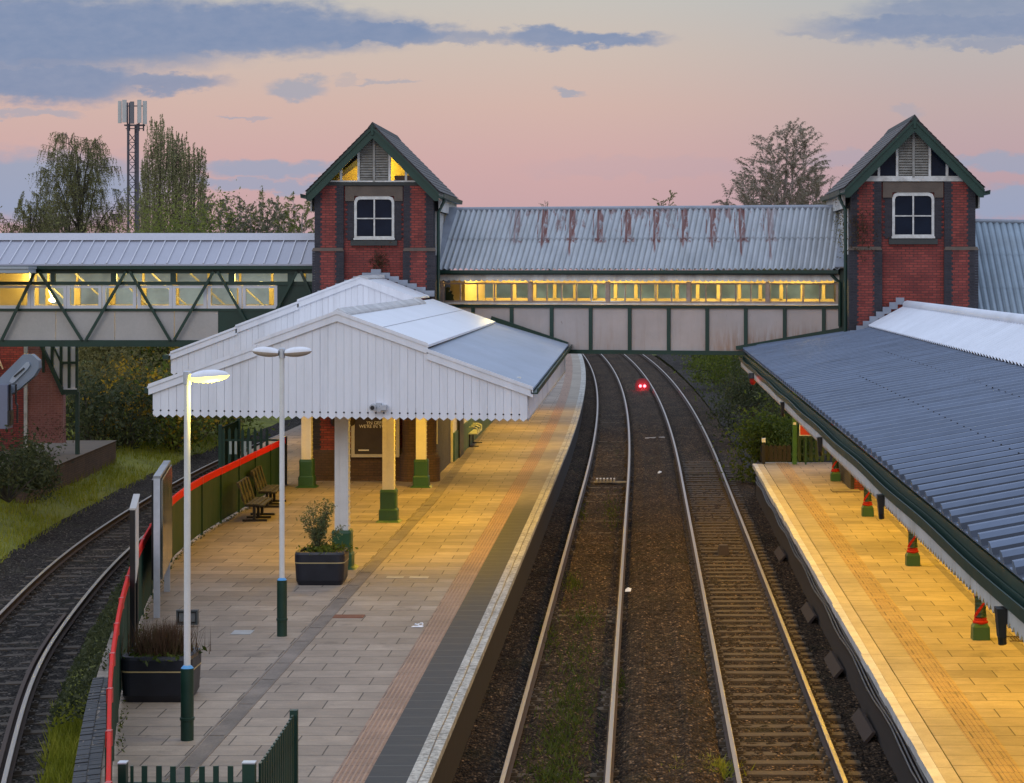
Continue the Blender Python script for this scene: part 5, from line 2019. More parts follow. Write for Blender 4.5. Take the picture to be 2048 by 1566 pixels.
for k, y in enumerate((17.6, 26.5, 35.6, 45.1)):
    t = thing('rainwater_hopper', ['black rainwater hopper nearest the lower right corner on the eave', 'black rainwater hopper second from the lower right along the eave', 'black rainwater hopper third along the right canopy eave', 'smallest black rainwater hopper far along the right canopy eave'][k], 'hopper', (2.97, y, 4.4), 'black hoppers under the right gutter')
    mb = MB()
    mb.hexa([(2.91, y - .06, 4.26), (2.97, y - .06, 4.26), (2.97, y + .06, 4.26), (2.91, y + .06, 4.26), (2.89, y - .08, 4.50), (2.97, y - .08, 4.50), (2.97, y + .08, 4.50), (2.89, y + .08, 4.50)])
    build(mb, 'box', m_black, t)
    mb = MB()
    mb.tube([(2.94, y, 4.27), (2.95, y + .01, 4.20)], .035, 8)
    build(mb, 'spout', m_black, t, smooth=True)
# red lit repeater on the far end of the valance
rpz = thing('red_repeater_lamp', 'small red lamp hung on the far end of the right valance', 'signal lamp', (2.96, 57.5, 4.4))
mb = MB()
mb.tube([(2.95, 57.5, 4.52), (2.95, 57.5, 4.38)], [.11, .13], 10)
build(mb, 'hood', m_black, rpz)
mb = MB()
mb.lathe((2.95, 57.5, 4.16), [(.04, .05), (.075, .1), (.085, .2), (.07, .22)], 12)
build(mb, 'lens', M('red_lens', (.40, .01, .01), .35, .1, 3), rpz)
lamp('red_glow', (2.82, 55.6, 4.45), 'POINT', .8, (1, .03, .03), rpz, radius=.05)

for y, e in ((17, 150), (22, 160), (27, 170), (32, 180), (37, 185), (42, 185), (47, 190), (52, 190), (57, 190), (62, 190), (67.5, 150)):
    strip_light(4.9, y, 4.38, e * .80, lab='long yellow strip lamp under the blue right canopy', grp='strip lamps under the right canopy')
    strip_light(8.2, y, 4.45, e * .68, lab='rear yellow strip lamp under the blue right canopy', grp='rear strip lamps under the right canopy')

m_redband = M('dull_red_band', (0.36, 0.02, 0.014), 0.7, 0.15, 4, spec=.15)
# barley twist columns
def twist(x, y, lab):
    t = thing('twisted_column', lab, 'column', (x, y, ZP), 'red and green twisted columns on the right platform')
    mb = MB()
    n, rows = 20, 44
    z0, z1 = ZP + .39, 4.5
    vs, fs = [], []
    for i in range(rows + 1):
        z = z0 + (z1 - z0) * i / rows
        for k in range(n):
            g = 2 * math.pi * (k / n + i * .083)
            r = .098 + .016 * (1 if (k % 10) < 2 else 0)
            vs.append((x + r * math.cos(g), y + r * math.sin(g), z))
    mb.add(vs, [])
    for i in range(rows):
        for k in range(n):
            mb.f.append((i * n + k, i * n + (k + 1) % n, (i + 1) * n + (k + 1) % n, (i + 1) * n + k))
            mb.m.append(1 if (k % 10) < 2 else 0)
    build(mb, 'shaft', [m_green, m_redband], t)
    mb = MB()
    mb.lathe((x, y, ZP), [(.12, .27), (.135, .295), (.13, .315), (.115, .325), (.11, .37)], 16)
    build(mb, 'collar', m_redband, t, smooth=True)
    mb = MB()
    mb.rbox(x, y, .30, .30, ZP, ZP + .22, .02, top=(.29, .29))
    mb.rbox(x, y, .29, .29, ZP + .22, ZP + .28, .02, top=(.22, .22))
    build(mb, 'pedestal', m_greymid, t)
    return t


for y, lab in ((65.0, 'farthest red and green twisted column by the bridge end'), (55.7, 'red and green twisted column second from the bridge end'), (46.4, 'red and green twisted column third from the bridge end'), (37.1, 'largest red and green twisted column nearest the lower right')):
    twist(5.83, y, lab)
# far end of the right platform: sign post, pale fence, palings
pt = thing('sign_post', 'green post with small pale band at the end of the right platform', 'post', (4.98, 70.6, ZP))
mb = MB()
mb.box(4.92, 5.06, 70.5, 70.64, ZP, 4.4)
build(mb, 'pole', M('lit_green_post', (.04, .14, .035), .5, .1, 3), pt)
mb = MB()
mb.box(4.94, 5.04, 70.49, 70.5, 2.2, 2.28)
build(mb, 'band', m_white, pt)
rs = thing('warning_sign', 'small red sign with white border under the right canopy', 'sign', (5.4, 70.5, 2.3))
mb = MB()
c = at(1610, 861, 70.5)
mb.box(c[0] - .19, c[0] + .24, 70.46, 70.5, c[2] - .17, c[2] + .2)
build(mb, 'border', m_white, rs)
mb = MB()
mb.box(c[0] - .16, c[0] + .21, 70.452, 70.458, c[2] - .14, c[2] + .17)
build(mb, 'face', M('red_sign', (.55, .05, .03), .5, .05, 2), rs)
mb = MB()
mb.box(c[0] + .0, c[0] + .05, 70.51, 70.56, ZP, c[2])
build(mb, 'stem', m_greymid, rs)


def paling(name, label, p0, p1, n, h, mat, zb=ZP, pw=.09, gap=None, posts=0, grp=None, pointed=True, rails=(.25, .8)):
    t = thing(name, label, 'fence', (p0[0], p0[1], zb), grp)
    p0, p1 = np.array(p0, float), np.array(p1, float)
    d = (p1 - p0)
    L = np.linalg.norm(d)
    d /= L
    nn = np.array((-d[1], d[0]))
    mb = MB()
    for k in range(n):
        c = p0 + d * L * (k + .5) / n
        a, b = c - d * pw / 2, c + d * pw / 2
        z1 = zb + h
        if pointed:
            poly = [(a[0], a[1], zb + .06), (b[0], b[1], zb + .06), (b[0], b[1], z1 - .06), (c[0], c[1], z1), (a[0], a[1], z1 - .06)]
        else:
            poly = [(a[0], a[1], zb + .06), (b[0], b[1], zb + .06), (b[0], b[1], z1 - .03), (b[0] - d[0] * .02, b[1] - d[1] * .02, z1), (a[0] + d[0] * .02, a[1] + d[1] * .02, z1), (a[0], a[1], z1 - .03)]
        mb.prism(poly, (nn[0] * .022, nn[1] * .022, 0))
    build(mb, 'pales', mat, t)
    mb = MB()
    for r_ in rails:
        q = nn * .045
        mb.bar((*(p0 + q), zb + h * r_), (*(p1 + q), zb + h * r_), .04, .05)
    build(mb, 'rail', mat, t)
    for k in range(posts):
        c = p0 + d * L * (k / max(1, posts - 1))
        mb = MB()
        mb.box(c[0] - .06, c[0] + .06, c[1] + .03, c[1] + .15, zb, zb + h + .04)
        build(mb, 'post', mat, t)
    return t


paling('picket_fence', 'dark pointed picket fence at the end of the right platform', (3.88, 70.9), (4.9, 70.9), 7, .62, M('dark_picket', (.035, .028, .02), .8, .3, 3), pw=.13)
paling('picket_fence', 'green pointed picket fence behind the red sign', (5.1, 71.2), (7.6, 71.2), 13, 1.05, M('picket_green', (.05, .085, .03), .7, .2, 3), pw=.11)
mb = MB()
mb.box(3.93, 4.03, 70.6, 70.7, ZP, 1.6)
mbm = build(mb, 'marker_post', m_black, origin=(3.98, 70.65, ZP))
tag(mbm, 'short black marker post with white cap by the dark pickets', 'post')
mb = MB()
mb.box(3.92, 4.04, 70.58, 70.72, 1.62, 1.75)
build(mb, 'marker_cap', m_white, mbm)

# stair roof beyond the right tower
sr = thing('stair_roof', 'grey blue corrugated stair roof right of the right tower', 'roof', (12, 66, 5.5))
mb = MB()
xa0, xa1 = 9.2, 16.0
for k in range(3):
    f0, f1 = k / 3, (k + 1) / 3
    A0 = (xa0, 68 - 3.6 * f0, 8.84 - 3.1 * f0 + (.02 if k else 0))
    A1 = (xa1, 68 - 3.6 * f0, 8.84 - 3.1 * f0 - .15 + (.02 if k else 0))
    B0 = (xa0, 68 - 3.6 * f1 - .05, 8.84 - 3.1 * f1 - .01)
    B1 = (xa1, 68 - 3.6 * f1 - .05, 8.84 - 3.1 * f1 - .16)
    corrugated(mb, A0, A1, B0, B1, .2, .028, 8)
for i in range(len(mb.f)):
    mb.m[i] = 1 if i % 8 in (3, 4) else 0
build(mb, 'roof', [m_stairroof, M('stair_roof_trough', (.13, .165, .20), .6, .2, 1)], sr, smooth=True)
mb = MB()
mb.tube([(xa0, 68, 8.86), (xa1, 68, 8.71)], .07, 8)
build(mb, 'ridge_cap', m_lead, sr)
mb = MB()
mb.box(xa0, xa1, 64.35, 64.5, 5.4, 5.68)
mb.box(xa0, xa1, 64.8, 71, 4.6, 5.6)
build(mb, 'wall', m_green, sr)

# ------------------------------------------------------------------ red topped green fence on the island platform
fe = thing('platform_fence', 'long green sheet fence with red top rail curving along the island platform', 'fence', (fenceX(40), 40, ZP))
Yq = ys(18.5, 63.8, .1)
fp = np.array([(fenceX(y), y) for y in Yq])
ds = np.concatenate([[0], np.cumsum(np.linalg.norm(np.diff(fp, axis=0), axis=1))])


def fpt(s):
    return np.array((np.interp(s, ds, fp[:, 0]), np.interp(s, ds, fp[:, 1])))


FH = 1.38
PL = 2.35
npan = int(ds[-1] / PL)
for k in range(npan):
    s0, s1 = k * ds[-1] / npan + .03, (k + 1) * ds[-1] / npan - .03
    near = fpt(s0)[1] < 45
    mb = MB()
    n = 32 if near else 6
    vs = []
    for i in range(n + 1):
        s = s0 + (s1 - s0) * i / n
        q = fpt(s)
        d = fpt(s + .05) - fpt(s - .05)
        d /= np.linalg.norm(d)
        nn = np.array((d[1], -d[0]))
        h = (.022 * (1 if (i // 2) % 2 else -1) if near else .004 * math.sin(i * 2.1))
        q = q + nn * h
        vs += [(q[0], q[1], ZP + .05), (q[0], q[1], ZP + FH - .02)]
    mb.add(vs, [(2 * i, 2 * i + 2, 2 * i + 3, 2 * i + 1) for i in range(n)])
    build(mb, 'panel', m_fence, fe)
    q = fpt(k * ds[-1] / npan)
    mb = MB()
    mb.box(q[0] - .03, q[0] + .03, q[1] - .03, q[1] + .03, ZP, ZP + FH)
    build(mb, 'post', m_fence, fe)
mb = MB()
pth = [(*fpt(s), ZP + FH) for s in np.linspace(0, ds[-1], 60)]
mb.sweep(pth, [(-.012, -.15), (.03, -.15), (.034, .0), (.025, .015), (-.008, .015), (-.016, .0)])
build(mb, 'top_rail', m_red, fe)
mb = MB()
for k in range(1, npan):
    q = fpt(k * ds[-1] / npan)
    mb.box(q[0] - .02, q[0] + .038, q[1] - .05, q[1] + .05, ZP + FH - .155, ZP + FH + .02)
build(mb, 'rail_clip', M('dark_red_clip', (.45, .012, .012), .4, .1, 3), fe)
mb = MB()
q = fpt(ds[-1])
mb.box(q[0] - .04, q[0] + .06, q[1], q[1] + .12, ZP, ZP + FH + .05)
build(mb, 'end_post', m_black, fe)

# palisade gate behind it
g1 = thing('palisade_gate', 'green palisade gate with two pale notices behind the red topped fence', 'gate', (-12.2, 66, ZP))
GYp = 66.5
mb = MB()
for px in (447, 459, 472, 485, 497, 510, 522, 534):
    x = xat(px, GYp)
    mb.prism([(x - .045, GYp, ZP), (x + .045, GYp, ZP), (x + .045, GYp, 2.30), (x, GYp, 2.42), (x - .045, GYp, 2.30)], (0, .03, 0))
build(mb, 'pales', m_fence, g1)
mb = MB()
mb.box(xat(440, GYp), xat(560, GYp), GYp + .03, GYp + .08, 1.98, 2.04)
mb.box(xat(440, GYp), xat(560, GYp), GYp + .03, GYp + .08, 1.1, 1.16)
build(mb, 'rail', m_fence, g1)
mb = MB()
mb.box(xat(440, GYp) - .05, xat(440, GYp) + .06, GYp - .02, GYp + .1, ZP - .6, 2.48)
build(mb, 'post', m_fence, g1)
mb = MB()
mb.box(xat(466, GYp) - .05, xat(466, GYp) + .05, GYp + .9, GYp + 1.0, ZP - .6, 2.62)
build(mb, 'post', m_fence, g1)
mb = MB()
x0_, x1_ = xat(442, GYp), xat(466, GYp)
mb.hexa([(x0_, GYp + .05, 1.0), (x0_ + .02, GYp + .05, 1.0), (x1_ + .02, GYp + .95, 1.0), (x1_, GYp + .95, 1.0), (x0_, GYp + .05, 2.40), (x0_ + .02, GYp + .05, 2.40), (x1_ + .02, GYp + .95, 2.58), (x1_, GYp + .95, 2.58)])
build(mb, 'side_panel', m_fence, g1)
mb = MB()
for px in (461.5, 472, 490.5, 501):
    mb.box(xat(px, GYp) - .04, xat(px, GYp) + .035, GYp - .03, GYp - .01, 1.58, 1.98)
build(mb, 'notice', M('pale_notice', (.33, .42, .43), .5, .1, 3), g1)

# gate at the foot of the picture
g2 = thing('platform_gate', 'dark green steel railing with square posts crossing the platform bottom', 'railing', (-4.6, 21.8, ZP))
Yg = 21.9
zt_ = H - (1532 - HY) * Yg / F
mb = MB()
for px in (264, 289, 318, 346, 375, 404, 432, 461):
    x = xat(px, Yg)
    wd = .055 if px != 264 else .03
    mb.box(x - wd / 2, x + wd / 2, Yg - .012, Yg + .012, ZP, zt_ + random.uniform(-.004, .004))
build(mb, 'pales', m_green, g2)
mb = MB()
mb.box(xat(240, Yg), xat(512, Yg), Yg + .014, Yg + .05, ZP + .15, ZP + .2)
mb.box(xat(240, Yg), xat(512, Yg), Yg + .014, Yg + .05, zt_ - .22, zt_ - .17)
build(mb, 'rail', m_green, g2)
for a, b in ((238, 254), (486, 511)):
    mb = MB()
    mb.box(xat(a, Yg), xat(b, Yg), Yg - .05, Yg + .05, ZP, zt_ + .03)
    p = build(mb, 'post', m_green, g2)
    mb = MB()
    mb.box(xat(a, Yg) - .004, xat(b, Yg) + .004, Yg - .055, Yg + .055, zt_ + .031, zt_ + .045)
    build(mb, 'cap', m_steel, p)
g3 = thing('gate_leaf', 'open green railing gate leaf swung along the platform', 'gate', (-3.95, 22, ZP))
mb = MB()
n = 15
xg0, xg1, yg0, yg1 = xat(515, 21.9), xat(588, 24.2), 22.0, 24.15
for k in range(n):
    f = (k + .5) / n
    x, y = xg0 + (xg1 - xg0) * f, yg0 + (yg1 - yg0) * f
    z1 = H - (1528 + (1428 - 1528) * f - HY) * y / F
    mb.box(x - .012, x + .012, y - .045, y + .045, ZP + .05, z1)
build(mb, 'pales', m_green, g3)
mb = MB()
for zz in (ZP + .18, 2.0):
    mb.bar((xg0 - .02, yg0, zz), (xg1 - .02, yg1, zz), .03, .05)
build(mb, 'rail', m_green, g3)
mb = MB()
mb.box(xg1 - .045, xg1 + .04, yg1 + .02, yg1 + .10, ZP, H - (1420 - HY) * 24.2 / F)
build(mb, 'post', m_green, g3)


# ------------------------------------------------------------------ lamp posts
def lantern(mbs, mbb, base, tipdir, L=.52, w_=.20, h=.15):
    """Flattened ovoid luminaire: upper shell and lower bowl."""
    base = np.array(base, float)
    n, m_ = 14, 16
    for mbx, s in ((mbs, 1), (mbb, -1)):
        vs, fs = [], []
        for i in range(n + 1):
            t = i / n
            wd = w_ / 2 * (math.sin(math.pi * min(1, max(.0, .12 + .88 * t)) ** .8) ** .6 if t < 1 else 0.0)
            hh = (h * .62 if s > 0 else h * .55) * (max(0.0, math.sin(math.pi * (.10 + .90 * t))) ** .5 if t < 1 else 0)
            c = base + np.array((tipdir * L * t, 0, .035 * t))
            for k in range(m_ + 1):
                g = math.pi * k / m_
                vs.append((c[0], c[1] + wd * math.cos(g), c[2] + s * hh * math.sin(g)))
        for i in range(n):
            for k in range(m_):
                a = i * (m_ + 1) + k
                fs.append((a, a + 1, a + m_ + 2, a + m_ + 1))
        mbx.add(vs, fs)


def lamp_post(px, base_py, top_py, label, twin, lit):
    Y = F * (H - ZP) / (base_py - HY)
    x = xat(px, Y)
    zt = H - (top_py - HY) * Y / F
    t = thing('lamp_post', label, 'lamp post', (x, Y, ZP), 'tall white and green lamp posts on the island platform')
    mb = MB()
    mb.lathe((x, Y, ZP), [(.088, 0), (.088, .27), (.10, .275), (.10, .31), (.088, .315), (.088, .97), (.05, .975)], 18)
    build(mb, 'base_sleeve', m_green, t, smooth=True)
    mb = MB()
    mb.lathe((x, Y, ZP + .975), [(.085, 0), (.06, .03), (.046, .04)], 16)
    build(mb, 'collar', m_blue, t, smooth=True)
    mb = MB()
    mb.lathe((x, Y, ZP + 1.0), [(.046, 0), (.043, zt - ZP - 1.15)], 14)
    build(mb, 'pole', m_colwhite, t, smooth=True)
    mb = MB()
    mb.lathe((x, Y, zt - .16), [(.056, 0), (.056, .17), (.03, .18)], 14)
    build(mb, 'bracket', m_steel, t, smooth=True)
    for s in ((1, -1) if twin else (1,)):
        a, b = MB(), MB()
        bx = x + s * .055
        lantern(a, b, (bx, Y, zt - .07), s, L=.47 if twin else .52)
        hd_ = build(a, 'lantern', m_white, t, smooth=True)
        build(b, 'bowl', m_bulb if lit else M('unlit_bowl', (.40, .33, .27), .25, .1, 3), hd_, smooth=True)
    if lit:
        lamp('lamp_glow', (x + .36, Y - .02, zt - .26), 'POINT', 60, (1.0, .80, .12), t, radius=.09)
    return t


lamp_post(374.5, 1480, 745, 'lit single lantern lamp post beside the near planter', False, True)
lamp_post(564, 1272, 698, 'unlit twin lantern lamp post in front of the white gable', True, False)


# ------------------------------------------------------------------ planters
def leaf_arr(centers, size, rng, aspect=.5, up=None, jit=1.0):
    n = len(centers)
    a = rng.normal(size=(n, 3))
    if up is not None:
        a = a * jit + np.array(up)
    a /= np.linalg.norm(a, axis=1)[:, None]
    b = np.cross(a, rng.normal(size=(n, 3)))
    b /= (np.linalg.norm(b, axis=1)[:, None] + 1e-9)
    s = size * (0.6 + 0.8 * rng.random((n, 1)))
    a, b = a * s, b * s * aspect
    c = np.asarray(centers, float)
    V = np.stack([c - a, c + b * .9 - a * .1, c + a, c - b * .9 - a * .1], 1).reshape(-1, 3)
    Fq = np.arange(4 * n).reshape(n, 4)
    return V, Fq


def blades(bases, heights, width, lean, rng):
    n = len(bases)
    d = rng.normal(size=(n, 3)) * lean
    d[:, 2] = 1
    g = rng.random(n) * 2 * math.pi
    sd = np.stack([np.cos(g), np.sin(g), np.zeros(n)], 1) * (width / 2)
    bz_ = np.asarray(bases, float)
    tip = bz_ + d * heights[:, None]
    V = np.stack([bz_ - sd, bz_ + sd, tip], 1).reshape(-1, 3)
    return V, np.arange(3 * n).reshape(n, 3)


def planter(cx, cy, wd, dp, h, label):
    t = thing('planter', label, 'planter', (cx, cy, ZP), 'black planters with a gold line')
    mb = MB()
    mb.rbox(cx, cy, wd * .86, dp * .86, ZP, ZP + .10, .10, top=(wd * .95, dp * .95))
    mb.rbox(cx, cy, wd * .95, dp * .95, ZP + .10, ZP + h * .66, .14, top=(wd * .985, dp * .985))
    mb.rbox(cx, cy, wd, dp, ZP + h * .70, ZP + h * .93, .15)
    # rim as ring
    mb2 = MB()
    for z0, z1, k0, k1 in ((h * .93, h, 1.0, .97),):
        o = MB()
        o.rbox(cx, cy, wd, dp, ZP + z0, ZP + z1, .15, top=(wd * .97, dp * .97))
        i_ = MB()
        i_.rbox(cx, cy, wd * .82, dp * .82, ZP + z0, ZP + z1, .12)
        n = len(o.v) // 2
        mb.add(o.v + i_.v, [(i, (i + 1) % n, (i + 1) % n + n, i + n) for i in range(n)] + [(n + i, n + (i + 1) % n, 3 * n + (i + 1) % n, 3 * n + i) for i in range(n)] + [(2 * n + i, 2 * n + (i + 1) % n, 3 * n + (i + 1) % n, 3 * n + i) for i in range(n)])
    build(mb, 'tub', m_blackplastic, t)
    mb = MB()
    mb.rbox(cx, cy, wd * .996, dp * .996, ZP + h * .665, ZP + h * .695, .145)
    build(mb, 'gold_line', m_gold, t)
    mb = MB()
    mb.rbox(cx, cy, wd * .81, dp * .81, ZP + h * .80, ZP + h * .92, .12)
    build(mb, 'soil', m_soil, t)
    return t


pl1 = planter(-7.17, 32.05, 1.06, .9, .67, 'large black planter of dry grass beside the green fence')
pl2 = planter(xat(644, 43.8), 43.8, 1.02, .85, .67, 'black planter with leggy shrub before the front column')
# dry grass in the near planter
rng = np.random.default_rng(3)
n = 1500
bx_ = np.stack([rng.normal(-7.17, .20, n), rng.normal(32.15, .17, n), np.full(n, ZP + .6)], 1)
V, Fx = blades(bx_, .25 + .35 * rng.random(n), .014, .22, rng)
g = tag(np_mesh('ornamental_grass', V, Fx, m_drygrass, origin=(-7, 32.1, ZP + .6)), 'brown ornamental grass tuft growing in the near planter', 'grass plant')
n = 500
V, Fx = leaf_arr(np.stack([rng.normal(-7.25, .22, n), rng.normal(32.1, .3, n), ZP + .62 + .06 * rng.random(n)], 1), .05, rng)
tag(np_mesh('low_herbs', V, Fx, m_weed, origin=(-7, 32.1, ZP + .6)), 'low green herbs around the brown grass in the near planter', 'plant')
# leggy shrub
sh = thing('leggy_shrub', 'leggy grey green shrub growing in the farther planter', 'shrub', (xat(644, 43.8), 43.8, ZP + .62))
mb = MB()
lv = []
bx0 = xat(644, 43.8)
for k in range(16):
    g0 = rng.random() * 6.28
    sp = .08 + .35 * rng.random()
    hgt = .40 + .70 * rng.random()
    lean = .25 * rng.normal()
    P = []
    for i in range(7):
        f = i / 6
        P.append((bx0 + math.cos(g0) * sp * f ** 1.3 + lean * f * .5 - .08, 43.8 + math.sin(g0) * sp * f, ZP + .6 + hgt * f - .12 * f * f * abs(lean)))
    mb.tube(P, [.010 * (1 - .7 * i / 6) for i in range(7)], 4)
    for i in range(2, 7):
        m_ = 30 if i > 2 else 12
        lv.append(np.array(P[i]) + rng.normal(size=(m_, 3)) * (.05, .05, .05))
build(mb, 'stems', m_bark, sh)
V, Fx = leaf_arr(np.concatenate(lv), .030, rng, .45)
np_mesh('leaves', V, Fx, m_silver, sh)
n = 420
V, Fx = leaf_arr(np.stack([rng.normal(bx0 + .05, .22, n), rng.normal(43.8, .22, n), ZP + .63 + .14 * rng.random(n)], 1), .045, rng)
tag(np_mesh('low_herbs', V, Fx, m_leaf_bright, origin=(bx0, 43.8, ZP + .6)), 'low green herbs under the leggy shrub in the farther planter', 'plant')

# ------------------------------------------------------------------ signs, floodlight, benches
s1 = thing('sign_board', 'thin black framed sign board seen edge on by the green fence', 'sign', (xat(268, 35.6), 35.6, ZP))
xa_, xb_ = xat(267.5, 34.6), xat(270, 36.3)
p0, p1 = np.array((xat(266, 34.8), 34.8)), np.array((xat(272, 37.0), 37.0))
zt0 = H - (1020 - HY) * 34.8 / F
mb = MB()
for q in (p0, p1):
    mb.box(q[0] - .045, q[0] + .035, q[1] - .03, q[1] + .03, ZP, zt0)
build(mb, 'post', m_black, s1)
mb = MB()
mb.prism([(p0[0] + .036, p0[1], 2.2), (p1[0] + .036, p1[1], 2.2), (p1[0] + .036, p1[1], zt0), (p0[0] + .036, p0[1], zt0)], (.012, 0, 0))
build(mb, 'face', M('sign_face', (.62, .62, .60), .4, .08, 2), s1)
mb = MB()
mb.prism([(p0[0] - .05, p0[1] - .03, zt0), (p0[0] + .06, p0[1] - .03, zt0), (p1[0] + .06, p1[1] + .03, zt0), (p1[0] - .05, p1[1] + .03, zt0)], (0, 0, .03))
build(mb, 'cap', m_panelplain, s1)

s2 = thing('poster_board', 'silver framed double poster board on two posts by the fence', 'poster board', (xat(316, 39.4), 39.4, ZP))
p0, p1 = np.array((-8.90, 39.4)), np.array((-9.42, 42.6))
d = (p1 - p0) / np.linalg.norm(p1 - p0)
nn = np.array((d[1], -d[0]))
zt0 = H - (957 - HY) * 39.4 / F
mb = MB()
for q in (p0, p1):
    mb.bar((*q, ZP), (*q, zt0), .115, .05, up=(d[0], d[1], 0))
build(mb, 'post', m_steel, s2)
mb = MB()
mb.bar((*(p0 - d * .02), zt0 + .02), (*(p1 + d * .02), zt0 + .02), .13, .05)
build(mb, 'cap', M('cap_steel', (.32, .34, .36), .4, .2, 4, metal=.5, dirt=(.08, .08, .08), dirt_amt=.4), s2)
for side in (1, -1):
    q0, q1 = p0 + nn * .085 * side + d * .08, p1 + nn * .085 * side - d * .05
    mb = MB()
    mb.bar((*q0, (1.55 + zt0) / 2 + .0), (*q1, (1.55 + zt0) / 2), .035, zt0 - 1.62)
    build(mb, 'display_panel', M('display_glass', (.42, .44, .42), .14, .15, 1.0, metal=.9) if side == 1 else m_black, s2)
mb = MB()
q0, q1 = p0 + d * .07, p1 - d * .07
mb.bar((*q0, (1.5 + zt0) / 2), (*q1, (1.5 + zt0) / 2), .11, zt0 - 1.55)
build(mb, 'core', m_black, s2)

c = np.array((xat(375, 38.4), 38.4, ZP))
fl = thing('ground_floodlight', 'small grey framed twin floodlight on the slabs behind the lit lamp post', 'floodlight', c)
mb = MB()
x0, x1, z0, z1 = c[0] - .19, c[0] + .19, ZP + .04, ZP + .30
for b in ((x0, x1, z0, z0 + .03), (x0, x1, z1 - .03, z1), (x0, x0 + .03, z0 + .03, z1 - .03), (x1 - .03, x1, z0 + .03, z1 - .03)):
    mb.box(b[0], b[1], c[1] - .06, c[1] + .06, b[2], b[3])
mb.box(x0 + .02, x1 - .02, c[1] + .03, c[1] + .05, z0 + .02, z1 - .02)
mb.box(c[0] - .03, c[0] + .03, c[1] - .02, c[1] + .04, ZP, z0)
build(mb, 'frame', M('flood_grey', (.07, .085, .09), .5, .1, 4), fl)
for s in (-1, 1):
    mb = MB()
    mb.box(c[0] + s * .09 - .055, c[0] + s * .09 + .055, c[1] - .03, c[1] + .02, z0 + .05, z1 - .05)
    build(mb, 'lens', M('flood_lens', (.20, .215, .22), .25, .2, 6), fl)


def bench():
    t = thing('platform_bench', '', 'bench', (0, 0, 0), 'timber slatted benches along the green fence')
    mb = MB()
    for k in range(4):
        mb.box(-.02 + k * .115, .08 + k * .115, -.85, .85, .42 - (.02 if k == 3 else 0), .455 - (.02 if k == 3 else 0))
    build(mb, 'seat', m_wood, t)
    mb = MB()
    for z in (.52, .86):
        mb.hexa([(-.10 - (z - .5) * .33, -.85, z), (-.07 - (z - .5) * .33, -.85, z), (-.07 - (z - .5) * .33, .85, z), (-.10 - (z - .5) * .33, .85, z),
                 (-.10 - (z - .37) * .33, -.85, z + .13), (-.07 - (z - .37) * .33, -.85, z + .13), (-.07 - (z - .37) * .33, .85, z + .13), (-.10 - (z - .37) * .33, .85, z + .13)])
    for y in (-.75, -.25, .25, .75):
        mb.hexa([(-.06, y - .1, .44), (-.03, y - .1, .44), (-.03, y + .1, .44), (-.06, y + .1, .44), (-.22, y - .1, .98), (-.19, y - .1, .98), (-.19, y + .1, .98), (-.22, y + .1, .98)])
    build(mb, 'backrest', m_wood, t)
    for y in (-.7, 0, .7):
        mb = MB()
        mb.box(.14, .21, y - .035, y + .035, .05, .42)
        mb.box(-.12, .50, y - .035, y + .035, .0, .055)
        mb.box(-.05, .44, y - .03, y + .03, .375, .42)
        build(mb, 'leg', m_black, t)
    return t


bn1 = bench()
bn1.location = (xat(500, 55.0), 55.2, ZP)
bn1['label'] = 'nearer weathered timber bench against the green fence'
bn1.rotation_euler.z = R(2)
bn2 = copy_tree(bn1)
bn2.location = (xat(531, 58.6), 58.4, ZP)
bn2['label'] = 'farther weathered timber bench against the green fence'

# red ground signal
SYg = 128.0
sc_ = np.array((xat(1285, SYg), SYg, H - (772 - HY) * SYg / F))
sg = thing('ground_signal', 'low railway signal showing two red lights between the main tracks', 'signal', (sc_[0], SYg, rise(SYg) - .1))
mb = MB()
mb.tube([(sc_[0], SYg + .05, sc_[2]), (sc_[0], SYg + .11, sc_[2])], [.46, .46], 24)
build(mb, 'bloom_disc', M('bloom_disc_dark', (.05, .03, .03), .6, .2, 3), sg)  # disc added to carry a red bloom around the two lamps
mb = MB()
mb.box(sc_[0] - .06, sc_[0] + .06, SYg + .06, SYg + .2, rise(SYg) - .3, sc_[2])
build(mb, 'stand', m_black, sg)
for s in (-1, 1):
    mb = MB()
    mb.tube([(sc_[0] + s * .128, SYg + .05, sc_[2]), (sc_[0] + s * .128, SYg - .02, sc_[2])], [.085, .085], 12)
    build(mb, 'aspect', m_redlamp, sg)
lamp('signal_glow', (sc_[0], SYg - .35, sc_[2]), 'POINT', 34, (1.0, .02, .05), sg, radius=.06)  # added light in front that reddens the disc

# ------------------------------------------------------------------ antenna mast
MY = 140.0
mx = lambda px: xat(px, MY)
mz = lambda py: H - (py - HY) * MY / F
ms_ = thing('antenna_mast', 'grey lattice phone mast with white panel antennas left of the poplars', 'mast', (mx(268), MY, 0))
mb = MB()
legs = [(mx(259), MY - .35), (mx(278), MY - .35), (mx(268.5), MY + .4)]
for lx, ly in legs:
    mb.tube([(lx, ly, 0), (lx, ly, mz(248))], .085, 6)
z = 0.0
k = 0
while z < mz(250) - .6:
    for i in range(3):
        a, b = legs[i], legs[(i + 1) % 3]
        if k % 2:
            a, b = b, a
        mb.bar((a[0], a[1], z), (b[0], b[1], z + .65), .04, .04)
        mb.bar((a[0], a[1], z), (b[0], b[1], z), .03, .03)
    z += .65
    k += 1
build(mb, 'lattice', M('mast_steel', (.10, .095, .115), .5, .15, 3, metal=.3), ms_)
mb = MB()
for px in (255, 259, 278, 287):
    mb.tube([(mx(px), MY, mz(262)), (mx(px), MY, mz(205))], .05, 6)
mb.box(mx(249), mx(290), MY - .1, MY + .1, mz(252), mz(249))
mb.box(mx(252), mx(288), MY - .1, MY + .1, mz(258), mz(256.5))
mb.box(mx(247), mx(292), MY - .05, MY + .05, mz(213), mz(211))
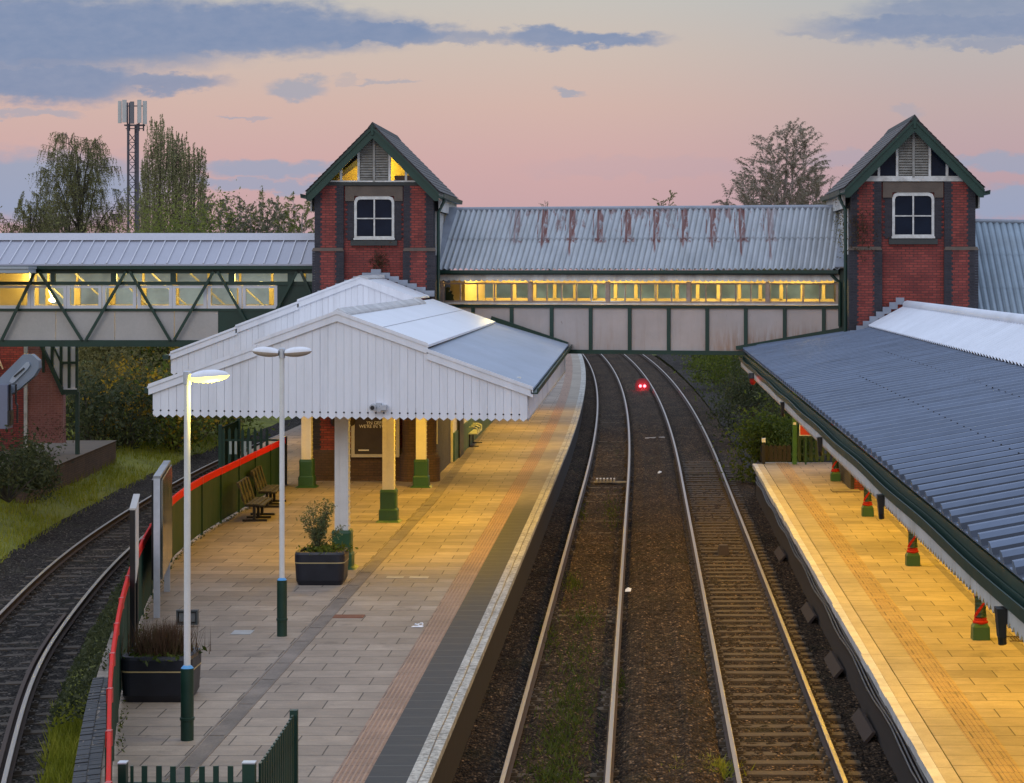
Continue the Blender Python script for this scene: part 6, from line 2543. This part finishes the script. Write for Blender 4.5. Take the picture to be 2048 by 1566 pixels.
build(mb, 'head_frame', bpy.data.materials['mast_steel'], ms_)
mw = M('antenna_white', (.50, .51, .50), .5, .06, 2)
for px0_, px1_, ty, by, yo in ((239, 246, 203, 247, -.4), (249, 257.5, 201, 246, -.6), (279, 287, 201, 247, -.6), (288.5, 296.5, 203, 249, -.4), (266, 274, 205, 249, -.8)):
    mb = MB()
    mb.rbox((mx(px0_) + mx(px1_)) / 2, MY + yo, mx(px1_) - mx(px0_), .14, mz(by), mz(ty), .04)
    build(mb, 'panel_antenna', mw if px0_ != 266 else M('antenna_dark', (.14, .14, .16), .5, .06, 2), ms_)


# ------------------------------------------------------------------ vegetation
def limb_path(p0, d0, L, n, rng, wig=.12, grav=0.0):
    P = [np.array(p0, float)]
    d = np.array(d0, float)
    d /= np.linalg.norm(d)
    for i in range(n):
        d = d + rng.normal(size=3) * wig
        d[2] += grav
        d /= np.linalg.norm(d)
        P.append(P[-1] + d * L / n)
    return P


def weeping_tree(name, label, base, height, spread, seed, mat, nlimb=16, dens=1.0, leaf=.06, grp=None, weep=1.0, low=.35, bark=None):
    """Trunk, limbs reaching out to a domed envelope, twigs and hanging strands of small leaves."""
    rng = np.random.default_rng(seed)
    t = thing(name, label, 'tree', base, grp)
    mb = MB()
    base = np.array(base, float)
    fs_ = np.linspace(0, 1, 10)
    trunk = [base + np.array((.012 * height * math.sin(f * 5 + seed), .012 * height * math.cos(f * 4), height * .93 * f)) for f in fs_]
    mb.tube(trunk, [height * .017 * (1 - .93 * f) + .012 for f in fs_], 7)
    C = []

    def strand(e, out, L):
        m_ = max(3, int(L / .085))
        tt = np.linspace(0, 1, m_)
        sw = rng.normal(size=2) * .10
        C.append(np.stack([e[0] + (out[0] * .18 + sw[0]) * tt * L + rng.normal(size=m_) * .022, e[1] + (out[1] * .18 + sw[1]) * tt * L + rng.normal(size=m_) * .022,
                           e[2] + (.25 * tt * (1 - tt) * 2 - tt * (weep * .95)) * L + (1 - weep) * .55 * tt * L], 1))
        if rng.random() < .45:
            mb.tube([C[-1][0], C[-1][m_ // 2], C[-1][-1]], [.008, .006, .004], 3, cap=False)
    for k in range(nlimb):
        a = (k + .5) / nlimb
        fe = low + (1.0 - low) * a                        # height of the limb's end
        r = spread * math.sqrt(max(.02, 1 - ((a - .28) / .74) ** 2)) * (.75 + .4 * rng.random())
        g = k * 2.399 + rng.random() * .6
        fs0 = max(.18, fe - .10 - .22 * r / max(spread, .1) * rng.random() - (.20 if bark else .08))
        p0 = base + np.array((0, 0, height * fs0 * .93))
        p2 = base + np.array((r * math.cos(g), r * math.sin(g), height * fe))
        p1 = (p0 + p2) / 2 + np.array((.12 * r * math.cos(g), .12 * r * math.sin(g), height * (.035 + .045 * weep)))
        P = [p0 * (1 - q) ** 2 + 2 * p1 * q * (1 - q) + p2 * q * q + rng.normal(size=3) * .05 * (0 < q < 1) for q in np.linspace(0, 1, 9)]
        mb.tube(P, [max(.010, height * (.0030 if bark else .0050) * (1 - .85 * i / 8)) for i in range(9)], 5, cap=False)
        out = np.array((math.cos(g), math.sin(g)))
        for i in range(2, 9):
            for q in range(3 if i > 3 else 2):
                d = rng.normal(size=3)
                d[:2] += out * .6
                d[2] = abs(d[2]) * (1.0 - .55 * weep) + (.55 if bark else .12)
                d /= np.linalg.norm(d)
                L2 = spread * (.20 + .30 * rng.random()) * (1 + .5 * (1 - weep))
                S2 = [P[i] + d * L2 * q2 + np.array((0, 0, -.22 * weep * L2 * q2 * q2)) + rng.normal(size=3) * .03 for q2 in (0, .35, .7, 1.0)]
                mb.tube(S2, [.013, .011, .008, .006], 3, cap=False)
                for e in (S2[1], S2[2], S2[3], (S2[1] + S2[2]) / 2, (S2[2] + S2[3]) / 2):
                    nst = 2.4 * dens
                    for h in range(int(nst) + (rng.random() < nst % 1)):
                        strand(e, out + rng.normal(size=2) * .8, (.22 + .75 * rng.random() ** 1.5) * (height / 14) * (.55 + .6 * weep))
    build(mb, 'trunk', bark or m_bark, t)
    C = np.concatenate(C)
    V, Fx = leaf_arr(C, leaf, rng, .40, up=(0, 0, -.9), jit=.8)
    np_mesh('crown', V, Fx, mat, t)
    return t


def poplar(label, base, height, rad, seed, mat, n=16000, leaf=.07, grp=None, skew=0.0):
    """Upright plumes of twigs rising round a straight trunk."""
    rng = np.random.default_rng(seed)
    t = thing('poplar_tree', label, 'tree', base, grp)
    base = np.array(base, float)
    mb = MB()
    mb.tube([base, base + (skew * .5, 0, height * .5), base + (skew, 0, height * .97)], [height * .018, height * .010, .015], 6)
    C = []
    ns = 230
    for k in range(ns):
        f = .10 + .80 * rng.random()
        env = rad * min(1.0, (1.02 - f) * 2.1) ** .75 * min(1, .55 + 1.6 * f)
        rr = env * math.sqrt(rng.random())
        g = rng.random() * 6.28
        ln = height * (.09 + .13 * rng.random())
        p0 = base + np.array((rr * .75 * math.cos(g) + skew * f, rr * .75 * math.sin(g), height * f))
        top = min(ln, height * (1.0 + .04 * rng.random()) - height * f)
        p1 = p0 + np.array((rr * .25 * math.cos(g), rr * .25 * math.sin(g), top))
        m_ = int(n / ns)
        tt = rng.random(m_) ** .85
        c = p0 + (p1 - p0) * tt[:, None] + rng.normal(size=(m_, 3)) * (.17 * (1.05 - tt))[:, None] * (1, 1, .8)
        C.append(c)
        mb.tube([p0, p1], [.022, .006], 3, cap=False)
    build(mb, 'trunk', m_bark, t)
    V, Fx = leaf_arr(np.concatenate(C), leaf, rng, .5, up=(0, 0, .9), jit=.9)
    np_mesh('crown', V, Fx, mat, t)
    return t


def bush(label, base, w_, h, seed, mat, n=2600, leaf=.10, name='bush', cat='bush', grp=None, dp=None, flowers=0):
    rng = np.random.default_rng(seed)
    t = thing(name, label, cat, base, grp)
    base = np.array(base, float)
    dp = dp or w_
    nc = 26
    C = []
    mb = MB()
    for k in range(nc):
        g, r_ = rng.random() * 6.28, math.sqrt(rng.random())
        hh = rng.random() ** .8 * math.sqrt(max(.05, 1 - .75 * r_ * r_))
        c = base + np.array((w_ / 2 * .85 * r_ * math.cos(g), dp / 2 * .85 * r_ * math.sin(g), h * (.08 + .85 * hh)))
        mb.tube([base + (0, 0, -.1), (base + c) / 2 + rng.normal(size=3) * .08, c], [.03, .02, .006], 3, cap=False)
        s = min(w_, h) * (.10 + .14 * rng.random())
        C.append(c + rng.normal(size=(int(n / nc), 3)) * (s, s, s * .8))
    build(mb, 'stems', m_bark, t)
    C = np.concatenate(C)
    C[:, 2] = np.maximum(C[:, 2], base[2])
    V, Fx = leaf_arr(C, leaf, rng, .5)
    np_mesh('foliage', V, Fx, mat, t)
    if flowers:
        hot = C[rng.integers(0, len(C), 14)]
        q = hot[rng.integers(0, 14, flowers)] + rng.normal(size=(flowers, 3)) * .22 + (0, -.15, .10)
        V, Fx = leaf_arr(q, leaf * .95, rng, .8)
        np_mesh('blossom', V, Fx, m_gorse, t)['kind'] = 'stuff'
    return t


def ground_at(px, Y, z=0.0):
    return (xat(px, Y), Y, z)


weeping_tree('birch_tree', 'tall weeping birch with hanging twigs left of the phone mast', ground_at(158, 112, 1.2), 13.2, 2.35, 5, m_leaf_birch, 34, 1.25, .05, low=.38)
weeping_tree('birch_tree', 'lower weeping birch at the far left behind the truss bridge', ground_at(58, 106, 1.2), 9.9, 1.9, 9, m_leaf_birch, 22, 1.2, .05, low=.35)
poplar('tallest slim poplar right beside the phone mast', ground_at(318, 150, 1), 16.6, 1.7, 21, m_leaf_poplar, 17000, .075, 'poplars behind the truss bridge', skew=.1)
poplar('poplar with rounded top in the middle of the clump', ground_at(352, 153, 1), 16.0, 1.9, 22, m_leaf_poplar, 17000, .075, 'poplars behind the truss bridge')
poplar('shorter poplar on the right edge of the clump', ground_at(388, 150, 1), 14.9, 1.75, 23, m_leaf_poplar, 15000, .075, 'poplars behind the truss bridge')
poplar('thin poplar on the left edge of the clump behind the mast', ground_at(294, 156, 1), 14.0, 1.1, 24, m_leaf_poplar, 8000, .075, 'poplars behind the truss bridge')
bush('dark evergreen tree low at the foot of the mast', ground_at(250, 120, 1), 2.6, 9.6, 31, m_leaf_dark, 5200, .10, 'conifer_tree', 'tree')
for k, (px, Y, w_, h, m_, lab) in enumerate(((300, 108, 4.6, 10.6, m_leaf_hedge, 'round green shrub top below the poplars above the truss roof'),
                                            (365, 110, 5.0, 11.3, m_leaf_hedge, 'tallest green shrub mass in front of the poplars'),
                                            (425, 112, 4.2, 10.6, m_leaf_hedge, 'green shrub top right of the poplars'),
                                            (205, 100, 3.6, 9.2, m_leaf_birch, 'olive shrub top between the birch and the mast'),
                                            (20, 100, 4.0, 9.2, m_leaf_olive, 'olive shrub top at the far left above the truss roof'))):
    bush(lab, ground_at(px, Y, 1.0), w_, h, 40 + k, m_, 9000, .075, 'tall_shrub', 'shrub', 'shrubs above the truss roof')
for k, (px, Y, h) in enumerate(((438, 112, 10.3), (468, 115, 10.0), (505, 114, 10.2), (540, 116, 10.4), (570, 114, 10.0), (602, 113, 10.2))):
    weeping_tree('sapling', ['thin leafy sapling next to the poplars', 'thin leafy sapling second from the poplars', 'thin leafy sapling midway above the truss roof', 'thin leafy sapling with widest top above the truss roof', 'thin leafy sapling second from the left tower', 'thin leafy sapling next to the left tower'][k], ground_at(px, Y, .8), h, 1.3, 60 + k, m_leaf_hedge if k % 2 else m_leaf_silver_green, 18, 1.2, .05, 'leafy saplings above the truss roof', weep=.5, low=.55, bark=m_palebark)
weeping_tree('birch_tree', 'airy bare birch with pale twigs left of the right tower', ground_at(1572, 112, .5), 14.0, 2.3, 77, m_leaf_bare, 64, 2.9, .034, weep=.42, low=.30, bark=m_palebark)
weeping_tree('birch_tree', 'lower bare birch beside the airy birch above the rusty roof', ground_at(1502, 115, .5), 11.8, 1.9, 78, m_leaf_bare, 36, 2.6, .034, weep=.42, low=.35, bark=m_palebark)
weeping_tree('birch_tree', 'bare birch half hidden by the right tower', ground_at(1632, 114, .5), 11.8, 1.5, 80, m_leaf_bare, 30, 2.4, .034, weep=.42, low=.35, bark=m_palebark)
bush('olive leafy shrub at the foot of the airy birch', ground_at(1560, 108, .5), 3.6, 10.2, 79, m_leaf_olive, 4000, .10, 'tall_shrub', 'shrub')
weeping_tree('sapling', 'small treetop peeping over the middle of the rusty roof', ground_at(1325, 235, .5), 15.4, 2.0, 81, m_leaf_birch, 9, .8, .08, weep=.3, low=.5)
weeping_tree('sapling', 'faint bare treetop peeping over the left of the rusty roof', ground_at(1098, 300, .5), 16.2, 2.2, 82, m_leaf_bare, 8, .35, .07, weep=.3, low=.5)

# bushes seen under the truss bridge
BU = [(180, 82, 3.2, 3.0, m_leaf_dark, 0), (215, 88, 3.4, 3.6, m_leaf_olive, 0), (255, 84, 3.0, 3.2, m_leaf_dark, 480), (300, 92, 3.6, 3.9, m_leaf_olive, 780), (345, 86, 3.2, 3.4, m_leaf_bright, 360),
      (390, 90, 3.4, 3.7, m_leaf_olive, 270), (440, 94, 4.0, 4.2, m_leaf_bright, 270),       (200, 98, 4.0, 4.6, m_leaf_olive, 0), (270, 104, 4.5, 5.2, m_leaf_bright, 600), (340, 106, 4.5, 5.4, m_leaf_olive, 480), (420, 108, 5, 5.6, m_leaf_bright, 240), (500, 106, 5, 5.2, m_leaf_dark, 0), (150, 108, 5, 5.5, m_leaf_dark, 0), (60, 100, 5, 5.0, m_leaf_dark, 0)]
for k, (px, Y, w_, h, m_, fl_) in enumerate(BU):
    x = xat(px, Y)
    zb = lb_z(x - loopX(Y), Y) - .1
    lab = {0: 'dark bramble bush', 1: 'yellow flowering gorse bush'}[1 if fl_ else 0] + ' on the bank under the truss bridge'
    bush(lab, (x, Y, zb), w_, h, 100 + k, m_, 2400, .095, 'gorse_bush' if fl_ else 'bramble_bush', 'bush', 'gorse bushes on the left bank' if fl_ else 'dark bushes on the left bank', flowers=fl_)
for k, (px, Y, z, w_, h, lab) in enumerate(((18, 60, .9, 2.4, 1.7, 'dark shrub below the metal hood at the far left'), (62, 63.5, .8, 1.5, 1.3, 'dark shrub in front of the pink brick stair wing'))):
    bush(lab, (xat(px, Y), Y, z), w_, h, 140 + k, m_leaf_dark, 3000, .065, 'bramble_bush', 'bush', 'dark shrubs at the left edge')
# right side under the bridge
RB = [(1530, 76, -.1, 2.2, 2.5, m_leaf_bright, 'bright green leafy bush behind the dark pickets'), (1575, 77, -.1, 2.0, 2.6, m_leaf_bright, 'bright green bush beside the green post'),
      (1500, 92, .2, 3.0, 3.2, m_leaf_dark, 'dark bush beyond the end of the right platform'), (1470, 112, .4, 3.6, 3.2, m_leaf_bright, 'green bush right of the far tracks under the bridge'),
      (1430, 130, .5, 3.2, 2.2, m_leaf_bright, 'small green bush nearest the far tracks under the bridge'), (1540, 100, .4, 3.4, 4.0, m_leaf_dark, 'tall dark bush under the right canopy end'),
      (1480, 135, .6, 5, 3.6, m_leaf_dark, 'dark bush farthest beyond the bridge on the right'), (1610, 80, .2, 3.0, 3.0, m_leaf_dark, 'dark bush behind the green pickets'), (1400, 160, .6, 4.5, 2.4, m_leaf_bright, 'far low green bush right of the tracks')]
for k, (px, Y, z, w_, h, m_, lab) in enumerate(RB):
    bush(lab, (xat(px, Y), Y, z), w_, h, 170 + k, m_, 3600, .075, 'leafy_bush', 'bush')

# grass on the banks, weeds on the ballast
rng = np.random.default_rng(55)


def grass_patch(n, yr, sr, hr, mat, name, label, wdt=.03, lean=.35, clump=True):
    Y = yr[0] + (yr[1] - yr[0]) * rng.random(n)
    s = sr[0] + (sr[1] - sr[0]) * rng.random(n)
    if clump:
        keep = (np.sin(Y * .9 + s * 1.3) + np.sin(Y * .37 - s * 2.1) + rng.normal(size=n) * .9) > -.6
        Y, s = Y[keep], s[keep]
    X = np.array([loopX(y) for y in Y]) + s
    Z = np.array([lb_z(a, b) for a, b in zip(s, Y)]) - .02
    V, Fx = blades(np.stack([X, Y, Z], 1), hr[0] + (hr[1] - hr[0]) * rng.random(len(Y)), wdt, lean, rng)
    tag(np_mesh(name, V, Fx, mat, origin=(-14, 50, 0)), label, 'grass', kind='stuff')


grass_patch(52000, (36, 100), (-10, -2.2), (.10, .34), m_grass, 'grass', 'long yellow green grass on the bank left of the loop track')
grass_patch(16000, (22, 39), (1.25, 3.0), (.08, .32), m_grass, 'grass', 'grass growing between the loop track and the platform wall')
grass_patch(9000, (60, 110), (1.3, 1.6), (.05, .2), m_weed, 'grass', 'thin grass fringe along the far loop track')


def weeds(zones, name, label, mat, hr=(.04, .14)):
    VV, FF, o = [], [], 0
    for px, py, rx_, ry_, n in zones:
        ax = px + rng.normal(size=n) * rx_ * .5
        ay = py + rng.normal(size=n) * ry_ * .5
        Y = F * (H + .14) / (ay - HY)
        X = (ax - HX) / F * Y
        Z = np.full(n, -.19)
        V, Fx = blades(np.stack([X, Y, Z], 1), hr[0] + (hr[1] - hr[0]) * rng.random(n), .03, .7, rng)
        VV.append(V)
        FF.append(Fx + o)
        o += len(V)
    tag(np_mesh(name, np.concatenate(VV), np.concatenate(FF), mat, origin=(0, 40, -.2)), label, 'weeds', kind='stuff')


weeds([(1225, 1025, 20, 35, 206), (1162, 1020, 12, 28, 123), (1146, 1162, 22, 18, 173), (1170, 1235, 45, 30, 214), (1100, 1270, 26, 30, 123), (1150, 1310, 50, 40, 206), (1145, 1400, 55, 60, 536),
       (1125, 1480, 55, 50, 536), (1110, 1550, 60, 40, 495), (1245, 1370, 22, 28, 144), (1150, 920, 20, 30, 49), (1235, 905, 8, 14, 49), (1268, 870, 8, 12, 33)], 'weeds', 'green weeds between the rails of the left main track', m_weed)
weeds([(1408, 1538, 55, 18, 1500)], 'weeds', 'bright grass tuft beside the right main track', m_grass, (.05, .18))
# dark creeper beside the loop rail, outside the fence
n = 9000
Y = 34 + 19 * rng.random(n)
X = np.array([fenceX(y) for y in Y]) - .30 - .9 * rng.random(n) ** 1.5
Z = .05 + (1.25 + .5 * np.sin(Y * 1.7)) * rng.random(n) ** 1.3 * np.clip((X - np.array([fenceX(y) for y in Y]) + 1.3) / 1.0, .1, 1)
V, Fx = leaf_arr(np.stack([X, Y, Z], 1), .045, rng)
tag(np_mesh('creeper', V, Fx, m_leaf_dark, origin=(-9, 37, 0)), 'dark ivy creeping up outside the green fence by the loop track', 'creeper', kind='stuff')
# weeds on brickwork
for (px, py, Yw, sx_, sz_, n, lab, mat_) in ((760, 522, 65.25, .14, .2, 260, 'rusty weed growing from the left tower brickwork', m_drygrass), (1722, 462, 62.0, .22, .38, 420, 'brown weed growing on the right tower pier', m_drygrass), (1683, 455, 64.2, .12, .55, 260, 'thin creeper between the rusty roof and right tower', m_leaf_olive),
                                         (112, 858, 72.8, .5, .25, 200, 'red creeper on the pink brick stair wing', m_drygrass)):
    c = np.array(at(px, py, Yw))
    V, Fx = leaf_arr(c + rng.normal(size=(n, 3)) * (sx_, .05, sz_) + (0, -.06, 0), .05, rng, .3, up=(0, 0, .7))
    tag(np_mesh('wall_weed', V, Fx, mat_, origin=c), lab, 'plant')
V, Fx = [], []
fr = rng.random(700) * (ds[-1] - 12) + 10
q = np.array([fpt(s) for s in fr])
V, Fx = leaf_arr(np.stack([q[:, 0] + .06 + .10 * rng.random(700) ** 2, q[:, 1], ZP + .02 + .10 * rng.random(700) ** 2], 1), .03, rng, .4)
tag(np_mesh('weeds', V, Fx, m_weed, origin=(-9, 45, ZP)), 'small weeds along the foot of the green fence', 'weeds', kind='stuff')
